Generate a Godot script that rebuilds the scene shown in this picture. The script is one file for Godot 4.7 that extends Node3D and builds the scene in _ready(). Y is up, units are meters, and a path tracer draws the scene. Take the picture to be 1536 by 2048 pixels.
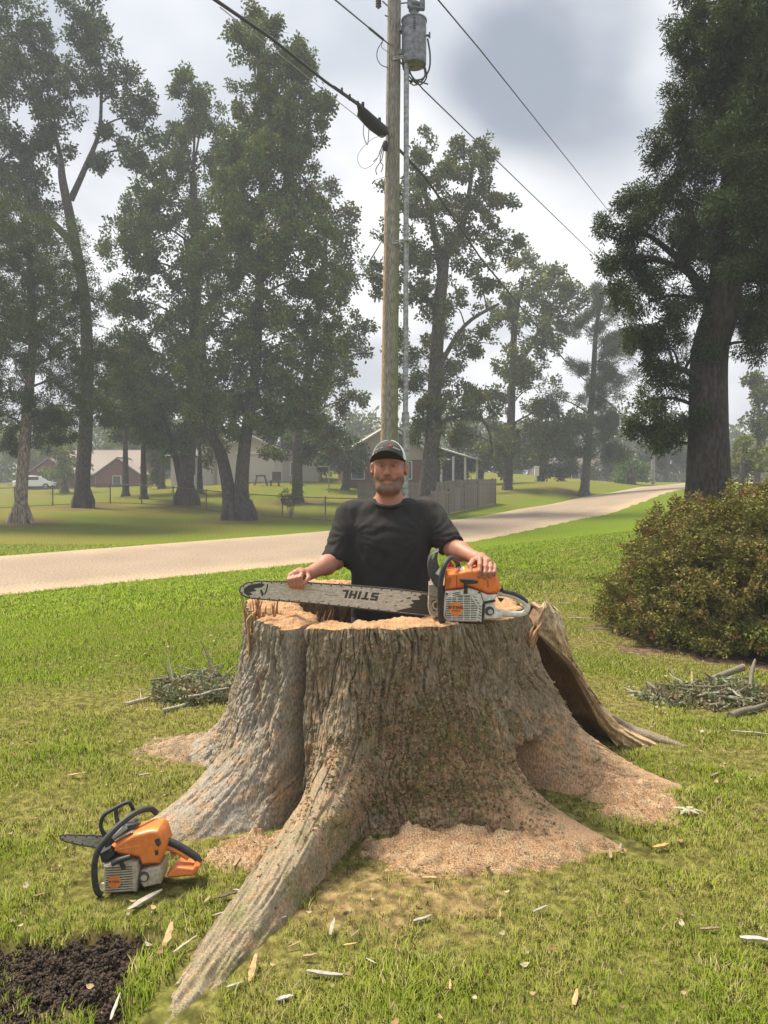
extends Node3D

# Camera model: vertical fov 66.97 deg, 1.6 m above the lawn, looking along -z and 2.74 deg down.
const F := 1547.0
const EYE := 1.6
const PITCH := 0.0478
const SC := Vector3(0.0, 0.0, -4.25)     # centre of the stump

var rng := RandomNumberGenerator.new()
var nz := FastNoiseLite.new()
var nz2 := FastNoiseLite.new()
var names := {}
var M := {}

class Buf:
	var v := PackedVector3Array()
	var n := PackedVector3Array()
	var c := PackedColorArray()
	var ix := PackedInt32Array()
	var col := Color.WHITE
	var xf := Transform3D()
	func vert(p: Vector3, nn: Vector3) -> int:
		v.append(xf * p); n.append((xf.basis * nn).normalized()); c.append(col)
		return v.size() - 1
	func tri(a: int, b: int, d: int) -> void:
		var f := (v[b] - v[a]).cross(v[d] - v[a])
		if f.dot(n[a] + n[b] + n[d]) > 0.0:
			ix.append(a); ix.append(d); ix.append(b)
		else:
			ix.append(a); ix.append(b); ix.append(d)
	func quad(a: int, b: int, d: int, e: int) -> void:
		tri(a, b, d); tri(a, d, e)
	# flat polygon, own normals
	func face(pts: Array) -> void:
		var nn: Vector3 = -((pts[1] - pts[0]).cross(pts[2] - pts[0])).normalized()
		var k := []
		for p in pts: k.append(vert(p, nn))
		for i in range(1, k.size() - 1): tri(k[0], k[i], k[i + 1])
	# box with rounded-off edges
	func box(ctr: Vector3, s: Vector3, bev := 0.0, b := Basis()) -> void:
		var h := s * 0.5
		bev = min(bev, min(h.x, min(h.y, h.z)) * 0.9)
		var id := {}
		for sx in [-1, 1]:
			for sy in [-1, 1]:
				for sz in [-1, 1]:
					var sg := Vector3(sx, sy, sz)
					for ax in 3:
						var p := sg * (h - Vector3.ONE * bev)
						p[ax] = sg[ax] * h[ax]
						var nn := Vector3.ZERO
						nn[ax] = sg[ax]
						id[[sx, sy, sz, ax]] = vert(ctr + b * p, b * nn)
		for ax in 3:
			var u := (ax + 1) % 3
			var w := (ax + 2) % 3
			for s0 in [-1, 1]:
				var q := []
				for e in [[-1, -1], [1, -1], [1, 1], [-1, 1]]:
					var k := [0, 0, 0]
					k[ax] = s0; k[u] = e[0]; k[w] = e[1]
					q.append(id[[k[0], k[1], k[2], ax]])
				quad(q[0], q[1], q[2], q[3])
		if bev <= 0.0: return
		for ax in 3:   # edges parallel to ax
			var u := (ax + 1) % 3
			var w := (ax + 2) % 3
			for su in [-1, 1]:
				for sw in [-1, 1]:
					var k0 := [0, 0, 0]; var k1 := [0, 0, 0]
					k0[ax] = -1; k1[ax] = 1
					k0[u] = su; k1[u] = su; k0[w] = sw; k1[w] = sw
					quad(id[[k0[0], k0[1], k0[2], u]], id[[k1[0], k1[1], k1[2], u]], id[[k1[0], k1[1], k1[2], w]], id[[k0[0], k0[1], k0[2], w]])
		for sx in [-1, 1]:
			for sy in [-1, 1]:
				for sz in [-1, 1]:
					tri(id[[sx, sy, sz, 0]], id[[sx, sy, sz, 1]], id[[sx, sy, sz, 2]])
	func tube(pts: Array, rad: Array, sides := 8, caps := true, flat := 1.0) -> void:
		var m := pts.size()
		var t: Vector3 = (pts[1] - pts[0]).normalized()
		var up := Vector3.UP if absf(t.y) < 0.9 else Vector3.RIGHT
		var a := t.cross(up).normalized()
		var rings := []
		for i in m:
			var tt: Vector3
			if i == 0: tt = pts[1] - pts[0]
			elif i == m - 1: tt = pts[m - 1] - pts[m - 2]
			else: tt = (pts[i + 1] - pts[i]).normalized() + (pts[i] - pts[i - 1]).normalized()
			tt = tt.normalized()
			a = (a - tt * a.dot(tt)).normalized()
			var b := tt.cross(a)
			var r: float = rad[mini(i, rad.size() - 1)]
			var ring := []
			for k in sides:
				var an := TAU * k / sides
				var d := a * cos(an) + b * sin(an) * flat
				ring.append(vert(pts[i] + d * r, (a * cos(an) * flat + b * sin(an)).normalized()))
			rings.append(ring)
		for i in m - 1:
			for k in sides:
				var k2 := (k + 1) % sides
				quad(rings[i][k], rings[i][k2], rings[i + 1][k2], rings[i + 1][k])
		if caps:
			for e in [[0, -1.0], [m - 1, 1.0]]:
				var i: int = e[0]
				var tt: Vector3 = (pts[1] - pts[0]) if i == 0 else (pts[m - 1] - pts[m - 2])
				tt = tt.normalized() * e[1]
				var q := []
				var cc := Vector3.ZERO
				for k in sides:
					var p: Vector3 = xf.affine_inverse() * v[rings[i][k]]
					cc += p / sides
					q.append(vert(p, tt))
				var c0 := vert(cc, tt)
				for k in sides: tri(c0, q[k], q[(k + 1) % sides])
	func ell(ctr: Vector3, r: Vector3, seg := 12, rings := 8, b := Basis()) -> void:
		var id := []
		for j in rings + 1:
			var ph := PI * j / rings
			var row := []
			for i in seg:
				var th := TAU * i / seg
				var d := Vector3(sin(ph) * cos(th), cos(ph), sin(ph) * sin(th))
				row.append(vert(ctr + b * (d * r), b * (d / r)))
			id.append(row)
		for j in rings:
			for i in seg:
				var i2 := (i + 1) % seg
				if j > 0: tri(id[j][i], id[j][i2], id[j + 1][i])
				if j < rings - 1: tri(id[j][i2], id[j + 1][i2], id[j + 1][i])
	# polygon in x,y extruded from z0 to z1, edges chamfered by bev
	func extr(poly: Array, z0: float, z1: float, bev := 0.0) -> void:
		var m := poly.size()
		var area := 0.0
		for i in m:
			var p: Vector2 = poly[i]; var q: Vector2 = poly[(i + 1) % m]
			area += p.x * q.y - q.x * p.y
		var P := poly.duplicate()
		if area < 0.0: P.reverse()
		var inn := []
		var en := []
		for i in m:
			var d: Vector2 = (P[(i + 1) % m] - P[i]).normalized()
			en.append(Vector2(d.y, -d.x))
		for i in m:
			var n0: Vector2 = en[(i + m - 1) % m]; var n1: Vector2 = en[i]
			var mm := (n0 + n1).normalized()
			inn.append(P[i] - mm * bev / max(0.4, mm.dot(n1)))
		for i in m:
			var j := (i + 1) % m
			var e0 := Vector3(en[i].x, en[i].y, 0)
			var nA := e0; var nB := e0
			var pr: Vector2 = en[(i + m - 1) % m]; var nx: Vector2 = en[j]
			if pr.dot(en[i]) > 0.72: nA = Vector3(pr.x + en[i].x, pr.y + en[i].y, 0).normalized()
			if nx.dot(en[i]) > 0.72: nB = Vector3(nx.x + en[i].x, nx.y + en[i].y, 0).normalized()
			var a := vert(Vector3(P[i].x, P[i].y, z0 + bev), nA)
			var b := vert(Vector3(P[j].x, P[j].y, z0 + bev), nB)
			var cc := vert(Vector3(P[j].x, P[j].y, z1 - bev), nB)
			var d := vert(Vector3(P[i].x, P[i].y, z1 - bev), nA)
			quad(a, b, cc, d)
			if bev > 0.0:
				var f0 := vert(Vector3(inn[i].x, inn[i].y, z1), Vector3(0, 0, 1))
				var f1 := vert(Vector3(inn[j].x, inn[j].y, z1), Vector3(0, 0, 1))
				quad(d, cc, f1, f0)
				f0 = vert(Vector3(inn[i].x, inn[i].y, z0), Vector3(0, 0, -1))
				f1 = vert(Vector3(inn[j].x, inn[j].y, z0), Vector3(0, 0, -1))
				quad(a, b, f1, f0)
		var t := Geometry2D.triangulate_polygon(PackedVector2Array(inn))
		for z in [[z1, 1.0], [z0, -1.0]]:
			var base := v.size()
			for p in inn: vert(Vector3(p.x, p.y, z[0]), Vector3(0, 0, z[1]))
			for i in range(0, t.size(), 3): tri(base + t[i], base + t[i + 1], base + t[i + 2])
	func mesh() -> ArrayMesh:
		var ar := []
		ar.resize(Mesh.ARRAY_MAX)
		ar[Mesh.ARRAY_VERTEX] = v; ar[Mesh.ARRAY_NORMAL] = n; ar[Mesh.ARRAY_COLOR] = c; ar[Mesh.ARRAY_INDEX] = ix
		var m := ArrayMesh.new()
		m.add_surface_from_arrays(Mesh.PRIMITIVE_TRIANGLES, ar)
		return m

# ---------- placing ----------
# the point at distance d (metres along -z) that a pixel of the photograph looks at
func P(px: float, py: float, d: float) -> Vector3:
	var x := (px - 768.0) / F
	var y := -(py - 1024.0) / F
	var yy := y * cos(PITCH) - sin(PITCH)
	var zz := y * sin(PITCH) + cos(PITCH)
	return Vector3(x / zz * d, EYE + yy / zz * d, -d)

# where that sight line meets the ground
func G(px: float, py: float, far := 120.0) -> Vector3:
	var d := 1.2
	while d < far:
		var p := P(px, py, d)
		if p.y <= gh(p.x, p.z): return Vector3(p.x, gh(p.x, p.z), p.z)
		d += 0.02 + d * 0.004
	var e := P(px, py, far)
	return Vector3(e.x, gh(e.x, e.z), e.z)

func prof(tab: Array, s: float) -> float:
	if s <= tab[0][0]: return tab[0][1]
	for i in tab.size() - 1:
		if s < tab[i + 1][0]:
			var t: float = (s - tab[i][0]) / (tab[i + 1][0] - tab[i][0])
			t = t * t * (3.0 - 2.0 * t) * 0.5 + t * 0.5
			return lerpf(tab[i][1], tab[i + 1][1], t)
	return tab[-1][1]

const HN := [[-40, 0.0], [0, -0.42], [7, -0.58], [15.8, -0.76], [23.6, -0.76], [36, -0.32], [48, 0.7], [60, 1.0], [80, 0.9], [140, -2.0]]
const HF := [[-40, 0.0], [0, -0.42], [10, -0.54], [22.5, -0.63], [33, -0.63], [42, -0.25], [51.3, 0.25], [60.6, 0.66], [75, 0.9], [140, -1.0]]

func road_q(x: float, z: float) -> float: return (x + 0.75 * z + 17.5) / 1.25
func road_s(x: float, z: float) -> float: return (0.75 * x - z) / 1.25

func road_h(x: float, z: float) -> float:
	var q := road_q(x, z)
	var s := road_s(x, z)
	return lerpf(prof(HN, s), prof(HF, s), clampf(-q / 6.0, 0, 1))

# height of the ground
func gh(x: float, z: float) -> float:
	var q := road_q(x, z)
	var s := road_s(x, z)
	if q > 0.0:
		return lerpf(prof(HN, s), 0.0, smoothstep(0.0, 8.0, q))
	if q > -6.0: return road_h(x, z)
	var h := prof(HF, s)
	var rise := lerpf(0.35, 1.25, smoothstep(-26.0, -8.0, x))
	h += rise * smoothstep(-13.0, -36.0, q)
	h += 0.6 * smoothstep(-6.0, -10.0, q) * exp(-((x - 12.5) * (x - 12.5) + (z + 58.0) * (z + 58.0)) / 120.0)
	return h

# ---------- naming ----------
func numbered(called: String) -> String:
	if not names.has(called):
		names[called] = 0
		return called
	names[called] += 1
	return "%s_%03d" % [called, names[called]]

func tag(o: Node, label: String, category := "", group := "", kind := "") -> void:
	if label: o.set_meta("label", label)
	if category: o.set_meta("category", category)
	if group: o.set_meta("group", group)
	if kind: o.set_meta("kind", kind)

func thing(called: String, at: Vector3, label: String, category: String, group := "") -> Node3D:
	var o := Node3D.new()
	o.name = numbered(called)
	add_child(o)
	o.position = at
	tag(o, label, category, group)
	return o

func put(called: String, m: Mesh, material: Material, parent: Node = null) -> MeshInstance3D:
	var o := MeshInstance3D.new()
	o.mesh = m
	o.material_override = material
	if parent == null:
		o.name = numbered(called)
		add_child(o)
	else:
		o.name = called
		parent.add_child(o, true)
	return o

func many(called: String, m: Mesh, material: Material, xs: Array, cols: Array, parent: Node = null) -> MultiMeshInstance3D:
	var mm := MultiMesh.new()
	mm.transform_format = MultiMesh.TRANSFORM_3D
	mm.use_colors = true
	mm.mesh = m
	mm.instance_count = xs.size()
	for i in xs.size():
		mm.set_instance_transform(i, xs[i])
		mm.set_instance_color(i, cols[i % cols.size()])
	var o := MultiMeshInstance3D.new()
	o.multimesh = mm
	o.material_override = material
	o.set_meta("kind", "stuff")
	if parent == null:
		o.name = numbered(called)
		add_child(o)
	else:
		o.name = called
		parent.add_child(o, true)
	return o

# ---------- materials ----------
func noise_tex(freq: float, lo: float, hi: float, octaves := 5, seed_ := 1, type := FastNoiseLite.TYPE_SIMPLEX_SMOOTH, size := 512, contrast := 1.0) -> ImageTexture:
	var f := FastNoiseLite.new()
	f.seed = seed_; f.frequency = freq; f.fractal_octaves = octaves; f.noise_type = type
	var im := f.get_seamless_image(size, size)
	im.convert(Image.FORMAT_RGB8)
	var d := im.get_data()
	for i in d.size():
		var t := clampf((d[i] / 255.0 - 0.5) * contrast + 0.5, 0, 1)
		d[i] = int(255.0 * lerpf(lo, hi, t))
	im = Image.create_from_data(size, size, false, Image.FORMAT_RGB8, d)
	im.generate_mipmaps()
	return ImageTexture.create_from_image(im)

func bump_tex(freq: float, strength: float, octaves := 5, seed_ := 3, type := FastNoiseLite.TYPE_SIMPLEX_SMOOTH, size := 512) -> ImageTexture:
	var f := FastNoiseLite.new()
	f.seed = seed_; f.frequency = freq; f.fractal_octaves = octaves; f.noise_type = type
	var im := f.get_seamless_image(size, size)
	im.convert(Image.FORMAT_RGBA8)
	im.bump_map_to_normal_map(strength)
	im.generate_mipmaps()
	return ImageTexture.create_from_image(im)

func lin(r: float, g: float, b: float) -> Color: return Color(r, g, b).linear_to_srgb()

# albedo given as linear, real-world values; vertex colours multiply it
func mat(albedo: Color, rough := 0.8, tex: Texture2D = null, scale := Vector3.ONE, nrm: Texture2D = null, nstr := 1.0, metal := 0.0) -> StandardMaterial3D:
	var m := StandardMaterial3D.new()
	m.albedo_color = Color(albedo.r, albedo.g, albedo.b).linear_to_srgb()
	m.roughness = rough
	m.metallic = metal
	m.vertex_color_use_as_albedo = true
	if tex:
		m.albedo_texture = tex
	if nrm:
		m.normal_enabled = true
		m.normal_texture = nrm
		m.normal_scale = nstr
	if tex or nrm:
		m.uv1_triplanar = true
		m.uv1_scale = scale
	return m

func smooth_path(pts: Array, sub := 6) -> Array:
	var out := []
	for i in pts.size() - 1:
		var p0 = pts[maxi(i - 1, 0)]; var p1 = pts[i]; var p2 = pts[i + 1]; var p3 = pts[mini(i + 2, pts.size() - 1)]
		for k in sub:
			var t := float(k) / sub
			out.append(0.5 * ((2.0 * p1) + (p2 - p0) * t + (2.0 * p0 - 5.0 * p1 + 4.0 * p2 - p3) * t * t + (3.0 * p1 - p0 - 3.0 * p2 + p3) * t * t * t))
	out.append(pts[-1])
	return out

func spread(rad: Array, count: int) -> Array:
	var out := []
	for i in count:
		var f := float(i) / maxi(count - 1, 1) * (rad.size() - 1)
		var k := mini(int(f), rad.size() - 2)
		out.append(lerpf(rad[k], rad[k + 1], f - k))
	return out

func rnd(a: float, b: float) -> float: return rng.randf_range(a, b)
func rdir() -> Vector3: return Vector3(rng.randfn(), rng.randfn(), rng.randfn()).normalized()
func rbasis() -> Basis: return Basis(rdir(), rnd(0, TAU))
func vary(c: Color, k: float) -> Color:
	var b := 1.0 + rnd(-k, k)
	return Color(c.r * b * (1.0 + rnd(-k, k) * 0.35), c.g * b, c.b * b * (1.0 + rnd(-k, k) * 0.3))

func _ready() -> void:
	rng.seed = 20240
	nz.seed = 11; nz.frequency = 1.0; nz.fractal_octaves = 4; nz.noise_type = FastNoiseLite.TYPE_SIMPLEX_SMOOTH
	nz2.seed = 47; nz2.frequency = 1.0; nz2.fractal_octaves = 2; nz2.noise_type = FastNoiseLite.TYPE_SIMPLEX_SMOOTH
	# camera
	var cam := Camera3D.new()
	cam.name = "camera"
	cam.fov = 66.97
	cam.near = 0.05
	cam.far = 2000.0
	cam.position = Vector3(0, EYE, 0)
	cam.rotation.x = -PITCH
	add_child(cam)
	cam.make_current()
	# sky and exposure
	var env := Environment.new()
	env.background_mode = Environment.BG_SKY
	var sky := Sky.new()
	var sm := PanoramaSkyMaterial.new()
	sm.panorama = sky_picture()
	sky.sky_material = sm
	env.sky = sky
	env.background_energy_multiplier = SKY_ENERGY
	env.tonemap_mode = Environment.TONE_MAPPER_LINEAR
	env.tonemap_exposure = EXPOSURE
	env.ambient_light_source = Environment.AMBIENT_SOURCE_SKY
	env.sdfgi_enabled = true
	env.ssao_enabled = true
	env.ssil_enabled = true
	env.fog_enabled = true
	env.fog_density = FOG
	env.fog_light_color = Color(0.86, 0.89, 0.93)
	var we := WorldEnvironment.new()
	we.name = "world"
	we.environment = env
	add_child(we)
	# hazy sun, high and behind the stump to the left
	var sun := DirectionalLight3D.new()
	sun.name = "sun"
	sun.light_energy = SUN
	sun.light_color = Color(1.0, 0.95, 0.86)
	sun.light_angular_distance = 16.0
	sun.shadow_enabled = true
	sun.rotation = Vector3(deg_to_rad(-60), deg_to_rad(-125), 0)
	add_child(sun)
	var t0 := Time.get_ticks_msec()
	make_materials()
	make_ground(); print("ground ", Time.get_ticks_msec() - t0)
	make_stump(); print("stump ", Time.get_ticks_msec() - t0)
	make_trees(); print("trees ", Time.get_ticks_msec() - t0)
	make_far_buildings()
	make_fences()
	make_pole_and_lines(); print("pole ", Time.get_ticks_msec() - t0)
	make_bush(); print("bush ", Time.get_ticks_msec() - t0)
	make_person(); print("person ", Time.get_ticks_msec() - t0)
	make_large_saw(); make_small_saw(); print("saws ", Time.get_ticks_msec() - t0)
	make_debris(); print("debris ", Time.get_ticks_msec() - t0)
	make_grass(); print("grass ", Time.get_ticks_msec() - t0)

const SKY_ENERGY := 0.53
const EXPOSURE := 2.5
const SUN := 1.1
const FOG := 0.0022

func sky_picture() -> ImageTexture:
	var w := 1024
	var h := 512
	var f := FastNoiseLite.new()
	f.seed = 5; f.frequency = 1.0; f.fractal_octaves = 5; f.noise_type = FastNoiseLite.TYPE_SIMPLEX_SMOOTH
	f.fractal_gain = 0.45
	var dat := PackedFloat32Array()
	dat.resize(w * h * 3)
	# the grey-blue cloud in view over the far pole
	var cd := (P(1180, 130, 1.0) - Vector3(0, EYE, 0)).normalized()
	var cd2 := (P(1010, 110, 1.0) - Vector3(0, EYE, 0)).normalized()
	for j in h:
		var el := PI * (0.5 - (j + 0.5) / h)
		for i in w:
			var az := TAU * ((i + 0.5) / w - 0.5)
			var d := Vector3(-sin(az) * cos(el), sin(el), cos(az) * cos(el))      # the middle column looks along +z
			var up := maxf(d.y, 0.0)
			# flat cloud layer seen in perspective
			var q := Vector3(d.x, 0.0, d.z) / (up + 0.28)
			var n := f.get_noise_3d(q.x * 0.85 + 3.0, 0.7, q.z * 0.85)
			var n2 := f.get_noise_3d(q.x * 2.3, 8.0, q.z * 2.3)
			var t := clampf(0.66 + n * 1.5 + n2 * 0.5, 0, 1)
			var k := exp(-pow(acos(clampf(d.dot(cd), -1, 1)) / 0.095, 2.0)) + 0.9 * exp(-pow(acos(clampf(d.dot(cd2), -1, 1)) / 0.08, 2.0))
			t = clampf(t + 0.10 - k * (0.8 + n2), 0, 1)
			t = t * t * (3.0 - 2.0 * t)
			var grey := Vector3(0.44, 0.475, 0.54)
			var white := Vector3(0.85, 0.855, 0.87)
			var c := grey.lerp(white, t) * (0.92 + 0.35 * up)
			c = c.lerp(Vector3(0.22, 0.26, 0.33), clampf(k * (0.55 + n2 * 1.3 + n * 0.5), 0, 0.75))
			var o := (j * w + i) * 3
			dat[o] = c.x; dat[o + 1] = c.y; dat[o + 2] = c.z
	var im := Image.create_from_data(w, h, false, Image.FORMAT_RGBF, dat.to_byte_array())
	return ImageTexture.create_from_image(im)

func make_materials() -> void:
	var fine := noise_tex(0.02, 0.62, 1.0, 6, 2, FastNoiseLite.TYPE_SIMPLEX_SMOOTH, 512, 1.7)
	var coarse := noise_tex(0.012, 0.7, 1.0, 5, 9, FastNoiseLite.TYPE_SIMPLEX_SMOOTH, 512, 1.8)
	var bn := bump_tex(0.04, 6.0, 5, 4)
	var bn_soft := bump_tex(0.02, 3.0, 4, 7)
	M.fine = fine; M.coarse = coarse; M.bn = bn; M.bn_soft = bn_soft
	M.ground = mat(Color(1, 1, 1), 0.95, fine, Vector3.ONE * 1.3, bn, 1.0)
	M.ground.uv1_world_triplanar = true
	M.ground.metallic_specular = 0.1
	M.road = mat(Color(1, 1, 1), 0.9, noise_tex(0.06, 0.72, 1.0, 6, 21, FastNoiseLite.TYPE_SIMPLEX_SMOOTH, 512, 1.6), Vector3.ONE * 0.45, bump_tex(0.2, 3.0, 4, 14), 0.6)
	M.road.uv1_world_triplanar = true
	M.bark = mat(Color(1, 1, 1), 0.9, noise_tex(0.03, 0.66, 1.0, 6, 31, FastNoiseLite.TYPE_SIMPLEX_SMOOTH, 512, 1.6), Vector3(6.0, 2.0, 6.0), bump_tex(0.04, 9.0, 5, 33), 1.0)
	M.tree_bark = mat(Color(1, 1, 1), 0.95, noise_tex(0.03, 0.5, 1.0, 5, 35, FastNoiseLite.TYPE_SIMPLEX_SMOOTH, 512, 2.0), Vector3(0.9, 0.22, 0.9), bump_tex(0.04, 9.0, 5, 36), 1.0)
	M.wood = mat(Color(1, 1, 1), 0.85, noise_tex(0.03, 0.68, 1.0, 5, 41, FastNoiseLite.TYPE_SIMPLEX_SMOOTH, 512, 1.8), Vector3(6, 1.2, 6), bump_tex(0.05, 5.0, 4, 42), 0.8)
	M.dust = mat(Color(1, 1, 1), 0.95, noise_tex(0.09, 0.6, 1.0, 4, 51, FastNoiseLite.TYPE_SIMPLEX_SMOOTH, 512, 2.0), Vector3.ONE * 2.5, bump_tex(0.15, 9.0, 4, 52), 1.0)
	M.plain = mat(Color(1, 1, 1), 0.75)
	M.leaf = mat(Color(1, 1, 1), 0.85)
	M.leaf.metallic_specular = 0.15
	M.leaf.backlight_enabled = true
	M.leaf.backlight = Color(0.5, 0.56, 0.24)
	M.leaf.cull_mode = BaseMaterial3D.CULL_DISABLED
	M.grass = mat(Color(1, 1, 1), 0.85)
	M.grass.metallic_specular = 0.15
	M.grass.backlight_enabled = true
	M.grass.backlight = Color(0.36, 0.42, 0.10)
	M.grass.cull_mode = BaseMaterial3D.CULL_DISABLED

# ---------- ground ----------
var dust_spots := []    # [centre, half x, half z]
var soil_at := Vector3.ZERO
var feet := []
var dirt_at := Vector3.ZERO

func stump_base(th: float) -> float: return stump_r(th, 0.0, false)

func in_stump(x: float, z: float, pad := 0.0) -> bool:
	var dx := x - SC.x
	var dz := z - SC.z
	var r := sqrt(dx * dx + dz * dz)
	if r > 2.6: return false
	return r < stump_base(atan2(dx, dz)) + pad

# 1 where no turf grows (sawdust, turned soil, the bed below the bush)
func bare(x: float, z: float) -> float:
	var b := 0.0
	for s in dust_spots:
		var dx: float = (x - s[0].x) / s[1]
		var dz: float = (z - s[0].z) / s[2]
		b = maxf(b, 1.0 - smoothstep(0.75, 1.2, sqrt(dx * dx + dz * dz) + nz2.get_noise_2d(x * 5, z * 5) * 0.35))
	var m := Vector2((x - dirt_at.x) / 0.55, (z - dirt_at.z) / 0.26).length() + nz.get_noise_2d(x * 4, z * 4) * 0.7
	b = maxf(b, 0.62 * (1.0 - smoothstep(0.55, 1.2, m)))
	return b

func soil(x: float, z: float) -> float:
	var d := Vector2((x - soil_at.x) / 0.36, (z - soil_at.z) / 0.30).length() + nz.get_noise_2d(x * 3, z * 3) * 0.8 + nz2.get_noise_2d(x * 14, z * 14) * 0.3
	return 1.0 - smoothstep(0.6, 1.15, d)

func bed(x: float, z: float) -> float:
	var d := Vector2((x - 4.1) / 1.95, (z + 7.5) / 1.5).length() + nz2.get_noise_2d(x * 2, z * 2) * 0.25
	return 1.0 - smoothstep(0.85, 1.1, d)

# how dry the turf is, 0 lush .. 1 straw
func dry(x: float, z: float) -> float:
	var d := 0.24 + nz.get_noise_2d(x * 0.9, z * 0.9) * 0.75
	var r := Vector2(x - SC.x, z - SC.z).length()
	d += 0.45 * (1.0 - smoothstep(1.2, 2.3, r))
	d += 0.5 * exp(-(pow((x + 1.9) / 0.9, 2) + pow((z + 5.2) / 0.7, 2)))
	d += 0.5 * exp(-(pow((x - 2.3) / 0.9, 2) + pow((z + 5.3) / 0.5, 2)))
	d += 0.35 * exp(-(pow((x - 1.8) / 1.6, 2) + pow((z + 8.0) / 2.5, 2)))
	d -= 0.5 * (1.0 - smoothstep(6.0, 10.5, road_q(x, z) + clampf(x, 0, 4) * 0.2))
	return clampf(d, 0, 1)

func turf(x: float, z: float) -> Color:
	var q := road_q(x, z)
	var lush := Color(0.175, 0.25, 0.014)
	var straw := Color(0.32, 0.26, 0.085)
	var c := Color(0.128, 0.18, 0.014).lerp(straw, dry(x, z) * 0.5)
	if q > -6.0:
		c = c.lerp(lush, 0.85 * (1.0 - smoothstep(5.0, 10.0, q + nz2.get_noise_2d(x, z) * 1.2)))
	else:
		var lawn := Color(0.175, 0.225, 0.028)
		var parched := Color(0.27, 0.21, 0.065)
		var n := 0.42 + nz.get_noise_2d(x * 0.12, z * 0.12) * 0.9 + nz.get_noise_2d(x * 1.1, z * 1.1) * 0.35
		c = lawn.lerp(parched, clampf(n * 0.8, 0, 1))
		c = c.lerp(lush, smoothstep(-9.0, -6.5, q) * 0.7)
	return c

func ground_color(x: float, z: float) -> Color:
	var c := turf(x, z)
	if z > -12.0:
		c = c.lerp(Color(0.20, 0.15, 0.08), 0.45)      # thatch and soil between the blades
		c = c.lerp(Color(0.36, 0.23, 0.13), bare(x, z) * 0.85)
		c = c.lerp(Color(0.075, 0.05, 0.032), soil(x, z))
		c = c.lerp(Color(0.21, 0.145, 0.10), bed(x, z))
	elif z > -60.0:
		for t in feet:      # leaf litter round the trunks
			var dd := Vector2(x - t.x, (z - t.z) * 0.8).length() + nz2.get_noise_2d(x, z) * 0.8
			c = c.lerp(Color(0.17, 0.115, 0.07), 0.75 * (1.0 - smoothstep(0.9, 2.6, dd)))
	return c

func steps(dense_a: float, dense_b: float, st: float, lo: float, hi: float, grow: float) -> PackedFloat32Array:
	var l := []
	var x := dense_a
	var d := st
	while x > lo:
		d *= grow
		if x > -75.0: d = minf(d, 0.9)
		x -= d
		l.push_front(x)
	x = dense_a
	while x < dense_b:
		l.append(x)
		x += st
	d = st
	while x < hi:
		l.append(x)
		d *= grow
		if x < 45.0: d = minf(d, 0.9)
		x += d
	l.append(x)
	return PackedFloat32Array(l)

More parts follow.
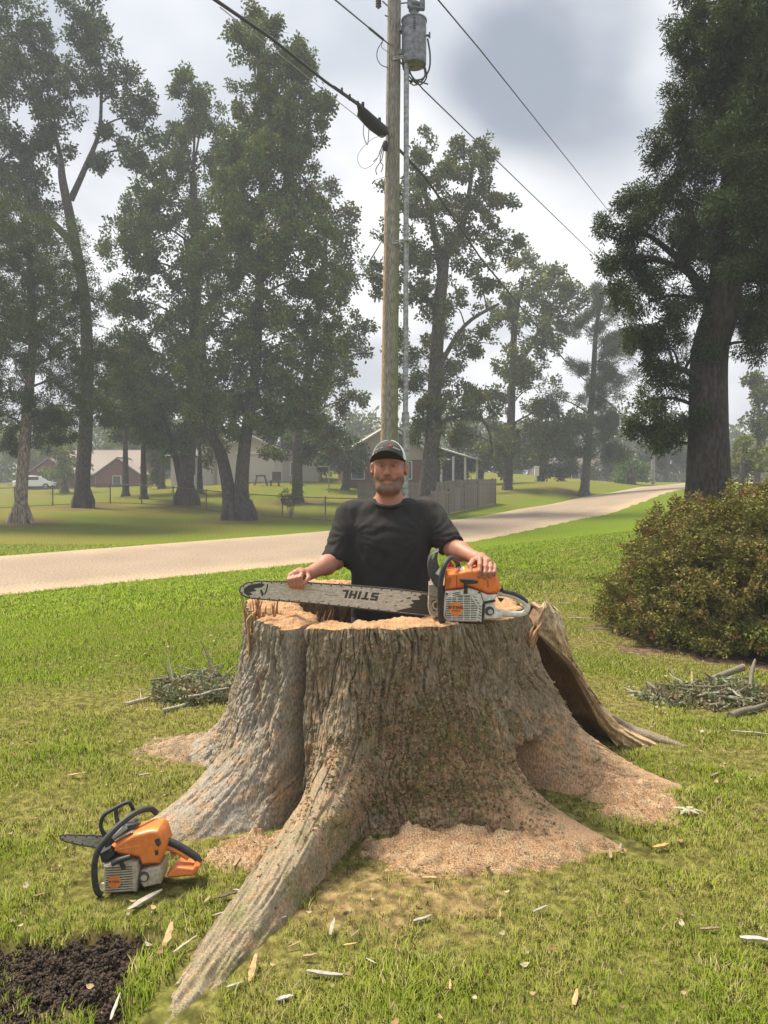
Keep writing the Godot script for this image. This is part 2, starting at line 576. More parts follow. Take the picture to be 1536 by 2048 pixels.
func make_ground() -> void:
	dust_spots = [[G(960, 1712), 0.43, 0.17], [G(1268, 1605), 0.19, 0.24], [G(505, 1712), 0.16, 0.14], [G(380, 1500), 0.25, 0.2]]
	soil_at = G(95, 1960)
	dirt_at = G(760, 1800)
	for q in [[45, 33.5], [168, 43.0], [373, 46.0], [478, 38.0], [1168, 52.0], [252, 56.0], [595, 50.0]]: feet.append(P(q[0], 1000, q[1]))
	var xs := steps(-3.2, 3.2, 0.06, -260, 260, 1.09)
	var zs := steps(-7.5, -1.4, 0.06, -420, 25, 1.075)
	var b := Buf.new()
	var nx := xs.size()
	var nzz := zs.size()
	for j in nzz:
		for i in nx:
			var x := xs[i]
			var z := zs[j]
			var q := road_q(x, z)
			var y := gh(x, z)
			y -= 0.10 * smoothstep(0.0, -0.5, q) * smoothstep(-6.0, -5.5, q)
			if z > -9.0 and absf(x) < 5.0:
				y += nz.get_noise_2d(x * 2.2, z * 2.2) * 0.018
				var so := soil(x, z)
				y += so * (-0.05 + nz.get_noise_2d(x * 12, z * 12) * 0.04)
			b.v.append(Vector3(x, y, z))
			var e := 0.08
			b.n.append(Vector3(gh(x - e, z) - gh(x + e, z), 2.0 * e, gh(x, z - e) - gh(x, z + e)).normalized())
			b.c.append(ground_color(x, z))
	for j in nzz - 1:
		for i in nx - 1:
			var a := j * nx + i
			b.ix.append_array([a, a + 1, a + nx + 1, a, a + nx + 1, a + nx])
	tag(put("ground", b.mesh(), M.ground), "grassy ground of the yard and the lawns beyond the road", "ground", "", "structure")
	# road: a worn tan strip with paler dusty edges
	b = Buf.new()
	var across := [0.12, 0.0, -0.35, -0.9, -1.6, -2.3, -3.0, -3.7, -4.4, -5.1, -5.65, -6.0, -6.12]
	var m := across.size()
	var k := 0
	var s := -60.0
	while s < 130.0:
		for i in m:
			var q: float = across[i]
			q += nz2.get_noise_2d(s * 0.5, q) * 0.07 if (i <= 1 or i >= m - 2) else 0.0
			# invert q,s
			var x := 0.6 * s + 0.8 * (q - 14.0)
			var z := -0.8 * s + 0.6 * (q - 14.0)
			var y := gh(x, z) + 0.03 - (0.12 if (i == 0 or i == m - 1) else 0.0) + 0.03 * sin(clampf(-q / 6.0, 0, 1) * PI)
			b.v.append(Vector3(x, y, z))
			b.n.append(Vector3.UP)
			var c := Color(0.335, 0.253, 0.178) * (1.0 + 0.18 * nz.get_noise_2d(s * 0.4, q * 1.6))
			var edge := maxf(smoothstep(-1.1, 0.0, q + nz2.get_noise_2d(s, 4) * 0.5), smoothstep(-4.6, -6.0, q + nz2.get_noise_2d(s, 9) * 0.5))
			c = c.lerp(Color(0.46, 0.35, 0.225), edge)
			b.c.append(c)
		if k > 0:
			for i in m - 1:
				var a := (k - 1) * m + i
				b.ix.append_array([a, a + m + 1, a + m, a, a + 1, a + m + 1])
		k += 1
		s += 0.5
	tag(put("road", b.mesh(), M.road), "tan gravelly road curving up over the rise", "road", "", "structure")

func blade_clump(count: int, spread_: float, hmin: float, hmax: float, w: float) -> ArrayMesh:
	var b := Buf.new()
	for i in count:
		var a := rnd(0, TAU)
		var r := spread_ * sqrt(rng.randf())
		var o := Vector3(cos(a) * r, -0.01, sin(a) * r)
		var la := rnd(0, TAU)
		var lean := Vector3(cos(la), 0, sin(la)) * rnd(0.15, 0.9)
		var hh := rnd(hmin, hmax)
		var side := Vector3(-sin(la + rnd(-0.7, 0.7)), 0, cos(la)) * w * rnd(0.6, 1.2)
		var p1 := o + Vector3(0, hh * 0.55, 0) + lean * hh * 0.3
		var p2 := o + Vector3(0, hh * rnd(0.75, 1.0), 0) + lean * hh
		var nn := (Vector3.UP * 0.7 - lean * 0.3 + rdir() * 0.25).normalized()
		b.col = Color(1, 1, 1) * rnd(0.75, 1.15)
		var i0 := b.vert(o - side, nn); var i1 := b.vert(o + side, nn)
		var i2 := b.vert(p1 - side * 0.8, nn); var i3 := b.vert(p1 + side * 0.8, nn)
		var i4 := b.vert(p2, nn)
		b.tri(i0, i1, i3); b.tri(i0, i3, i2); b.tri(i2, i3, i4)
	return b.mesh()

func make_grass() -> void:
	var near := blade_clump(11, 0.03, 0.018, 0.058, 0.0019)
	var mid := blade_clump(14, 0.06, 0.02, 0.055, 0.003)
	var farm := blade_clump(16, 0.16, 0.03, 0.07, 0.006)
	for zone in [[near, 1.5, 5.2, 2.6, 4200.0, "turf_near"], [mid, 5.2, 9.5, 3.6, 1100.0, "turf"], [farm, 9.5, 24.0, 6.0, 190.0, "turf"]]:
		var xs := []
		var cols := []
		var d: float = zone[1]
		while d < zone[2]:
			var half: float = d * 0.5 + zone[3] * 0.4
			var cell: float = 1.0 / sqrt(zone[4])
			var x := -half
			while x < half:
				var px := x + rnd(-cell, cell) * 0.6
				var pz := -d + rnd(-cell, cell) * 0.6
				x += cell
				if road_q(px, pz) < 0.1 and road_q(px, pz) > -6.15: continue
				if d < 7.0 and in_stump(px, pz, 0.01): continue
				var dr := dry(px, pz)
				if d < 10.0:
					if rng.randf() < maxf(bare(px, pz) * 1.15, maxf(soil(px, pz) * 1.05, bed(px, pz) * 1.1)): continue
					if rng.randf() < dr * 0.45: continue
				var s := rnd(0.6, 1.15) * (0.8 + 0.5 * nz2.get_noise_2d(px * 2, pz * 2)) * (1.0 - 0.3 * dr)
				if in_saw(px, pz): s *= 0.3
				var bs := Basis(Vector3.UP, rnd(0, TAU)).scaled(Vector3(1, rnd(0.75, 1.2), 1) * s)
				xs.append(Transform3D(bs, Vector3(px, gh(px, pz) + (nz.get_noise_2d(px * 2.2, pz * 2.2) * 0.018 if d < 9.0 else 0.0), pz)))
				var c := turf(px, pz) * 1.15
				if rng.randf() < 0.12 + dr * 0.35: c = c.lerp(Color(0.36, 0.30, 0.15), rnd(0.3, 0.9))
				cols.append(vary(c, 0.22))
			d += cell
		print("grass ", xs.size())
		var o := many("lawn_grass", zone[0], M.grass, xs, cols)
		tag(o, {1.5: "short grass and straw round the stump", 5.2: "mown grass behind the stump", 9.5: "bright mown grass along the road"}[zone[1]], "grass", "", "stuff")

# ---------- stump ----------
const ROOTS := [   # angle, reach beyond the bole, spread in angle at the ground, how fast it sinks
	[-0.30, 1.46, 0.097, 4.5], [-0.86, 0.62, 0.20, 4.2], [0.84, 0.66, 0.18, 9.0], [1.36, 0.52, 0.10, 4.4],
	[-1.75, 0.30, 0.25, 4.0], [2.5, 0.35, 0.3, 4.0], [-2.5, 0.4, 0.3, 4.0]]
const STUMP_H := 0.885

func adiff(a: float, b: float) -> float: return wrapf(a - b, -PI, PI)

func stump_top(th: float) -> float:
	return STUMP_H + 0.05 * smoothstep(1.4, 2.6, absf(th)) + 0.012 * sin(th * 3.0 + 1.0) + nz2.get_noise_2d(th * 3.0, 5.0) * 0.012

# radius at angle th (0 towards the camera, + to the right) and height fraction u
func stump_r(th: float, u: float, fine := true) -> float:
	var rt := 0.715 + 0.03 * sin(absf(th)) + nz2.get_noise_2d(th * 1.6, 0.0) * 0.03
	var right := smoothstep(0.3, 1.5, th) * (1.0 - smoothstep(2.2, 2.9, th))
	var r := rt + (0.10 + 0.20 * right) * pow(1.0 - u, 1.25) + 0.09 * exp(-u * 7.0)
	for q in ROOTS:
		var d := adiff(th, q[0])
		if q[0] == -0.30: d -= 0.07 * smoothstep(0.05, 0.3, u)
		if q[0] == 0.84: d += 0.42 * sqrt(u)      # this root swings outwards
		var sg: float = q[2] * (1.0 + 1.1 * u)
		var g := exp(-(d * d) / (sg * sg))
		if g > 0.001: r += q[1] * g * exp(-u * q[3])
	# the deep crevice on the left front, and the notch between the right-hand roots
	var gd := adiff(th, -0.575 + 0.09 * (1.0 - u) + 0.012 * sin(u * 9.0))
	var gw := 0.030 + 0.02 * (1.0 - u)
	r -= (0.115 + 0.05 * (1.0 - u)) * exp(-(gd * gd) / (gw * gw))
	r += 0.028 * exp(-pow((gd + 0.075) / 0.05, 2.0))
	var nd := adiff(th, 0.98)
	r -= 0.7 * exp(-pow(nd / 0.125, 4.0)) * exp(-pow(absf(u - 0.13) / 0.16, 4.0))
	# the wall behind the split slab is eaten away
	r -= 0.26 * smoothstep(1.55, 1.75, th) * (1.0 - smoothstep(2.3, 2.5, th)) * smoothstep(1.0, 0.85, u)
	return r

func stump_point(th: float, u: float) -> Vector3:
	var r := stump_r(th, u)
	var y := stump_top(th) * u - 0.03 * (1.0 - u)
	var arc := th * 0.8
	# bark plates: long ridges up the bole, lumps, and crumbs
	var ridge := 1.0 - absf(nz2.get_noise_2d(arc * 9.0 + nz2.get_noise_2d(y * 3.0, arc) * 0.5, y * 1.4)) * 2.2
	var ridge2 := 1.0 - absf(nz2.get_noise_2d(arc * 22.0 + 40.0, y * 3.2 + 7.0)) * 2.2
	var rough := 1.0 - 0.4 * smoothstep(-0.45, 0.2, th) * smoothstep(0.9, 0.5, u)
	var n1 := nz2.get_noise_2d(arc * 11.0 + nz2.get_noise_2d(y * 2.5, arc * 2.0) * 0.7, y * 1.1 + 20.0)
	var n2 := nz2.get_noise_2d(arc * 27.0 + 60.0 + nz2.get_noise_2d(y * 6.0, arc * 5.0) * 0.4, y * 3.0)
	var fis := maxf(0.0, 1.0 - absf(n1) / 0.13) * 0.026 + maxf(0.0, 1.0 - absf(n2) / 0.16) * 0.013
	r -= fis * (0.35 + 0.65 * rough) * smoothstep(0.05, 0.3, u + 0.1)
	r += (clampf(ridge, -1, 1) * 0.008 + clampf(ridge2, -1, 1) * 0.006) * (0.45 + 0.55 * rough)
	r += nz.get_noise_3d(sin(th) * 3.0, y * 3.0, cos(th) * 3.0) * 0.035
	r += nz.get_noise_3d(sin(th) * r * 26.0, y * 26.0, cos(th) * r * 26.0) * 0.012 * (1.3 - rough * 0.6)
	# bark streaks that run along the long root
	var al := smoothstep(0.3, 0.08, u) * exp(-pow(adiff(th, -0.33) / 0.22, 2.0))
	if al > 0.01:
		var side := adiff(th, -0.33) * r
		r += al * (nz2.get_noise_2d(side * 34.0, r * 2.5) * 0.02 + nz.get_noise_2d(side * 70.0, r * 9.0) * 0.014)
		y += al * (nz2.get_noise_2d(side * 34.0, r * 2.5) * 0.012 + nz.get_noise_2d(side * 60.0, r * 12.0) * 0.010)
	# rotten pits in the grey bark left of the crevice
	var pit := smoothstep(0.32, 0.5, nz2.get_noise_2d(arc * 10.0 + 90.0, y * 3.0)) * smoothstep(-0.62, -0.72, th) * smoothstep(-1.1, -0.9, th) * smoothstep(0.25, 0.4, u) * smoothstep(0.95, 0.8, u)
	r -= 0.045 * pit
	return SC + Vector3(sin(th) * r, y, cos(th) * r)

func moss_at(th: float, u: float, p: Vector3) -> float:
	var m := 1.1 * exp(-pow((th - 0.42) / 0.36, 2.0)) * exp(-pow((u - 0.30) / 0.24, 2.0))
	m += 0.4 * exp(-pow((th + 0.16) / 0.12, 2.0)) * (1.0 - smoothstep(0.1, 0.3, u))
	return clampf(m * 1.5 + nz.get_noise_3dv(p * 5.0) * 1.1 - 0.25 - 0.5 * smoothstep(-0.35, -0.5, th), 0, 1)

func dust_on(th: float, u: float, p: Vector3) -> float:
	var m := smoothstep(0.66, 0.05, u) * (0.42 - 0.2 * smoothstep(-0.4, -0.6, th) + 0.85 * smoothstep(0.05, 0.7, th) + 0.15 * smoothstep(-0.5, -1.0, th))
	m += 0.25 * exp(-pow((th + 0.1) / 0.5, 2.0)) * exp(-pow((u - 0.4) / 0.3, 2.0))
	m *= 1.0 - 0.8 * exp(-pow(adiff(th, -0.30) / 0.14, 2.0)) * smoothstep(0.3, 0.1, u)
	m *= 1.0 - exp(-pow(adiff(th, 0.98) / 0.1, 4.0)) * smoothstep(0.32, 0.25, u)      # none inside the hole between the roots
	return clampf(m * 1.0 + nz.get_noise_3dv(p * 9.0 + Vector3(40, 0, 0)) * 1.3 - 0.22, 0, 1)

func bark_color(th: float, u: float, p: Vector3) -> Color:
	var grey := Color(0.42, 0.39, 0.335)
	var brown := Color(0.27, 0.205, 0.13)
	var c := brown.lerp(grey, smoothstep(-0.42, -0.66, th + nz2.get_noise_2d(u * 4.0, th * 3.0) * 0.1) * 0.85)
	c = c.lerp(Color(0.34, 0.275, 0.185), 0.5 + nz.get_noise_3dv(p * 3.0) * 0.9)
	# pale worn bark on the long front root
	var rt := exp(-pow(adiff(th, -0.33) / 0.16, 2.0)) * smoothstep(0.45, 0.1, u)
	c = c.lerp(Color(0.40, 0.33, 0.225), rt * 0.75)
	if rt > 0.05:
		var sd := adiff(th, -0.33) * Vector2(p.x - SC.x, p.z - SC.z).length()
		c = c.lerp(Color(0.20, 0.155, 0.095), rt * clampf(nz2.get_noise_2d(sd * 40.0, u * 20.0) * 1.5 + 0.1, 0, 1) * 0.7)
		c = c.lerp(Color(0.22, 0.21, 0.10), rt * clampf(nz.get_noise_3dv(p * 6.0) * 1.5, 0, 1) * 0.6)
	c = c.lerp(Color(0.185, 0.195, 0.03), moss_at(th, u, p) * 0.85)
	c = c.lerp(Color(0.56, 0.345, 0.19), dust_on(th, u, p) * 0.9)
	return c

var hole_tab := []
func hole_r(th: float) -> float:
	return 0.455 + 0.06 * sin(th * 2.0 + 2.2) + 0.05 * smoothstep(-0.6, -1.2, th) * (1.0 - smoothstep(1.6, 2.4, absf(th))) + nz2.get_noise_2d(th * 3.0, 30.0) * 0.04 + nz2.get_noise_2d(th * 14.0, 30.0) * 0.012

func make_stump() -> void:
	var root := thing("tree_stump", SC, "huge hollow mossy tree stump with the man standing inside it", "stump")
	# columns: dense towards the camera, sparse behind
	var ths := PackedFloat32Array()
	var th := -PI
	while th < PI:
		ths.append(th)
		var w := 0.005 if absf(th) < 1.75 else 0.03
		for q in [-0.33]:
			if absf(adiff(th, q)) < 0.26: w = 0.0028
		th += w
	var m := ths.size()
	var us := PackedFloat32Array()
	for j in 210:
		var f := j / 209.0
		us.append(pow(f, 1.55))
	var nu := us.size()
	var b := Buf.new()
	var bark_pts := PackedVector3Array()
	for j in nu:
		for i in m:
			var p := stump_point(ths[i], us[j])
			bark_pts.append(p)
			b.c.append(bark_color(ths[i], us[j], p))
	for j in nu:
		for i in m:
			var r := bark_pts[j * m + (i + 1) % m] - bark_pts[j * m + (i + m - 1) % m]
			var d := bark_pts[mini(j + 1, nu - 1) * m + i] - bark_pts[maxi(j - 1, 0) * m + i]
			b.n.append(r.cross(d).normalized())
	for p in bark_pts: b.v.append(p - SC)
	for j in nu - 1:
		for i in m:
			var i2 := (i + 1) % m
			var a := j * m + i; var a2 := j * m + i2
			b.ix.append_array([a, a + m, a2, a2, a + m, a2 + m])
	print("stump verts ", b.v.size())
	put("bark", b.mesh(), M.bark, root)
	# sawn top
	var t := Buf.new()
	var wall := Buf.new()
	var seg := 420
	var rings := 26
	for k in rings + 1:
		var f := float(k) / rings
		for i in seg:
			var a := -PI + TAU * i / seg
			var po := stump_point(a, 1.0)
			var ro := Vector2(po.x - SC.x, po.z - SC.z).length() - 0.004
			var ri := hole_r(a)
			var r := lerpf(ro, ri, f)
			var y := stump_top(a) + 0.002
			y += nz.get_noise_2d(sin(a) * r * 6.0, cos(a) * r * 6.0) * 0.02 + nz.get_noise_2d(sin(a) * r * 45.0, cos(a) * r * 45.0) * 0.007
			# the left quarter was torn, not sawn
			var torn := smoothstep(-0.62, -0.8, a) * (1.0 - smoothstep(-1.9, -2.2, a) * 0.0)
			if a < -0.6: y += torn * (nz2.get_noise_2d(a * 22.0, r * 6.0) * 0.014 + 0.02 * f)
			y -= 0.012 * pow(absf(f * 2.0 - 1.0), 12.0)
			var p := Vector3(sin(a) * r, y, cos(a) * r)
			t.v.append(p)
			var g := nz.get_noise_3d(p.x * 14.0, 3.0, p.z * 14.0)
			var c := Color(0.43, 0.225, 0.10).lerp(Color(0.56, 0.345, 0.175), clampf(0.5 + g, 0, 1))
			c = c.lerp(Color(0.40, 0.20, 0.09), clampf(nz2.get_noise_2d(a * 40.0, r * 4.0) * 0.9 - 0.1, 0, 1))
			t.c.append(c)
	for k in rings + 1:
		for i in seg:
			var r := t.v[k * seg + (i + 1) % seg] - t.v[k * seg + (i + seg - 1) % seg]
			var d := t.v[mini(k + 1, rings) * seg + i] - t.v[maxi(k - 1, 0) * seg + i]
			var nn := r.cross(d).normalized()
			t.n.append(nn if nn.y > 0 else -nn)
	for k in rings:
		for i in seg:
			var i2 := (i + 1) % seg
			t.quad(k * seg + i, k * seg + i2, (k + 1) * seg + i2, (k + 1) * seg + i)
	put("sawn_top", t.mesh(), M.wood, root)
	var wr := 20
	for k in wr + 1:
		var f := float(k) / wr
		for i in seg:
			var a := -PI + TAU * i / seg
			var top := t.v[rings * seg + i]
			var r := Vector2(top.x, top.z).length() + (nz.get_noise_3d(sin(a) * 4.0, f * 2.0, cos(a) * 4.0) * 0.05 + nz2.get_noise_2d(a * 16.0, f * 2.0) * 0.03) * minf(1.0, f * 5.0)
			wall.v.append(Vector3(sin(a) * r, lerpf(top.y, -0.02, f), cos(a) * r))
			wall.n.append(Vector3(-sin(a), 0, -cos(a)))
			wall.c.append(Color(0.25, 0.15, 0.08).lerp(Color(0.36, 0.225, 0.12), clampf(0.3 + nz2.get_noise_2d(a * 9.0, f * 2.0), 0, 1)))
	for k in wr:
		for i in seg:
			var i2 := (i + 1) % seg
			wall.quad(k * seg + i, k * seg + i2, (k + 1) * seg + i2, (k + 1) * seg + i)
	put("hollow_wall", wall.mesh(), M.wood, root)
	# torn splinters
	var shards := []     # [base world, height, width, lean]
	for i in 16:
		var px := 492.0 + rng.randf() * 68.0
		var tall := 0.17 if px < 535.0 else 0.09
		shards.append([P(px, 1245.0 + rnd(-8, 10), rnd(3.88, 4.02)), rnd(0.35, 1.0) * tall, rnd(0.012, 0.03), Vector3(rnd(-0.25, 0.25), 0, rnd(-0.2, 0.2))])
	shards.append([P(512, 1250, 3.92), 0.17, 0.034, Vector3(0.05, 0, 0)])
	shards.append([P(545, 1240, 3.95), 0.14, 0.03, Vector3(0.15, 0, 0)])
	for i in 9:
		shards.append([P(1042.0 + rnd(-6, 26), 1268.0 + rnd(0, 30), rnd(3.95, 4.1)), rnd(0.04, 0.1), rnd(0.012, 0.028), Vector3(rnd(0.1, 0.6), 0, rnd(-0.2, 0.2))])
	for i in 3: shards.append([P(628.0 + i * 13.0, 1262, 4.32), 0.17 - 0.02 * i, 0.035, Vector3(0.2, 0, 0)])
	for s in shards:
		var sb := Buf.new()
		var o: Vector3 = s[0] - SC - Vector3(0, 0.03, 0)
		var hh: float = s[1] + 0.03
		var w: float = s[2]
		var fibres := 3
		for q in fibres:
			sb.col = Color(0.66, 0.45, 0.24).lerp(Color(0.50, 0.24, 0.10), rng.randf()) * rnd(0.8, 1.05)
			var off := Vector3(rnd(-1, 1), 0, rnd(-1, 1)) * w * 0.5
			var h2 := hh * rnd(0.6, 1.0)
			var ln: Vector3 = s[3]
			sb.tube([o + off, o + off + Vector3(0, h2 * 0.5, 0) + ln * h2 * 0.4, o + off * 0.6 + Vector3(0, h2, 0) + ln * h2], [w * 0.55, w * 0.45, 0.002], 5, true, 0.55)
		put("splinter", sb.mesh(), M.wood, root)
	# curl of bark hanging at the torn edge
	var cb := Buf.new()
	cb.col = Color(0.55, 0.30, 0.12)
	cb.tube(smooth_path([P(512, 1222, 3.86) - SC, P(494, 1240, 3.84) - SC, P(500, 1266, 3.83) - SC, P(520, 1268, 3.83) - SC, P(528, 1246, 3.83) - SC], 5), [0.007], 6, true, 0.4)
	cb.tube([P(497, 1255, 3.86) - SC, P(499, 1290, 3.84) - SC, P(497, 1318, 3.83) - SC], [0.012, 0.014, 0.004], 6, true, 0.5)
	put("bark_curl", cb.mesh(), M.wood, root)
	make_split_slab(root)
	# crumbs of moss and sawdust that cling to the bark
	var moss_mesh := crumb_mesh(7, 0.5)
	var xs := []; var cols := []
	var tries := 0
	while tries < 60000:
		tries += 1
		var a := rnd(-1.5, 1.5)
		var u := pow(rng.randf(), 1.3) * 0.97
		var p := stump_point(a, u) if false else Vector3.ZERO
		var rr := Vector3(sin(a), u, cos(a))
		var ms := moss_at(a, u, SC + rr * 0.85)
		if a < -0.2 and u < 0.22 and rng.randf() < 0.85: continue
		var cr := clampf(exp(-pow((a - 0.15) / 0.5, 2.0)) * exp(-pow((u - 0.42) / 0.4, 2.0)) + nz.get_noise_3dv(rr * 7.0) * 1.0 - 0.2 - 0.5 * smoothstep(-0.35, -0.5, a), 0, 1)
		var kind := rng.randf()
		if kind > maxf(ms, cr): continue
		p = stump_point(a, u)
		var s := rnd(0.45, 1.5)
		xs.append(Transform3D(rbasis().scaled(Vector3.ONE * 0.0058 * s * s), p - SC + Vector3(sin(a), 0.2, cos(a)) * 0.002))
		var c := Color(0.19, 0.19, 0.04)
		var k2 := rng.randf()
		if k2 < 0.7: c = Color(0.60, 0.40, 0.225)
		elif k2 < 0.8: c = Color(0.28, 0.21, 0.13)
		cols.append(vary(c, 0.3))
	print("crumbs ", xs.size())
	many("moss_crumbs", moss_mesh, M.dust, xs, cols, root)

func crumb_mesh(n: int, spike: float) -> ArrayMesh:
	var b := Buf.new()
	for i in n:
		var d := rdir()
		var r := rnd(0.25, 0.55)
		var o := d * rnd(0.2, 0.8)
		b.col = Color.WHITE * rnd(0.7, 1.1)
		var q := []
		var bs := rbasis()
		for c in [Vector3(1, 0, 0), Vector3(-1, 0, 0), Vector3(0, 1, 0), Vector3(0, -1, 0), Vector3(0, 0, 1), Vector3(0, 0, -1)]:
			q.append(b.vert(o + bs * (c * Vector3(1, 1, 0.6)) * r * rnd(0.6, 1.3), bs * c))
		for s in [[0, 2, 4], [0, 4, 3], [0, 3, 5], [0, 5, 2], [1, 4, 2], [1, 3, 4], [1, 5, 3], [1, 2, 5]]:
			b.tri(q[s[0]], q[s[1]], q[s[2]])
	return b.mesh()

# the strip of outer wall that split away on the right
func make_split_slab(root: Node3D) -> void:
	var st := [[1206, 1088, 1098], [1222, 1082, 1124], [1250, 1072, 1134], [1272, 1080, 1140], [1294, 1100, 1146], [1320, 1126, 1155], [1346, 1148, 1168], [1380, 1165, 1188], [1424, 1186, 1222], [1450, 1198, 1247], [1471, 1218, 1278], [1492, 1232, 1325]]
	var rows := []
	for k in 64:
		var f := k / 63.0 * (st.size() - 1)
		var i := mini(int(f), st.size() - 2)
		var t := f - i
		rows.append([lerpf(st[i][0], st[i + 1][0], t), lerpf(st[i][1], st[i + 1][1], t), lerpf(st[i][2], st[i + 1][2], t)])
	var D := 4.5
	var faces := [Buf.new(), Buf.new(), Buf.new()]   # torn front, dark inner face, outer bark
	var grids := [[], [], []]
	for k in rows.size():
		var L := P(rows[k][1], rows[k][0], D) - SC
		var R := P(rows[k][2], rows[k][0], D) - SC
		var jag := maxf(0.0, 1.0 - k / 7.0)
		var fr := []
		for i in 13:
			var t := i / 12.0
			var p := L.lerp(R, t)
			var nn := nz2.get_noise_2d(t * 9.0 + 5.0, k * 0.05) * 0.035 + nz.get_noise_2d(t * 14.0, k * 0.5) * 0.012
			p += Vector3(0.2, 0, 1).normalized() * (nn + 0.03 * sin(t * PI) - 0.05 * t * t)
			p.y += jag * nz2.get_noise_2d(t * 11.0, 2.0) * 0.07
			fr.append(p)
		var inn := []
		var out := []
		for i in 15:
			var t := i / 14.0
			var rot := Basis(Vector3.UP, t * 0.85)
			var p: Vector3 = rot * fr[0]
			var q: Vector3 = rot * fr[12]
			p.y += (nz2.get_noise_2d(t * 12.0, 9.0) * 0.08 - 0.18 * t) * clampf(p.y * 1.6, 0, 1) * (1.0 if i > 0 else 0.0)
			q.y = lerpf(q.y, p.y, clampf(p.y * 1.6, 0, 1) if i > 0 else 0.0)
			if i > 0:
				p += Vector3(p.x, 0, p.z).normalized() * nz2.get_noise_2d(t * 12.0, k * 0.08) * 0.03
				q += Vector3(q.x, 0, q.z).normalized() * (nz2.get_noise_2d(t * 20.0 + 9.0, k * 0.1) * 0.03)
			inn.append(p); out.append(q)
		grids[0].append(fr); grids[1].append(inn); grids[2].append(out)
	for g in 3:
		var b: Buf = faces[g]
		var G_: Array = grids[g]
		var h: int = G_.size()
		var w: int = G_[0].size()
		for k in h:
			for i in w:
				var r: Vector3 = G_[k][mini(i + 1, w - 1)] - G_[k][maxi(i - 1, 0)]
				var d: Vector3 = G_[mini(k + 1, h - 1)][i] - G_[maxi(k - 1, 0)][i]
				var nn := r.cross(d).normalized()
				var want := Vector3(0, 0, 1)
				if g == 1: want = Vector3(-1, 0, 0.3)
				if g == 2: want = Vector3(1, 0, -0.2)
				if nn.dot(want) < 0: nn = -nn
				var p: Vector3 = G_[k][i]
				if g == 0:
					b.col = Color(0.76, 0.57, 0.33).lerp(Color(0.50, 0.31, 0.15), clampf(nz2.get_noise_2d(i * 0.9, k * 0.05) * 1.2 + 0.25 + 0.4 * (k / 63.0), 0, 1))
					if k < 14: b.col = b.col.lerp(Color(0.80, 0.66, 0.44), clampf(0.5 + nz.get_noise_2d(i * 0.8, k * 0.5) * 1.4, 0, 1))
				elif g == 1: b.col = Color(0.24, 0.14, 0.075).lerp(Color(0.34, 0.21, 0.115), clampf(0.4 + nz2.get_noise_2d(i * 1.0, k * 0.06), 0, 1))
				else: b.col = Color(0.22, 0.175, 0.125).lerp(Color(0.36, 0.30, 0.22), clampf(0.4 + nz.get_noise_3dv(p * 8.0), 0, 1))
				b.vert(p, nn)
		for k in h - 1:
			for i in w - 1:
				b.quad(k * w + i, k * w + i + 1, (k + 1) * w + i + 1, (k + 1) * w + i)
	# close the top of the slab
	var tb: Buf = faces[0]
	for i in 14:
		tb.col = Color(0.55, 0.38, 0.2)
		tb.face([grids[1][0][i], grids[1][0][i + 1], grids[2][0][i + 1], grids[2][0][i]])
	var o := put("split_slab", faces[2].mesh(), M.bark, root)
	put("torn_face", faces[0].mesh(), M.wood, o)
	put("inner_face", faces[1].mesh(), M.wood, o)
	# its root running off over the lawn
	var rb := Buf.new()
	rb.col = Color(0.30, 0.24, 0.17)
	var a0 := P(1225, 1462, 4.5)
	var pts := [a0 - SC + Vector3(0.02, 0.05, -0.12), G(1255, 1476) - SC + Vector3(0, 0.035, 0), G(1300, 1482) - SC + Vector3(0, 0.015, 0), G(1345, 1490) - SC, G(1400, 1500) - SC + Vector3(0, -0.03, 0)]
	rb.tube(smooth_path(pts, 6), spread([0.03, 0.075, 0.05, 0.032, 0.02], 25), 12, true, 0.7)
	put("root", rb.mesh(), M.bark, o)

# ---------- trees ----------
# a ball of leaves about one metre across
func leaf_clump(count: int, long: float, wide: float, droop := 0.0, radius := 0.5) -> ArrayMesh:
	var b := Buf.new()
	for i in count:
		var d := rdir()
		var o := d * radius * pow(rng.randf(), 0.45)
		o.y *= 0.75
		var along := (rdir() + d * 0.8 + Vector3(0, -droop, 0)).normalized()
		var side := along.cross(rdir()).normalized()
		var l := long * rnd(0.6, 1.25)
		var w := wide * rnd(0.7, 1.2)
		var nn := (along.cross(side) * (1.0 if rng.randf() < 0.5 else -1.0)).normalized()
		if nn.y < 0: nn = -nn
		nn = (nn + Vector3(0, 0.25, 0)).normalized()
		b.col = Color.WHITE * rnd(0.7, 1.2)
		var i0 := b.vert(o, nn); var i1 := b.vert(o + along * l * 0.5 + side * w * 0.5 - nn * w * 0.12, nn)
		var i2 := b.vert(o + along * l, nn); var i3 := b.vert(o + along * l * 0.5 - side * w * 0.5 - nn * w * 0.12, nn)
		b.tri(i0, i1, i2); b.tri(i0, i2, i3)
	return b.mesh()

var clumps := {}

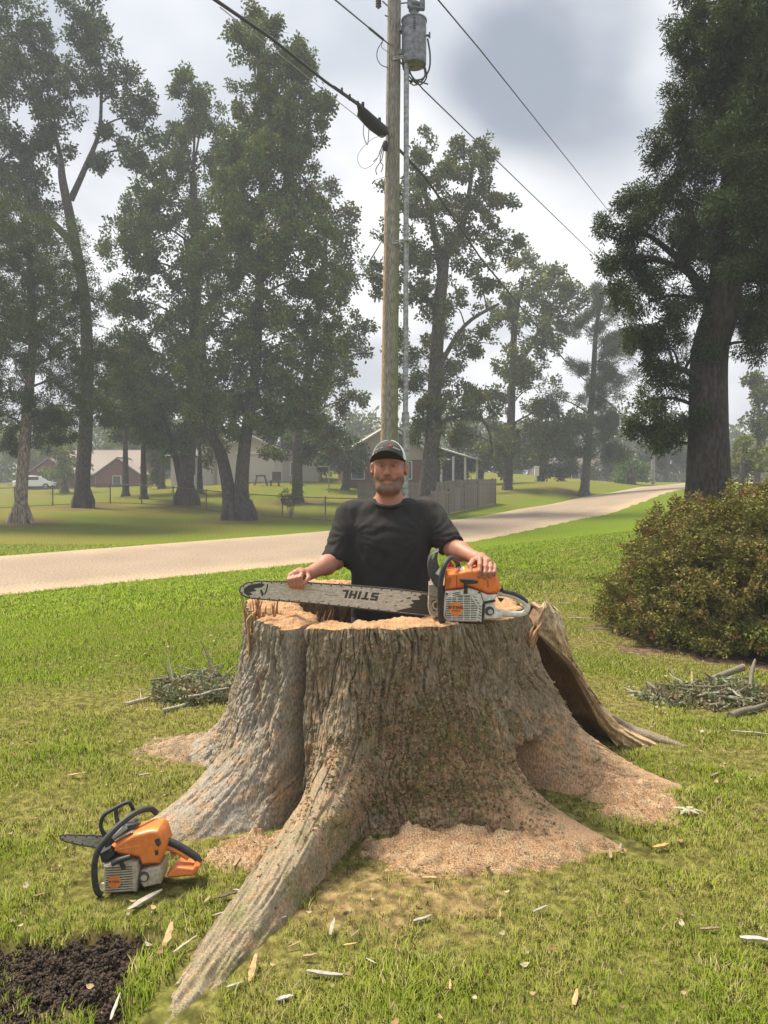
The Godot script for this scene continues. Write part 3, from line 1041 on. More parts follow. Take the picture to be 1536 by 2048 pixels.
# spec: stems [[px, py, width px] ...] base first; lobes [px, py, radius px]; everything stands at distance d
func tree(called: String, label: String, d: float, stems: Array, lobes: Array, col: Color, kind := "broad", dens := 1.0, bark := Color(0.105, 0.085, 0.066), second := Color(0, 0, 0, 0), group := "") -> void:
	var s0: Array = stems[0][0]
	var foot := P(s0[0], s0[1], d)
	foot.y = gh(foot.x, foot.z)
	var root := thing(called, foot, label, "tree", group)
	var b := Buf.new()
	var nodes := []       # points along the wood that limbs can start from
	for si in stems.size():
		var st: Array = stems[si]
		var pts := []
		var rad := []
		for k in st.size():
			var p := P(st[k][0], st[k][1], d) - foot
			if k == 0 and st[k][1] > 940: p.y = -0.15 + gh(foot.x + p.x, foot.z) - foot.y
			p.z = sin(k * 1.7 + si * 2.1) * d * 0.006 * minf(k, 3)
			pts.append(p)
			rad.append(st[k][2] * (0.5 if kind == "near" else 0.40) / F * d)
		var sp := smooth_path(pts, 5)
		var sr := spread(rad, sp.size())
		b.col = bark * rnd(0.9, 1.1)
		b.tube(sp, sr, 12, true)
		if st[0][1] > 940:      # root flare
			for q in 5:
				var a := TAU * q / 5.0 + rnd(-0.4, 0.4)
				var o := Vector3(cos(a), 0, sin(a))
				b.tube([sp[0] + o * rad[0] * 0.4 + Vector3(0, rad[0] * 2.2, 0), sp[0] + o * rad[0] * 0.95 + Vector3(0, rad[0] * 0.8, 0), sp[0] + o * rad[0] * rnd(1.15, 1.5)], [rad[0] * 0.3, rad[0] * 0.34, rad[0] * 0.12], 7)
		for k in range(2, sp.size()): nodes.append([sp[k], sr[k]])
	var xs := []
	var cols := []
	var cl: float = {"broad": 0.52, "fine": 0.42, "pine": 0.5, "near": 0.30}[kind]
	cl *= clampf(d / 42.0, 0.8, 1.5) if kind != "near" else 1.0
	for lb in lobes:
		var c := P(lb[0], lb[1], d) - foot
		var r: float = lb[2] / F * d
		c.z += lb[3] if lb.size() > 3 else rnd(-0.9, 0.9) * r
		# a limb to the lobe from the nearest lower node
		var best = nodes[0]
		var bd := 1e9
		for n in nodes:
			var dist: float = n[0].distance_to(c) + maxf(0.0, n[0].y - c.y + 0.3 * r) * 3.0
			if dist < bd: bd = dist; best = n
		var mid: Vector3 = (best[0] as Vector3).lerp(c, 0.55) + Vector3(0, 0.12 * bd, 0) + rdir() * r * 0.15
		var r0 := minf(best[1] * 0.55, 0.012 * bd + 0.03)
		b.col = bark * rnd(0.8, 1.1)
		b.tube(smooth_path([best[0], mid, c], 4), spread([r0, r0 * 0.7, r0 * 0.35], 9), 6, false)
		var twigs := 5
		for t in twigs:
			var e := c + rdir() * r * rnd(0.6, 0.95)
			b.tube([c, c.lerp(e, 0.5) + rdir() * r * 0.1, e], [r0 * 0.4, r0 * 0.25, 0.008], 4, false)
		var cnt := int(dens * 11.0 * pow(r / cl, 2.0) * (0.7 if r > 2.0 else 1.0)) + 6
		# leaves gather in tufts within the lobe, so that gaps are left between them
		var tufts := []
		for t in maxi(5, int(cnt / 5.0)):
			var dd := rdir()
			tufts.append(c + Vector3(dd.x, dd.y * 0.9, dd.z) * r * pow(rng.randf(), 0.4))
		for t in cnt:
			var tp: Vector3 = tufts[rng.randi() % tufts.size()]
			var p := tp + rdir() * rng.randf() * r * 0.26
			xs.append(Transform3D(rbasis().scaled(Vector3.ONE * cl * rnd(0.6, 1.25) * 1.25), p))
			var cc := col
			if second.a > 0.0 and rng.randf() < second.a: cc = Color(second.r, second.g, second.b)
			cols.append(vary(cc, 0.25))
	put("trunk", b.mesh(), M.tree_bark, root)
	many("crown", clumps[kind], M.leaf, xs, cols, root)

func make_trees() -> void:
	clumps.broad = leaf_clump(34, 0.26, 0.17)
	clumps.fine = leaf_clump(44, 0.24, 0.10, 0.2)
	clumps.pine = leaf_clump(80, 0.34, 0.045)
	clumps.near = leaf_clump(80, 0.20, 0.06, 0.8)
	var dark := Color(0.095, 0.13, 0.052)
	var mid := Color(0.125, 0.17, 0.05)
	var warm := Color(0.15, 0.17, 0.055)
	tree("cedar_tree", "dense dark tree with a pale straight trunk near the road", 33.5,
		[[[45, 1068, 50], [47, 1000, 30], [50, 850, 25], [55, 650, 20], [60, 450, 12]]],
		[[20, 480, 90], [110, 520, 90], [30, 600, 100], [130, 640, 90], [40, 720, 100], [150, 740, 80], [205, 600, 50], [60, 830, 70], [180, 820, 50], [100, 860, 45], [20, 880, 40], [215, 700, 45], [-60, 650, 120], [-60, 500, 100], [-40, 800, 90], [-120, 580, 110]],
		Color(0.09, 0.12, 0.044), "fine", 1.3, Color(0.34, 0.28, 0.22))
	tree("oak_tree", "tall open-crowned tree with a forked dark trunk behind the pale one", 43.0,
		[[[168, 1036, 52], [168, 980, 38], [172, 800, 32], [160, 600, 28], [148, 450, 24], [135, 370, 19], [112, 300, 12], [90, 220, 7]],
		[[142, 400, 16], [170, 330, 13], [195, 250, 9], [210, 150, 5]], [[140, 480, 20], [60, 400, 15], [10, 330, 10]]],
		[[40, 80, 75], [100, 110, 55], [185, 80, 52], [200, 140, 62], [250, 185, 55], [285, 240, 38], [60, 180, 75], [130, 220, 55], [20, 280, 65], [90, 290, 50], [232, 262, 38], [-40, 150, 90], [-40, 320, 90], [185, 45, 26], [20, 380, 60], [80, 400, 50], [278, 310, 36], [200, 330, 30]],
		dark, "broad", 1.0)
	tree("oak_tree", "tall grey-trunked tree with a limb forking low, behind the wire fence", 46.0,
		[[[373, 1006, 52], [375, 960, 38], [380, 850, 34], [385, 600, 28], [390, 350, 16]], [[370, 955, 22], [348, 905, 15], [330, 850, 10], [318, 780, 6]]],
		[[390, 185, 38], [410, 230, 48], [365, 270, 46], [430, 300, 56], [340, 330, 56], [400, 370, 76], [300, 395, 60], [248, 440, 50], [340, 460, 76], [430, 470, 76], [262, 520, 60], [360, 560, 86], [300, 640, 76], [250, 690, 50], [350, 690, 76], [290, 760, 60], [340, 800, 55], [300, 850, 45], [240, 820, 45], [360, 880, 36], [260, 600, 45]],
		mid, "broad", 1.25)
	tree("sweetgum_tree", "tall twin-trunked tree with a pointed crown at the wire fence", 38.0,
		[[[490, 1046, 52], [485, 980, 36], [490, 880, 31], [505, 750, 26], [522, 560, 20], [528, 400, 13], [540, 200, 7]], [[462, 1046, 48], [456, 980, 34], [440, 910, 29], [425, 860, 24], [413, 760, 17], [400, 650, 10]]],
		[[505, 48, 32], [560, 66, 26], [510, 110, 50], [580, 110, 40], [612, 150, 38], [560, 170, 56], [625, 200, 38], [500, 190, 54], [590, 240, 56], [632, 262, 34], [530, 270, 70], [600, 310, 46], [480, 290, 46], [540, 360, 76], [470, 390, 66], [600, 400, 56], [520, 470, 86], [600, 490, 76], [440, 520, 76], [540, 580, 86], [640, 570, 60], [460, 640, 86], [570, 680, 86], [650, 680, 60], [420, 740, 76], [500, 770, 76], [590, 780, 70], [400, 825, 55], [460, 835, 50], [545, 830, 50], [620, 830, 42]],
		mid, "broad", 1.35, Color(0.10, 0.082, 0.064), Color(0.15, 0.15, 0.04, 0.25))
	tree("maple_tree", "slender tree with rusty lower leaves beside the pale garage", 50.0,
		[[[595, 980, 28], [600, 850, 24], [640, 600, 16], [650, 450, 9]]],
		[[642, 385, 36], [682, 430, 36], [660, 480, 55], [702, 520, 45], [690, 590, 46], [722, 650, 34], [705, 720, 44], [650, 760, 55], [712, 800, 36], [664, 850, 46], [610, 890, 40], [690, 890, 34], [560, 900, 34]],
		mid, "broad", 0.75, Color(0.14, 0.12, 0.1), Color(0.17, 0.10, 0.05, 0.2))
	tree("oak_tree", "ivy-clad crooked oak rising between the plank fence and the brick house", 41.0,
		[[[850, 1000, 46], [858, 940, 40], [868, 850, 37], [872, 750, 35], [880, 600, 29], [890, 500, 22]],
		[[885, 560, 20], [860, 420, 15], [832, 330, 9]], [[890, 520, 20], [930, 430, 14], [945, 320, 7]], [[880, 620, 18], [800, 560, 12], [740, 520, 7]], [[875, 740, 14], [930, 650, 10], [1000, 605, 7]], [[868, 850, 14], [930, 830, 10], [970, 850, 8], [985, 905, 5]]],
		[[850, 288, 32], [835, 340, 40], [930, 290, 40], [968, 300, 32], [940, 350, 46], [880, 360, 46], [800, 380, 36], [900, 420, 55], [840, 430, 54], [960, 410, 38], [1000, 408, 30], [970, 470, 44], [1020, 480, 30], [820, 500, 52], [890, 510, 60], [770, 470, 26], [762, 560, 36], [830, 590, 52], [900, 620, 60], [960, 560, 40], [820, 690, 52], [900, 720, 60], [960, 680, 40], [830, 780, 52], [900, 820, 58], [850, 860, 44], [960, 800, 50], [925, 870, 36], [870, 920, 24]],
		Color(0.125, 0.15, 0.05), "broad", 0.8, Color(0.12, 0.105, 0.08), Color(0.17, 0.11, 0.05, 0.08))
	tree("oak_tree", "spreading tree with airy olive crown past the end of the plank fence", 54.0,
		[[[1015, 962, 24], [1020, 850, 20], [1030, 650, 15], [1050, 560, 8]], [[1024, 760, 12], [1080, 660, 8], [1130, 600, 5]]],
		[[1060, 530, 38], [1110, 550, 44], [1142, 572, 30], [1080, 600, 52], [1030, 580, 42], [1130, 632, 40], [1160, 600, 22], [1000, 640, 42], [1060, 680, 50], [1100, 690, 40], [1020, 740, 50], [1060, 780, 50], [990, 800, 44], [1060, 850, 55], [1000, 880, 50], [1090, 890, 46], [1120, 830, 36]],
		warm, "broad", 0.75)
	tree("pine_tree", "thin leaning pine with sparse tiers on the far lawn", 52.0,
		[[[1168, 972, 26], [1173, 900, 19], [1186, 780, 15], [1200, 650, 11], [1206, 575, 5]]],
		[[1150, 655, 24], [1205, 590, 26], [1240, 615, 38], [1195, 640, 26], [1215, 740, 26], [1180, 770, 22], [1205, 870, 28], [1250, 690, 40], [1205, 690, 30], [1160, 735, 24], [1240, 760, 38], [1190, 800, 30], [1140, 850, 34], [1220, 842, 34], [1160, 900, 30], [1115, 800, 22], [1225, 900, 30]],
		Color(0.085, 0.12, 0.05), "pine", 1.5, Color(0.13, 0.11, 0.1))
	var near_lobes := [[1420, 40, 75], [1490, 60, 100], [1440, 150, 80], [1395, 190, 55], [1500, 200, 100], [1400, 275, 62], [1450, 310, 90], [1520, 330, 90], [1350, 330, 45], [1318, 380, 42], [1390, 400, 66], [1460, 440, 85], [1285, 440, 42], [1250, 470, 36], [1350, 480, 56], [1420, 520, 66], [1320, 535, 55], [1540, 500, 90], [1268, 520, 34], [1370, 600, 52], [1330, 640, 44], [1390, 690, 44], [1310, 720, 42], [1345, 770, 50], [1300, 800, 40], [1360, 845, 40], [1500, 640, 60], [1520, 560, 70], [1385, 110, 36], [1385, 50, 36], [1600, 300, 150], [1600, 100, 150], [1650, 520, 120], [1500, -80, 110], [1400, -60, 60], [1440, 110, 75, 1.2], [1465, 230, 80, 1.3], [1440, 350, 75, 1.3], [1420, 450, 66, 1.2], [1480, 500, 66, 1.2], [1470, 20, 90, 1.2], [1430, 560, 40, 1.0], [1490, 330, 70, 1.2], [1300, 600, 40], [1345, 690, 44], [1530, 420, 70], [1500, 690, 36], [1535, 650, 46], [1310, 860, 26], [1240, 600, 36], [1262, 670, 38], [1222, 530, 28], [1330, 885, 32], [1285, 855, 32], [1205, 455, 24], [1260, 400, 30], [1310, 300, 30], [1345, 250, 34], [1620, -100, 150], [1750, 250, 150]]
	tree("cedar_tree", "massive dark tree with a thick trunk rising behind the azalea bush", 14.0,
		[[[1412, 1150, 116], [1412, 960, 84], [1418, 850, 76], [1430, 700, 72], [1440, 600, 66], [1460, 350, 50], [1480, 100, 34], [1490, -200, 14]],
		[[1436, 640, 30], [1380, 540, 18], [1320, 480, 10], [1260, 460, 5]], [[1425, 780, 22], [1370, 740, 12], [1320, 740, 6]], [[1460, 340, 24], [1410, 230, 12], [1390, 120, 6]]],
		near_lobes, Color(0.06, 0.086, 0.038), "near", 1.7, Color(0.055, 0.047, 0.04))
	# woods and single trees farther off
	var back := [
		["bright yellow-green tree behind the far left brick house", 60, 985, 92.0, [[60, 880, 60], [20, 900, 50], [110, 890, 50], [90, 840, 40], [60, 940, 45]], Color(0.13, 0.15, 0.04)],
		["light green tree standing right of the far brick house roof", 232, 984, 90.0, [[240, 880, 45], [215, 920, 36], [265, 900, 36], [230, 830, 40], [260, 945, 30], [200, 800, 40]], Color(0.11, 0.13, 0.04)],
		["low bright green bush-like tree left of the brick house", 130, 992, 70.0, [[130, 935, 30], [105, 950, 24], [150, 915, 30], [120, 900, 30]], Color(0.10, 0.12, 0.035)],
		["low rounded tree hiding the gap between the brick house and the grey trunk", 325, 990, 68.0, [[325, 930, 34], [305, 950, 24], [345, 905, 34], [310, 890, 30]], Color(0.075, 0.09, 0.03)],
		["thin-stemmed tree before the brick house roof", 252, 995, 56.0, [[252, 850, 45], [230, 800, 46], [275, 790, 46], [250, 740, 56], [210, 760, 40]], Color(0.06, 0.078, 0.03)],
		["straight pole-like tree by the wire fence line", 288, 1000, 50.0, [[290, 830, 40], [310, 770, 56], [270, 720, 46], [330, 860, 40], [300, 880, 34]], Color(0.065, 0.078, 0.03)],
		["leaning young tree behind the twin trunks", 400, 992, 54.0, [[400, 900, 36], [390, 850, 46], [420, 880, 34], [360, 870, 36]], Color(0.09, 0.10, 0.03)],
		["dark tree over the pale garage roof", 565, 975, 66.0, [[560, 880, 40], [530, 900, 34], [600, 860, 40], [570, 830, 44], [630, 900, 34]], Color(0.05, 0.062, 0.028)],
		["dark tree by the left side of the gabled house", 690, 970, 58.0, [[690, 905, 34], [660, 920, 30], [715, 890, 28], [670, 880, 30], [700, 930, 26]], Color(0.05, 0.06, 0.03)],
		["round olive tree behind the carport posts", 960, 965, 62.0, [[960, 900, 46], [930, 930, 30], [990, 920, 40], [950, 860, 46], [1000, 870, 36]], Color(0.075, 0.085, 0.035)],
		["low dark evergreen on the crest left of the pine", 1080, 962, 66.0, [[1080, 905, 46], [1050, 925, 36], [1110, 925, 36], [1085, 870, 36], [1130, 940, 26]], Color(0.045, 0.06, 0.028)],
		["small round bright bush-like tree beside the far pole", 1262, 968, 64.0, [[1262, 945, 26], [1245, 952, 20], [1280, 952, 18], [1262, 930, 18]], Color(0.08, 0.12, 0.035)],
		["dark broad tree behind the far pole", 1330, 965, 78.0, [[1330, 900, 46], [1300, 920, 36], [1360, 920, 36], [1290, 880, 30], [1350, 860, 40], [1220, 930, 34], [1190, 940, 26]], Color(0.05, 0.062, 0.03)],
		["yellow-green tree to the right of the massive trunk", 1478, 962, 40.0, [[1478, 925, 46], [1510, 935, 40], [1460, 945, 36], [1540, 920, 50], [1495, 900, 36]], Color(0.12, 0.13, 0.035)],
		["slim tree with a grey stem at the right edge", 1512, 950, 46.0, [[1515, 800, 30], [1535, 840, 40], [1500, 850, 22], [1560, 790, 50], [1520, 760, 26], [1560, 880, 40]], Color(0.07, 0.085, 0.04)],
	]
	for t in back:
		var l: Array = t[4]
		var topx: float = l[0][0]
		var topy := 2000.0
		for q in l: topy = minf(topy, q[1])
		tree("distant_tree", t[0], t[3], [[[t[1], t[2], 14.0 + 300.0 / t[3]], [t[1] + 2, (t[2] + topy) * 0.5, 10], [topx, topy, 4]]], l, t[5] * 1.8, "broad", 0.8, Color(0.13, 0.11, 0.09), Color(0, 0, 0, 0), "trees beyond the road")
	# the far edge of the woods, one mass
	var xs := []
	var cols := []
	for i in 2600:
		var x := rnd(-95, 75)
		var z := -rnd(100, 118)
		var hh := 7.0 + 3.0 * nz2.get_noise_2d(x * 0.06, 3.0) + 2.5 * nz2.get_noise_2d(x * 0.25, 3.0)
		xs.append(Transform3D(rbasis().scaled(Vector3.ONE * rnd(1.6, 3.0)), Vector3(x, gh(x, z) + rnd(0.0, hh), z)))
		cols.append(vary(Color(0.13, 0.155, 0.055), 0.3))
	tag(many("distant_woods", clumps.broad, M.leaf, xs, cols), "continuous line of woods far behind the houses", "woods", "", "stuff")
	make_trunk_litter()

func make_trunk_litter() -> void:
	pass

# ---------- buildings ----------
func quad_part(called: String, pts: Array, thick: float, c: Color, m: Material, parent: Node) -> MeshInstance3D:
	# a slab with the given outer face (counted round), thickened to the back
	var b := Buf.new()
	b.col = c
	var nn: Vector3 = ((pts[1] - pts[0]).cross(pts[2] - pts[0])).normalized()
	if nn.z < 0: nn = -nn
	var back := []
	for p in pts: back.append(p - nn * thick)
	b.face(pts)
	var n := pts.size()
	for i in n: b.face([pts[i], pts[(i + 1) % n], back[(i + 1) % n], back[i]])
	# faces above are flat; make them agree with the outside
	var cen := Vector3.ZERO
	for p in pts: cen += p / n
	cen -= nn * thick * 0.5
	for i in b.v.size():
		if b.n[i].dot(b.v[i] - cen) < 0: b.n[i] = -b.n[i]
	for i in range(0, b.ix.size(), 3):
		var f := (b.v[b.ix[i + 1]] - b.v[b.ix[i]]).cross(b.v[b.ix[i + 2]] - b.v[b.ix[i]])
		if f.dot(b.n[b.ix[i]]) > 0:
			var t := b.ix[i + 1]; b.ix[i + 1] = b.ix[i + 2]; b.ix[i + 2] = t
	return put(called, b.mesh(), m, parent)

func box_part(called: String, ctr: Vector3, size: Vector3, c: Color, m: Material, parent: Node, bev := 0.01, bs := Basis()) -> MeshInstance3D:
	var b := Buf.new()
	b.col = c
	b.box(ctr, size, bev, bs)
	return put(called, b.mesh(), m, parent)

# a simple gabled body: x along the front, ridge along x or z
func gabled(root: Node3D, w: float, dp: float, h: float, rise: float, wallc: Color, roofc: Color, ridge_z: bool, over := 0.4, gablec := Color(0, 0, 0, 0)) -> void:
	var wm: Material = M.brick if wallc.r > wallc.g * 1.6 else M.siding
	box_part("wall", Vector3(0, h * 0.5 - 0.3, -dp * 0.5), Vector3(w, h + 0.6, dp), wallc, wm, root)
	if ridge_z:
		for e in [0.0, -dp]:
			var g := Buf.new()
			g.col = gablec if gablec.a > 0 else wallc
			g.extr([Vector2(-w * 0.5, h), Vector2(w * 0.5, h), Vector2(0, h + rise)], e - 0.1, e + 0.004)
			put("gable", g.mesh(), M.siding, root)
		for s in [-1.0, 1.0]:
			var e := Vector2(w * 0.5 + over, -over * rise / (w * 0.5))
			quad_part("roof", [Vector3(s * e.x, h + e.y + 0.12, over), Vector3(0, h + rise + 0.12, over), Vector3(0, h + rise + 0.12, -dp - over), Vector3(s * e.x, h + e.y + 0.12, -dp - over)], 0.12, roofc, M.roof, root)
			var tr := Buf.new()
			tr.col = Color(0.55, 0.52, 0.46)
			tr.tube([Vector3(s * e.x, h + e.y, over + 0.02), Vector3(0, h + rise, over + 0.02)], [0.1], 4)
			put("fascia", tr.mesh(), M.plain, root)
	else:
		for s in [-1.0, 1.0]:
			var zz := 0.0 if s > 0 else -dp
			var zo: float = zz + s * over
			var yo := h - over * rise / (dp * 0.5)
			quad_part("roof", [Vector3(-w * 0.5 - over, yo + 0.12, zo), Vector3(w * 0.5 + over, yo + 0.12, zo), Vector3(w * 0.5 + over, h + rise + 0.12, -dp * 0.5), Vector3(-w * 0.5 - over, h + rise + 0.12, -dp * 0.5)], 0.12, roofc, M.roof, root)
		for e in [-1.0, 1.0]:
			var g := Buf.new()
			g.col = gablec if gablec.a > 0 else wallc
			g.xf = Transform3D(Basis(Vector3.UP, PI / 2), Vector3(e * (w * 0.5 - 0.05), 0, 0))
			g.extr([Vector2(0, h), Vector2(dp, h), Vector2(dp * 0.5, h + rise)], -0.05, 0.05)
			put("gable", g.mesh(), M.brick, root)
		box_part("fascia", Vector3(0, h - over * rise / (dp * 0.5), over + 0.03), Vector3(w + over * 2, 0.2, 0.05), Color(0.6, 0.58, 0.54), M.plain, root)

func window(root: Node3D, x: float, y: float, w: float, h: float, z := 0.0) -> void:
	var fr := box_part("window", Vector3(x, y, z + 0.03), Vector3(w + 0.16, h + 0.16, 0.06), Color(0.62, 0.62, 0.6), M.plain, root)
	box_part("pane", Vector3(x, y, z + 0.055), Vector3(w, h, 0.03), Color(0.05, 0.06, 0.065), M.glass, fr, 0.0)

func make_far_buildings() -> void:
	M.brick = mat(Color(1, 1, 1), 0.9, noise_tex(0.12, 0.6, 1.0, 3, 61), Vector3(1.2, 2.4, 1.2))
	M.siding = mat(Color(1, 1, 1), 0.7)
	M.roof = mat(Color(1, 1, 1), 0.9, M.fine, Vector3.ONE * 0.8)
	M.glass = mat(Color(1, 1, 1), 0.08)
	# gabled house behind the plank fence
	var p := P(775, 955, 60.0)
	p.y = gh(p.x, p.z)
	var r := thing("gabled_house", p, "brick house with a beige gable behind the plank fence", "house")
	r.rotation.y = 0.12
	gabled(r, 6.6, 9.0, 2.7, 2.0, Color(0.24, 0.095, 0.06), Color(0.11, 0.10, 0.095), true, 0.5, Color(0.40, 0.355, 0.28))
	box_part("wall_siding", Vector3(0, 2.55, 0.03), Vector3(6.6, 0.9, 0.06), Color(0.40, 0.355, 0.28), M.siding, r)
	window(r, 1.25, 3.55, 0.8, 1.1, 0.004)
	window(r, -2.3, 1.3, 0.9, 1.3)
	window(r, 1.4, 1.3, 0.9, 1.3)
	# carport to the right: low roof on white posts
	var cp := quad_part("carport_roof", [Vector3(3.3, 3.3, 0.3), Vector3(7.4, 2.1, 0.3), Vector3(7.4, 2.1, -6.0), Vector3(3.3, 3.3, -6.0)], 0.12, Color(0.12, 0.11, 0.1), M.roof, r)
	var tr := Buf.new()
	tr.col = Color(0.6, 0.58, 0.54)
	tr.tube([Vector3(3.3, 3.22, 0.34), Vector3(7.4, 2.02, 0.34)], [0.07], 4)
	put("fascia", tr.mesh(), M.plain, cp)
	for i in 4: box_part("post", Vector3(4.2 + i * 0.95, 1.2, 0.1), Vector3(0.16, 2.4 - i * 0.05, 0.16), Color(0.72, 0.72, 0.7), M.plain, r)
	box_part("carport_wall", Vector3(5.4, 1.0, -5.6), Vector3(4.2, 2.4, 0.2), Color(0.20, 0.085, 0.055), M.brick, r)
	# pale garage among the trees
	p = P(500, 975, 64.0)
	p.y = gh(p.x, p.z)
	r = thing("garage_house", p, "pale grey house with a garage end behind the twin trunks", "house")
	gabled(r, 5.4, 8.0, 2.6, 1.3, Color(0.52, 0.49, 0.45), Color(0.14, 0.135, 0.135), true, 0.4)
	box_part("garage_door", Vector3(0.9, 1.05, 0.04), Vector3(2.4, 2.1, 0.08), Color(0.56, 0.53, 0.48), M.siding, r)
	box_part("trim", Vector3(1.0, 2.42, 0.06), Vector3(4.2, 0.2, 0.12), Color(0.7, 0.68, 0.64), M.plain, r)
	box_part("side_wing", Vector3(4.2, 0.9, -2.0), Vector3(3.0, 2.4, 4.0), Color(0.36, 0.34, 0.31), M.siding, r)
	quad_part("wing_roof", [Vector3(2.6, 2.3, 0.4), Vector3(6.0, 2.1, 0.4), Vector3(6.0, 3.2, -3.5), Vector3(2.6, 3.4, -3.5)], 0.12, Color(0.13, 0.125, 0.125), M.roof, r)
	window(r, 3.8, 1.1, 0.8, 1.0, 0.0)
	box_part("left_wing", Vector3(-4.6, 0.9, -2.5), Vector3(4.0, 2.4, 4.5), Color(0.5, 0.47, 0.43), M.siding, r)
	quad_part("wing_roof", [Vector3(-7.0, 2.15, 0.2), Vector3(-2.4, 2.15, 0.2), Vector3(-2.4, 3.1, -3.0), Vector3(-7.0, 3.1, -3.0)], 0.12, Color(0.14, 0.135, 0.135), M.roof, r)
	window(r, -4.4, 1.2, 0.9, 1.2, -0.25)
	for i in 3: box_part("porch_post", Vector3(-5.9 + i * 1.5, 1.0, 0.0), Vector3(0.16, 2.3, 0.16), Color(0.3, 0.27, 0.24), M.plain, r)
	# far brick house on the left
	p = P(185, 990, 82.0)
	p.y = gh(p.x, p.z) - 0.1
	r = thing("brick_house", p, "low brick house with a broad pale roof among the far left trees", "house")
	r.scale = Vector3.ONE * 0.85
	gabled(r, 10.5, 8.0, 2.0, 2.6, Color(0.26, 0.11, 0.08), Color(0.42, 0.35, 0.30), false, 0.5)
	for gx in [-4.3, 4.0]:
		var g := Buf.new()
		g.col = Color(0.26, 0.11, 0.08)
		g.extr([Vector2(gx - 2.6, -0.5), Vector2(gx + 2.6, -0.5), Vector2(gx + 2.6, 1.6), Vector2(gx, 3.4), Vector2(gx - 2.6, 1.6)], -1.0, 2.6)
		put("wing", g.mesh(), M.brick, r)
		for s in [-1.0, 1.0]:
			quad_part("wing_roof", [Vector3(gx + s * 2.9, 1.55, 2.9), Vector3(gx, 3.62, 2.9), Vector3(gx, 3.62, -2.0), Vector3(gx + s * 2.9, 1.55, -2.0)], 0.14, Color(0.42, 0.35, 0.30), M.roof, r)
	for wx in [-1.2, 1.0]: window(r, wx, 1.0, 1.0, 1.0)
	window(r, -4.3, 0.9, 0.9, 1.0, 2.6)
	window(r, 4.0, 0.9, 0.9, 1.0, 2.6)
	# low brown building beyond the crest on the right
	p = P(1150, 966, 92.0)
	p.y = gh(p.x, p.z) - 0.6
	r = thing("low_building", p, "low brown-roofed building beyond the crest of the lawn", "building")
	gabled(r, 9.0, 6.0, 1.8, 1.2, Color(0.18, 0.13, 0.11), Color(0.14, 0.11, 0.095), false)
	for wx in [-2.0, 0.0, 2.0]: window(r, wx, 1.0, 0.8, 0.7)
	# white meter box on a post on the crest
	p = P(1073, 962, 61.0)
	p.y = gh(p.x, p.z)
	r = thing("meter_box", p, "small white box on a post at the lawn crest", "box")
	box_part("post", Vector3(0, 0.2, 0), Vector3(0.1, 0.7, 0.1), Color(0.5, 0.48, 0.45), M.plain, r)
	box_part("cabinet", Vector3(0, 0.85, 0), Vector3(0.34, 0.7, 0.25), Color(0.75, 0.75, 0.74), M.plain, r, 0.03)
	box_part("cap", Vector3(0, 1.22, 0), Vector3(0.4, 0.06, 0.31), Color(0.7, 0.7, 0.7), M.plain, r, 0.02)
	# white car far left
	p = P(74, 990, 80.0)
	p.y = gh(p.x, p.z)
	r = thing("parked_car", p, "small white car parked by the far brick house", "car")
	var cb := Buf.new()
	cb.col = Color(0.72, 0.72, 0.72)
	cb.extr([Vector2(-2.1, 0.3), Vector2(2.1, 0.3), Vector2(2.15, 0.75), Vector2(1.3, 0.9), Vector2(0.7, 1.4), Vector2(-1.0, 1.42), Vector2(-1.7, 0.95), Vector2(-2.15, 0.85)], -0.8, 0.8, 0.08)
	put("body", cb.mesh(), M.plain, r)
	box_part("side_window", Vector3(-0.2, 1.15, 0.81), Vector3(1.5, 0.34, 0.02), Color(0.03, 0.03, 0.035), M.glass, r)
	for wx in [-1.3, 1.3]:
		var wb := Buf.new()
		wb.col = Color(0.03, 0.03, 0.03)
		wb.tube([Vector3(wx, 0.32, 0.62), Vector3(wx, 0.32, 0.84)], [0.32], 14)
		var wh := put("wheel", wb.mesh(), M.plain, r)
		var hb := Buf.new()
		hb.col = Color(0.4, 0.4, 0.4)
		hb.tube([Vector3(wx, 0.32, 0.83), Vector3(wx, 0.32, 0.86)], [0.18], 10)
		put("hubcap", hb.mesh(), M.plain, wh)
	# garden table and chair by the garage
	p = P(522, 978, 60.0)
	p.y = gh(p.x, p.z)
	r = thing("garden_stand", p, "dark splay-legged garden stand on the lawn by the garage", "table")
	box_part("tabletop", Vector3(0, 0.78, 0), Vector3(0.75, 0.12, 0.5), Color(0.1, 0.08, 0.07), M.plain, r)
	for sx in [-1, 1]:
		for sz in [-1, 1]:
			var lb := Buf.new()
			lb.col = Color(0.1, 0.08, 0.07)
			lb.tube([Vector3(sx * 0.28, 0.75, sz * 0.18), Vector3(sx * 0.5, -0.03, sz * 0.28)], [0.035], 6)
			put("leg", lb.mesh(), M.plain, r)
	p = P(550, 979, 60.0)
	p.y = gh(p.x, p.z)
	r = thing("garden_chair", p, "low dark garden chair next to the splay-legged stand", "chair")
	box_part("seat", Vector3(0, 0.4, 0), Vector3(0.7, 0.08, 0.6), Color(0.09, 0.08, 0.075), M.plain, r)
	box_part("backrest", Vector3(0.1, 0.75, -0.28), Vector3(0.7, 0.7, 0.08), Color(0.09, 0.08, 0.075), M.plain, r)
	for sx in [-1, 1]:
		for sz in [-1, 1]: box_part("leg", Vector3(sx * 0.3, 0.18, sz * 0.25), Vector3(0.06, 0.42, 0.06), Color(0.08, 0.07, 0.065), M.plain, r)

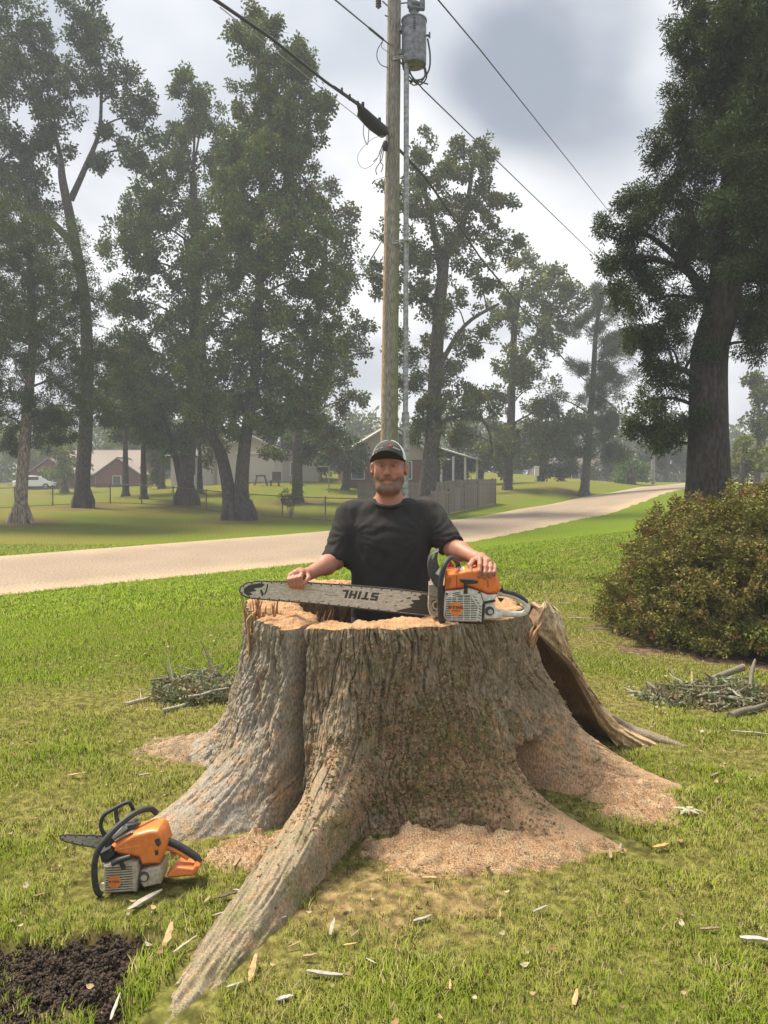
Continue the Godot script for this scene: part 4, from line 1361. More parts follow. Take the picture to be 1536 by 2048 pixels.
# ---------- fences ----------
func make_fences() -> void:
	M.plank = mat(Color(1, 1, 1), 0.9, noise_tex(0.03, 0.55, 1.0, 5, 71, FastNoiseLite.TYPE_SIMPLEX_SMOOTH, 512, 1.8), Vector3(2.2, 0.4, 2.2))
	# near run, stepping down to the left, and far run behind it
	plank_fence("grey plank fence stepping down beside the road", [[990, 1015, 968, 47.0], [955, 1020, 972, 45.0], [928, 1024, 977, 43.5], [897, 1030, 983, 42.0], [862, 1034, 990, 40.0], [835, 1038, 996, 38.8]])
	plank_fence("weathered plank fence run in front of the brick house", [[985, 975, 964, 60.0], [960, 976, 961, 58.0], [934, 978, 959, 56.0], [912, 980, 956, 54.5], [889, 981, 953, 53.0], [866, 982, 950, 52.0], [840, 982, 946, 51.0], [815, 981, 944, 50.5], [785, 980, 943, 50.5], [750, 980, 943, 50.8], [715, 980, 943, 51.0]])
	# wire fence on the left
	var posts := [[-40, 42.0], [30, 43.0], [106, 44.5], [165, 45.5], [221, 46.0], [284, 45.5], [347, 44.5], [413, 43.0], [490, 41.5], [565, 40.0], [651, 37.5], [735, 36.0]]
	var a := P(posts[0][0], 1000, posts[0][1])
	a.y = gh(a.x, a.z)
	var r := thing("wire_fence", a, "low rusty chain link fence crossing the far lawn", "fence")
	var tops := []
	for q in posts:
		var o := P(q[0], 1000, q[1])
		o.y = gh(o.x, o.z)
		var b := Buf.new()
		b.col = Color(0.13, 0.09, 0.065)
		b.tube([o - a + Vector3(0, -0.1, 0), o - a + Vector3(0, 1.15, 0)], [0.035], 7)
		b.ell(o - a + Vector3(0, 1.17, 0), Vector3(0.045, 0.03, 0.045), 7, 4)
		put("post", b.mesh(), M.plain, r)
		tops.append(o - a)
	var wires := Buf.new()
	wires.col = Color(0.16, 0.13, 0.10)
	for i in tops.size() - 1:
		var rb := Buf.new()
		rb.col = Color(0.13, 0.09, 0.065)
		var p0: Vector3 = tops[i]; var p1: Vector3 = tops[i + 1]
		rb.tube([p0 + Vector3(0, 1.12, 0), p1 + Vector3(0, 1.12, 0)], [0.025], 6)
		put("rail", rb.mesh(), M.plain, r)
		var rb2 := Buf.new()
		rb2.col = Color(0.10, 0.075, 0.05)
		rb2.tube([p0 + Vector3(0, 0.05, 0), p1 + Vector3(0, 0.05, 0)], [0.02], 5)
		put("bottom_wire", rb2.mesh(), M.plain, r)
		var ln := p0.distance_to(p1)
		var n := int(ln / 0.12)
		for k in n:
			for s in [0.0, 1.06]:
				var e0 := p0.lerp(p1, float(k) / n)
				var e1 := p0.lerp(p1, minf(1.0, (k + 9.0) / n))
				e0.y += s; e1.y += 1.06 - s
				e0.y += 0.05; e1.y += 0.05
				wires.tube([e0, e1], [0.002], 3, false)
	var w := put("wire_mesh", wires.mesh(), M.plain, r)
	w.set_meta("kind", "stuff")
	# sapling at the wire fence
	var o2 := P(582, 1035, 39.5)
	o2.y = gh(o2.x, o2.z)
	var s := thing("sapling", o2, "small leafy sapling growing against the wire fence", "sapling")
	var sb := Buf.new()
	sb.col = Color(0.14, 0.12, 0.08)
	var xs := []; var cols := []
	for i in 7:
		var e := Vector3(rnd(-0.45, 0.45), rnd(0.7, 1.75), rnd(-0.4, 0.4))
		sb.tube([Vector3(0, -0.05, 0), e * 0.5 + Vector3(0, 0.1, 0), e], [0.02, 0.014, 0.005], 5)
		for k in 7:
			xs.append(Transform3D(rbasis().scaled(Vector3.ONE * rnd(0.22, 0.4)), e + rdir() * 0.22))
			cols.append(vary(Color(0.10, 0.125, 0.035), 0.2))
	put("stem", sb.mesh(), M.plain, s)
	many("foliage", clumps.broad, M.leaf, xs, cols, s)

func plank_fence(label: String, st: Array) -> void:
	var org := P(st[0][0], st[0][1], st[0][3])
	org.y = gh(org.x, org.z)
	var r := thing("plank_fence", org, label, "fence")
	for i in st.size() - 1:
		var a := P(st[i][0], st[i][1], st[i][3]); var b := P(st[i + 1][0], st[i + 1][1], st[i + 1][3])
		var hh := P(st[i][0], st[i][2], st[i][3]).y - a.y
		var ga := gh(a.x, a.z); var gb := gh(b.x, b.z)
		var top := maxf(ga, gb) + hh
		var d := Vector3(b.x - a.x, 0, b.z - a.z)
		var ln := d.length()
		var dir := d / ln
		var bs := Basis(dir, Vector3.UP, dir.cross(Vector3.UP))
		var n := maxi(4, int(ln / 0.155))
		var w := ln / n
		for k in n:
			var f := (k + 0.5) / n
			var base := a + d * f
			var g := lerpf(ga, gb, f) + 0.03
			var t := top + rnd(-0.025, 0.015)
			box_part("plank", Vector3(base.x, (g + t) * 0.5, base.z) - org, Vector3(w - 0.012, t - g, 0.022), Color(0.31, 0.26, 0.205) * rnd(0.72, 1.15), M.plank, r, 0.0, bs)
		for hy in [0.25, 0.85]:
			box_part("rail", Vector3((a.x + b.x) * 0.5, lerpf(minf(ga, gb), top, hy), (a.z + b.z) * 0.5) - org + bs.z * 0.04, Vector3(ln, 0.09, 0.05), Color(0.25, 0.215, 0.175), M.plank, r, 0.0, bs)
		box_part("cap_rail", Vector3((a.x + b.x) * 0.5, top - 0.14, (a.z + b.z) * 0.5) - org - bs.z * 0.03 * signf(bs.z.z) * -1.0, Vector3(ln - 0.02, 0.07, 0.03), Color(0.31, 0.27, 0.225), M.plank, r, 0.0, bs)
		box_part("post", Vector3(a.x, (ga + top + 0.05) * 0.5, a.z) - org, Vector3(0.1, top + 0.1 - ga, 0.1), Color(0.24, 0.205, 0.165), M.plank, r, 0.0, bs)

# ---------- utility pole ----------
func cable(called: String, label: String, pts: Array, r: float, sag := 0.0, c := Color(0.05, 0.05, 0.055), parent: Node = null, group := "") -> MeshInstance3D:
	var b := Buf.new()
	b.col = c
	var out := []
	for i in pts.size() - 1:
		for k in 10:
			var t := k / 10.0
			out.append((pts[i] as Vector3).lerp(pts[i + 1], t) - Vector3(0, sag * 4.0 * t * (1.0 - t), 0))
	out.append(pts[-1])
	b.tube(out, [r], 6)
	var o := put(called, b.mesh(), M.plain, parent)
	if parent == null: tag(o, label, "cable", group)
	return o

func loop(parent: Node, called: String, pts: Array, d: float, r: float, org: Vector3, c := Color(0.07, 0.07, 0.075)) -> void:
	var q := []
	for p in pts: q.append(P(p[0], p[1], d) - org)
	var b := Buf.new()
	b.col = c
	b.tube(smooth_path(q, 6), [r], 5)
	put(called, b.mesh(), M.plain, parent)

func make_pole_and_lines() -> void:
	M.pole = mat(Color(1, 1, 1), 0.9, noise_tex(0.03, 0.6, 1.0, 5, 81, FastNoiseLite.TYPE_SIMPLEX_SMOOTH, 512, 1.9), Vector3(5, 0.35, 5), bump_tex(0.05, 5.0, 4, 82), 0.8)
	M.metal = mat(Color(1, 1, 1), 0.45, M.coarse, Vector3.ONE * 1.5, null, 1.0, 0.35)
	var D := 14.0
	var foot := P(776, 1128, D)
	foot.y = gh(foot.x, foot.z)
	var r := thing("utility_pole", foot, "tall weathered wooden utility pole behind the man", "pole")
	# the pole, with the orange raw streak on its left and algae on its right
	var b := Buf.new()
	var a0 := P(775, 1128, D); a0.y = foot.y - 0.2
	var top := P(791, -190, D)
	var rows := 60
	var sides := 28
	for k in rows + 1:
		var f := float(k) / rows
		var c := a0.lerp(top, f)
		var rr := lerpf(0.170, 0.108, f)
		for i in sides + 1:
			var an := TAU * i / sides
			var d := Vector3(sin(an), 0, cos(an))
			var p := c + d * (rr + nz2.get_noise_2d(an * 3.0, f * 6.0) * 0.004)
			b.v.append(p - foot); b.n.append(d)
			var col := Color(0.36, 0.335, 0.28) * (1.0 + 0.35 * nz2.get_noise_2d(an * 5.0, f * 3.0))
			var da := absf(adiff(an, -1.15 + nz2.get_noise_2d(1.0, f * 9.0) * 0.15))
			col = col.lerp(Color(0.62, 0.36, 0.19), (1.0 - smoothstep(0.22, 0.34, da)) * (1.0 - smoothstep(0.5, 0.62, f + nz2.get_noise_2d(an * 9.0, 1.0) * 0.1)) * 0.9)
			col = col.lerp(Color(0.30, 0.33, 0.12), smoothstep(0.15, 0.7, an + nz2.get_noise_2d(an * 4.0, f * 12.0) * 0.4) * (1.0 - smoothstep(1.6, 2.2, an)) * (1.0 - smoothstep(0.4, 0.75, f)) * 0.75)
			b.c.append(col)
	for k in rows:
		for i in sides:
			var q := k * (sides + 1) + i
			b.quad(q, q + 1, q + sides + 2, q + sides + 1)
	put("shaft", b.mesh(), M.pole, r)
	# grey riser pipe with couplings and standoff brackets
	b = Buf.new()
	b.col = Color(0.40, 0.41, 0.41)
	var c0 := P(810, 1128, D - 0.1); c0.y = foot.y - 0.1
	var c1 := P(813, 105, D - 0.1)
	var cm := P(811, 836, D - 0.1)
	b.tube([c0 - foot, cm - foot], [0.056], 12)
	b.tube([cm - foot, c1 - foot], [0.046], 12)
	b.tube([cm - foot - Vector3(0, 0.08, 0), cm - foot + Vector3(0, 0.1, 0)], [0.066], 12)
	b.tube([c1 - foot - Vector3(0, 0.05, 0), c1 - foot + Vector3(0, 0.06, 0)], [0.055], 12)
	put("riser_pipe", b.mesh(), M.metal, r)
	for y in [118.0, 486.0]:
		b = Buf.new()
		b.col = Color(0.5, 0.5, 0.5)
		var e0 := P(786, y + 2, D - 0.14) - foot
		var e1 := P(815, y - 4, D - 0.12) - foot
		b.tube([e0, e1], [0.016], 6)
		b.tube([e0 + Vector3(0, 0.04, -0.02), e1 + Vector3(0, 0.05, -0.02)], [0.012], 6)
		b.box(e1, Vector3(0.13, 0.035, 0.13), 0.01)
		put("standoff_bracket", b.mesh(), M.metal, r)
	# ground wire stapled to the left face
	cable("ground_wire", "", [P(779, 110, D - 0.16) - foot, P(777, 300, D - 0.17) - foot, P(771, 352, D - 0.17) - foot], 0.007, 0.0, Color(0.07, 0.07, 0.07), r)
	for q in [[784, 20, 765, 3], [783, 38, 770, 31], [795, 8, 815, 6]]:
		b = Buf.new()
		b.col = Color(0.1, 0.1, 0.11)
		b.tube([P(q[0], q[1], D) - foot, P(q[2], q[3], D) - foot], [0.012], 5)
		put("hook", b.mesh(), M.metal, r)
	# insulator at the very top left
	b = Buf.new()
	b.col = Color(0.10, 0.09, 0.11)
	for i in 4: b.ell(P(757, -2 + i * 5, D) - foot, Vector3(0.055, 0.018, 0.055), 10, 5)
	b.tube([P(757, -12, D) - foot, P(757, 18, D) - foot], [0.02], 6)
	b.tube([P(757, -4, D) - foot, P(785, -8, D) - foot], [0.015], 6)
	put("insulator", b.mesh(), M.plain, r)
	# service drop bundle hanging below the splice
	b = Buf.new()
	b.col = Color(0.06, 0.06, 0.065)
	b.ell(P(770, 292, D - 0.1) - foot, Vector3(0.05, 0.1, 0.05), 8, 6)
	b.tube([P(770, 288, D - 0.1) - foot, P(782, 286, D - 0.08) - foot], [0.015], 6)
	for q in [[[765, 290], [757, 312], [747, 324]], [[766, 295], [760, 320], [766, 332], [762, 345]], [[768, 290], [764, 318], [752, 338], [754, 350]]]:
		var l := []
		for e in q: l.append(P(e[0], e[1], D - 0.14) - foot)
		b.tube(smooth_path(l, 4), [0.009], 5)
	b.tube([P(744, 368, D - 0.1) - foot, P(750, 361, D - 0.1) - foot], [0.014], 5)
	b.tube([P(750, 361, D - 0.1) - foot, P(782, 350, D - 0.1) - foot], [0.005], 5)
	put("drop_clamp", b.mesh(), M.plain, r)
	# transformer
	var tc := P(828, 132, D - 0.05)
	var t := thing("transformer", tc, "grey cylindrical transformer bolted to the utility pole", "transformer")
	var r0 := 0.215
	var th := P(828, 38, D - 0.05).y - tc.y
	b = Buf.new()
	b.col = Color(0.23, 0.235, 0.255)
	var pr := [[0.0, 0.02], [0.17, 0.0], [r0 - 0.005, 0.01], [r0, 0.03], [r0, th * 0.93], [r0 + 0.012, th * 0.935], [r0 + 0.012, th * 0.965], [r0 - 0.02, th * 0.985], [0.0, th * 1.03]]
	lathe(b, pr, 28)
	put("tank", b.mesh(), M.metal, t)
	b = Buf.new()
	b.col = Color(0.15, 0.17, 0.19)
	lathe(b, [[0.0, th], [0.065, th], [0.065, th + 0.12], [0.10, th + 0.14], [0.10, th + 0.17], [0.06, th + 0.19], [0.10, th + 0.23], [0.10, th + 0.26], [0.0, th + 0.3]], 14)
	put("bushing", b.mesh(), M.plain, t)
	b = Buf.new()
	b.col = Color(0.22, 0.26, 0.28)
	b.box(Vector3(-0.07, th + 0.24, 0.03), Vector3(0.10, 0.16, 0.09), 0.02)
	b.box(Vector3(0.14, th + 0.23, 0.0), Vector3(0.10, 0.18, 0.09), 0.02)
	b.box(Vector3(0.04, th + 0.15, 0.02), Vector3(0.26, 0.03, 0.08), 0.01)
	put("cutout_bracket", b.mesh(), M.metal, t)
	b = Buf.new()
	b.col = Color(0.2, 0.2, 0.22)
	b.box(Vector3(-0.26, th * 0.78, -0.02), Vector3(0.16, 0.10, 0.12), 0.01)
	b.box(Vector3(-0.26, th * 0.28, -0.02), Vector3(0.16, 0.10, 0.12), 0.01)
	put("hanger", b.mesh(), M.metal, t)
	b = Buf.new()
	b.col = Color(0.12, 0.12, 0.13)
	b.tube([Vector3(r0 - 0.01, th * 0.62, 0.03), Vector3(r0 + 0.06, th * 0.62, 0.03)], [0.02], 8)
	b.box(Vector3(r0 + 0.055, th * 0.63, 0.03), Vector3(0.03, 0.10, 0.03), 0.005)
	put("terminal", b.mesh(), M.metal, t)
	for i in 5:      # stencilled dashes down the front of the tank
		box_part("stencil_mark", Vector3(0.0, th * 0.86 - i * 0.042, r0 + 0.002), Vector3(0.035, 0.022, 0.004), Color(0.04, 0.04, 0.045), M.plain, t, 0.0)
	loop(t, "lead", [[855, 78], [860, 110], [858, 140], [845, 158], [828, 162], [820, 168]], D, 0.016, tc)
	loop(t, "lead", [[846, 130], [850, 150], [842, 164], [828, 160], [818, 140]], D, 0.014, tc)
	loop(t, "lead", [[848, 128], [853, 155], [840, 170], [824, 160], [806, 138]], D + 0.05, 0.014, tc)
	loop(t, "lead", [[818, 162], [838, 164], [856, 169]], D, 0.014, tc)
	loop(t, "lead", [[805, 132], [812, 150], [825, 170], [838, 168]], D - 0.05, 0.012, tc)
	# lines
	var A := P(779, 90, D - 0.1)
	cable("power_line", "thin power line with a splice sleeve rising left from the pole top", [A, P(670, 0, 11.2), P(520, -125, 8.6)], 0.011)
	var sl := Buf.new()
	sl.col = Color(0.05, 0.05, 0.055)
	sl.tube([A.lerp(P(670, 0, 11.2), 0.14), A.lerp(P(670, 0, 11.2), 0.42)], [0.02], 7)
	put("splice_sleeve", sl.mesh(), M.plain, get_node("power_line"))
	cable("power_line", "power line running from the pole down right past the transformer", [P(795, 118, D), P(845, 178, 15.6), P(940, 270, 19.5), P(1240, 560, 44.0), P(1330, 640, 60.0)], 0.014, 0.0)
	cable("power_line", "highest line crossing the sky to the right of the pole", [P(800, -95, 12.6), P(876, 0, 14.6), P(960, 100, 18.0), P(1215, 420, 40.0), P(1330, 560, 60.0)], 0.015)
	var B := P(777, 268, D - 0.1)
	cable("communication_cable", "thick black cable carrying the splice case to the left of the pole", [B, P(722, 214, 13.1), P(650, 163, 12.1), P(540, 75, 10.6), P(430, 0, 9.4), P(300, -90, 8.2)], 0.022)
	cable("communication_cable", "thick black cable descending right of the pole through the oak", [P(795, 296, D), P(850, 355, 15.6), P(900, 425, 18.0), P(960, 515, 22.0), P(1130, 722, 36.0), P(1192, 782, 44.0), P(1290, 870, 58.0)], 0.028)
	cable("support_wire", "fine wire strung just above the black splice case", [B + Vector3(0, 0.09, 0), P(720, 208, 13.1), P(668, 172, 12.3)], 0.008)
	cable("support_wire", "fine grey wire slanting up left below the black cable", [P(720, 238, 13.1), P(655, 187, 12.2), P(560, 110, 10.8), P(440, 15, 9.5)], 0.006, 0.0, Color(0.3, 0.3, 0.3))
	# splice case
	var s0 := P(722, 216, 13.1)
	var sc := thing("splice_case", s0, "black splice case hanging on the cable beside the pole", "splice case")
	b = Buf.new()
	b.col = Color(0.02, 0.022, 0.025)
	var ax := P(768, 258, 13.8) - s0
	b.tube([Vector3.ZERO - ax * 0.12, Vector3(0, -0.03, 0), ax * 0.06 + Vector3(0, -0.07, 0), ax * 0.5 + Vector3(0, -0.085, 0), ax * 0.93 + Vector3(0, -0.07, 0), ax * 1.0 + Vector3(0, -0.05, 0)], [0.022, 0.06, 0.105, 0.115, 0.105, 0.06], 12)
	put("housing", b.mesh(), M.plain, sc)
	b = Buf.new()
	b.col = Color(0.03, 0.03, 0.035)
	for f in [0.08, 0.8]: b.box(ax * f + Vector3(0, 0.06, 0), Vector3(0.05, 0.12, 0.05), 0.01)
	for f in [0.05, 0.18, 0.3]:
		b.box(s0.lerp(P(668, 172, 12.3), f * 2.4) - s0 + Vector3(0, 0.02, 0), Vector3(0.035, 0.1, 0.035), 0.008)
	put("hanger_clamp", b.mesh(), M.plain, sc)
	loop(sc, "tail_wire", [[728, 248], [727, 270], [735, 290], [738, 256]], 13.3, 0.007, s0)
	loop(sc, "tail_wire", [[768, 272], [745, 278], [722, 300], [715, 318], [722, 334], [735, 336], [752, 322], [760, 300]], 13.5, 0.005, s0, Color(0.4, 0.4, 0.42))
	var lw := thing("slack_loop", P(770, 88, D - 0.1), "loose loop of wire at the left of the pole below the thin line", "wire")
	loop(lw, "wire", [[766, 82], [756, 98], [754, 115], [762, 130], [777, 136]], D - 0.1, 0.008, lw.position)
	loop(lw, "wire", [[765, 84], [764, 96], [779, 106]], D - 0.1, 0.005, lw.position)
	# pole at the crest of the road, and thin post near the garage
	var p := P(1305, 972, 66.0)
	p.y = gh(p.x, p.z)
	var fp := thing("utility_pole", p, "plain pale pole standing at the road crest", "pole")
	b = Buf.new()
	b.col = Color(0.42, 0.40, 0.37)
	b.tube([Vector3(0, -0.3, 0), Vector3(0, 6.5, 0)], [0.17, 0.14], 12)
	put("shaft", b.mesh(), M.pole, fp)
	b = Buf.new()
	b.col = Color(0.3, 0.3, 0.3)
	b.box(Vector3(0, 6.2, 0), Vector3(1.6, 0.12, 0.1), 0.02)
	put("crossarm", b.mesh(), M.pole, fp)
	p = P(658, 972, 56.0)
	p.y = gh(p.x, p.z)
	var tp := thing("clothesline_post", p, "thin grey metal post on the lawn before the dark trees", "post")
	b = Buf.new()
	b.col = Color(0.38, 0.38, 0.37)
	b.tube([Vector3(0, -0.1, 0), Vector3(0, 1.9, 0)], [0.05], 8)
	put("upright", b.mesh(), M.metal, tp)
	b = Buf.new()
	b.col = Color(0.38, 0.38, 0.37)
	b.tube([Vector3(-0.8, 1.9, 0), Vector3(0.1, 1.9, 0)], [0.035], 6)
	put("crossbar", b.mesh(), M.metal, tp)

func lathe(b: Buf, pr: Array, seg := 16) -> void:
	for k in pr.size() - 1:
		var p0 := Vector2(pr[k][0], pr[k][1]); var p1 := Vector2(pr[k + 1][0], pr[k + 1][1])
		var d := (p1 - p0).normalized()
		var nn := Vector2(d.y, -d.x)
		var base := b.v.size()
		for i in seg + 1:
			var an := TAU * i / seg
			var o := Vector3(sin(an), 0, cos(an))
			var n3 := o * nn.x + Vector3(0, nn.y, 0)
			b.vert(o * p0.x + Vector3(0, p0.y, 0), n3)
			b.vert(o * p1.x + Vector3(0, p1.y, 0), n3)
		for i in seg:
			var q := base + i * 2
			b.quad(q, q + 1, q + 3, q + 2)

# ---------- azalea ----------
func make_bush() -> void:
	var c := Vector3(4.12, 0.0, -7.7)
	var root := thing("azalea_bush", c, "large rounded azalea bush with rusty and green leaves", "bush")
	var leafm := leaf_clump(30, 0.42, 0.2, 0.0, 0.6)
	var rad := Vector3(1.85, 1.38, 1.45)
	var xs := []; var cols := []
	var st := Buf.new()
	for i in 60:
		var a := rnd(0, TAU)
		var e := Vector3(cos(a) * rad.x * rnd(0.3, 0.9), rad.y * rnd(0.4, 0.85), sin(a) * rad.z * rnd(0.3, 0.9))
		st.col = Color(0.20, 0.16, 0.12) * rnd(0.7, 1.1)
		st.tube(smooth_path([Vector3(cos(a) * 0.35, -0.05, sin(a) * 0.25), e * Vector3(0.6, 0.35, 0.6), e], 4), spread([0.028, 0.02, 0.007], 9), 5, false)
	put("stem", st.mesh(), M.plain, root)
	var n := 0
	while n < 11500:
		var d := rdir()
		if d.y < -0.25: continue
		var lump := 1.0 + nz.get_noise_3dv(d * 2.2 + Vector3(7, 0, 0)) * 0.16 + nz.get_noise_3dv(d * 6.0) * 0.12
		var deep := pow(rng.randf(), 1.7)
		var p := d * rad * lump * (1.0 - deep * 0.5)
		p.y = p.y * (1.0 + 0.12 * (1.0 - absf(d.y))) + 0.12
		if p.y < 0.08: p.y = rnd(0.08, 0.3)
		n += 1
		var sc := rnd(0.06, 0.105)
		xs.append(Transform3D(rbasis().scaled(Vector3.ONE * sc), p))
		var red := clampf(0.2 + 0.5 * nz.get_noise_3dv(p * 1.6) + 0.3 * d.y + rnd(-0.3, 0.3), 0, 1)
		var col := Color(0.165, 0.17, 0.045).lerp(Color(0.23, 0.13, 0.075), red * 0.6)
		cols.append(vary(col, 0.3))
		if rng.randf() < 0.03 and deep < 0.15:      # shoots that stand out of the outline
			var q := p + d * rnd(0.04, 0.14)
			xs.append(Transform3D(rbasis().scaled(Vector3.ONE * 0.06), q))
			cols.append(vary(Color(0.20, 0.09, 0.055), 0.3))
	many("foliage", leafm, M.leaf, xs, cols, root)

# ---------- figure ----------
# prims: ["cap", a, b, ra, rb, op] | ["ell", c, r, basis, op] | ["tor", table, op] | ["cut", point, normal]; op 0 joins, 1 carves
func sdf_mesh(b: Buf, prims: Array, lo: Vector3, hi: Vector3, cell: float, k: float, colfn: Callable, shift := Vector3.ZERO) -> void:
	var nx := int((hi.x - lo.x) / cell) + 2
	var ny := int((hi.y - lo.y) / cell) + 2
	var nz_ := int((hi.z - lo.z) / cell) + 2
	var f := PackedFloat32Array()
	f.resize(nx * ny * nz_)
	f.fill(1.0)
	var sy := nx
	var sz := nx * ny
	for pr in prims:
		var kind: String = pr[0]
		var b0: Vector3
		var b1: Vector3
		var op := 0
		var kk := k
		if kind == "cap":
			var rr: float = maxf(pr[3], pr[4])
			b0 = (pr[1] as Vector3).min(pr[2]) - Vector3.ONE * rr
			b1 = (pr[1] as Vector3).max(pr[2]) + Vector3.ONE * rr
			op = pr[5]
			if pr.size() > 6: kk = pr[6]
		elif kind == "ell":
			var rm: float = maxf(pr[2].x, maxf(pr[2].y, pr[2].z))
			b0 = pr[1] - Vector3.ONE * rm
			b1 = pr[1] + Vector3.ONE * rm
			op = pr[4]
			if pr.size() > 5: kk = pr[5]
		elif kind == "tor":
			b0 = Vector3(-0.4, pr[1][0][0], -0.3)
			b1 = Vector3(0.4, pr[1][-1][0], 0.3)
			op = pr[2]
		else:
			b0 = lo; b1 = hi
		var mg := kk * 1.5 + cell * 2.5
		var i0 := maxi(0, int((b0.x - mg - lo.x) / cell)); var i1 := mini(nx - 1, int((b1.x + mg - lo.x) / cell) + 1)
		var j0 := maxi(0, int((b0.y - mg - lo.y) / cell)); var j1 := mini(ny - 1, int((b1.y + mg - lo.y) / cell) + 1)
		var k0 := maxi(0, int((b0.z - mg - lo.z) / cell)); var k1 := mini(nz_ - 1, int((b1.z + mg - lo.z) / cell) + 1)
		var A := Vector3.ZERO; var BA := Vector3.ZERO; var bb := 1.0; var ra := 0.0; var rb := 0.0
		var R := Vector3.ONE; var inv := Basis()
		if kind == "cap":
			A = pr[1]; BA = pr[2] - pr[1]; bb = maxf(BA.dot(BA), 1e-9); ra = pr[3]; rb = pr[4]
		elif kind == "ell":
			A = pr[1]; R = pr[2]; inv = (pr[3] as Basis).inverse()
		for kz in range(k0, k1 + 1):
			for jy in range(j0, j1 + 1):
				var ta := 0.1; var tb := 0.1; var tx := 0.0; var tz := 0.0
				var py := lo.y + jy * cell
				if kind == "tor":
					var tab: Array = pr[1]
					var q := 0
					while q < tab.size() - 2 and tab[q + 1][0] < py: q += 1
					var t := clampf((py - tab[q][0]) / (tab[q + 1][0] - tab[q][0]), 0, 1)
					ta = lerpf(tab[q][1], tab[q + 1][1], t); tb = lerpf(tab[q][2], tab[q + 1][2], t)
					tx = lerpf(tab[q][3], tab[q + 1][3], t); tz = lerpf(tab[q][4], tab[q + 1][4], t)
				for ixx in range(i0, i1 + 1):
					var p := Vector3(lo.x + ixx * cell, py, lo.z + kz * cell)
					var d := 1.0
					if kind == "cap":
						var pa := p - A
						var t := clampf(pa.dot(BA) / bb, 0.0, 1.0)
						d = (pa - BA * t).length() - (ra + (rb - ra) * t)
					elif kind == "ell":
						var q := inv * (p - A)
						var q1 := q / R
						var l0 := q1.length()
						var l1 := (q1 / R).length()
						d = l0 * (l0 - 1.0) / maxf(l1, 1e-6)
					elif kind == "tor":
						var qx := (p.x - tx) / ta
						var qz := (p.z - tz) / tb
						var e := pow(pow(absf(qx), 2.4) + pow(absf(qz), 2.4), 1.0 / 2.4)
						d = (e - 1.0) * minf(ta, tb)
						d = maxf(d, maxf(pr[1][0][0] - py, py - pr[1][-1][0]))
					else:
						d = (p - pr[1]).dot(pr[2])
					var id := ixx + jy * sy + kz * sz
					var a := f[id]
					if kind == "cut":
						f[id] = maxf(a, d)
					elif op == 0:
						var h := maxf(kk - absf(a - d), 0.0) / kk
						f[id] = minf(a, d) - h * h * kk * 0.25
					else:
						var h2 := maxf(kk - absf(a + d), 0.0) / kk
						f[id] = maxf(a, -d) + h2 * h2 * kk * 0.25
	# surface nets
	var vid := PackedInt32Array()
	vid.resize(nx * ny * nz_)
	vid.fill(-1)
	var offs := [0, 1, sy, sy + 1, sz, sz + 1, sz + sy, sz + sy + 1]
	var edges := [[0, 1], [2, 3], [4, 5], [6, 7], [0, 2], [1, 3], [4, 6], [5, 7], [0, 4], [1, 5], [2, 6], [3, 7]]
	for kz in nz_ - 1:
		for jy in ny - 1:
			for ixx in nx - 1:
				var id := ixx + jy * sy + kz * sz
				var s := f[id] < 0.0
				if (f[id + 1] < 0.0) == s and (f[id + sy] < 0.0) == s and (f[id + sy + 1] < 0.0) == s and (f[id + sz] < 0.0) == s and (f[id + sz + 1] < 0.0) == s and (f[id + sz + sy] < 0.0) == s and (f[id + sz + sy + 1] < 0.0) == s:
					continue
				var acc := Vector3.ZERO
				var n := 0
				for e in edges:
					var fa := f[id + offs[e[0]]]
					var fb := f[id + offs[e[1]]]
					if (fa < 0.0) != (fb < 0.0):
						var t := fa / (fa - fb)
						var pa := Vector3(e[0] & 1, (e[0] >> 1) & 1, (e[0] >> 2) & 1)
						var pb := Vector3(e[1] & 1, (e[1] >> 1) & 1, (e[1] >> 2) & 1)
						acc += pa.lerp(pb, t)
						n += 1
				acc /= n
				var x0 := clampi(ixx, 1, nx - 3); var y0 := clampi(jy, 1, ny - 3); var z0 := clampi(kz, 1, nz_ - 3)
				var g0 := x0 + y0 * sy + z0 * sz
				var g := Vector3(f[g0 + 1] + f[g0 + 2] - f[g0 - 1] - f[g0], f[g0 + sy] + f[g0 + 2 * sy] - f[g0 - sy] - f[g0], f[g0 + sz] + f[g0 + 2 * sz] - f[g0 - sz] - f[g0]).normalized()
				var p := lo + (Vector3(ixx, jy, kz) + acc) * cell
				b.col = colfn.call(p, g)
				vid[id] = b.vert(p - shift, g)
	for kz in range(1, nz_ - 1):
		for jy in range(1, ny - 1):
			for ixx in range(1, nx - 1):
				var id := ixx + jy * sy + kz * sz
				var s := f[id] < 0.0
				if (f[id + 1] < 0.0) != s: net_quad(b, vid[id], vid[id - sy], vid[id - sy - sz], vid[id - sz])
				if (f[id + sy] < 0.0) != s: net_quad(b, vid[id], vid[id - 1], vid[id - 1 - sz], vid[id - sz])
				if (f[id + sz] < 0.0) != s: net_quad(b, vid[id], vid[id - 1], vid[id - 1 - sy], vid[id - sy])

func resmooth(b: Buf) -> void:
	var acc := PackedVector3Array()
	acc.resize(b.v.size())
	for i in range(0, b.ix.size(), 3):
		var p := b.ix[i]; var q := b.ix[i + 1]; var r := b.ix[i + 2]
		var f := (b.v[r] - b.v[p]).cross(b.v[q] - b.v[p])
		acc[p] += f; acc[q] += f; acc[r] += f
	for i in b.v.size(): b.n[i] = acc[i].normalized() if acc[i].length_squared() > 1e-20 else b.n[i]

func net_quad(b: Buf, i: int, j: int, k: int, l: int) -> void:
	if i < 0 or j < 0 or k < 0 or l < 0: return
	b.quad(i, j, k, l)

const MAN := Vector3(0.027, 0.0, -4.2)
const SKIN := Color(0.40, 0.18, 0.115)

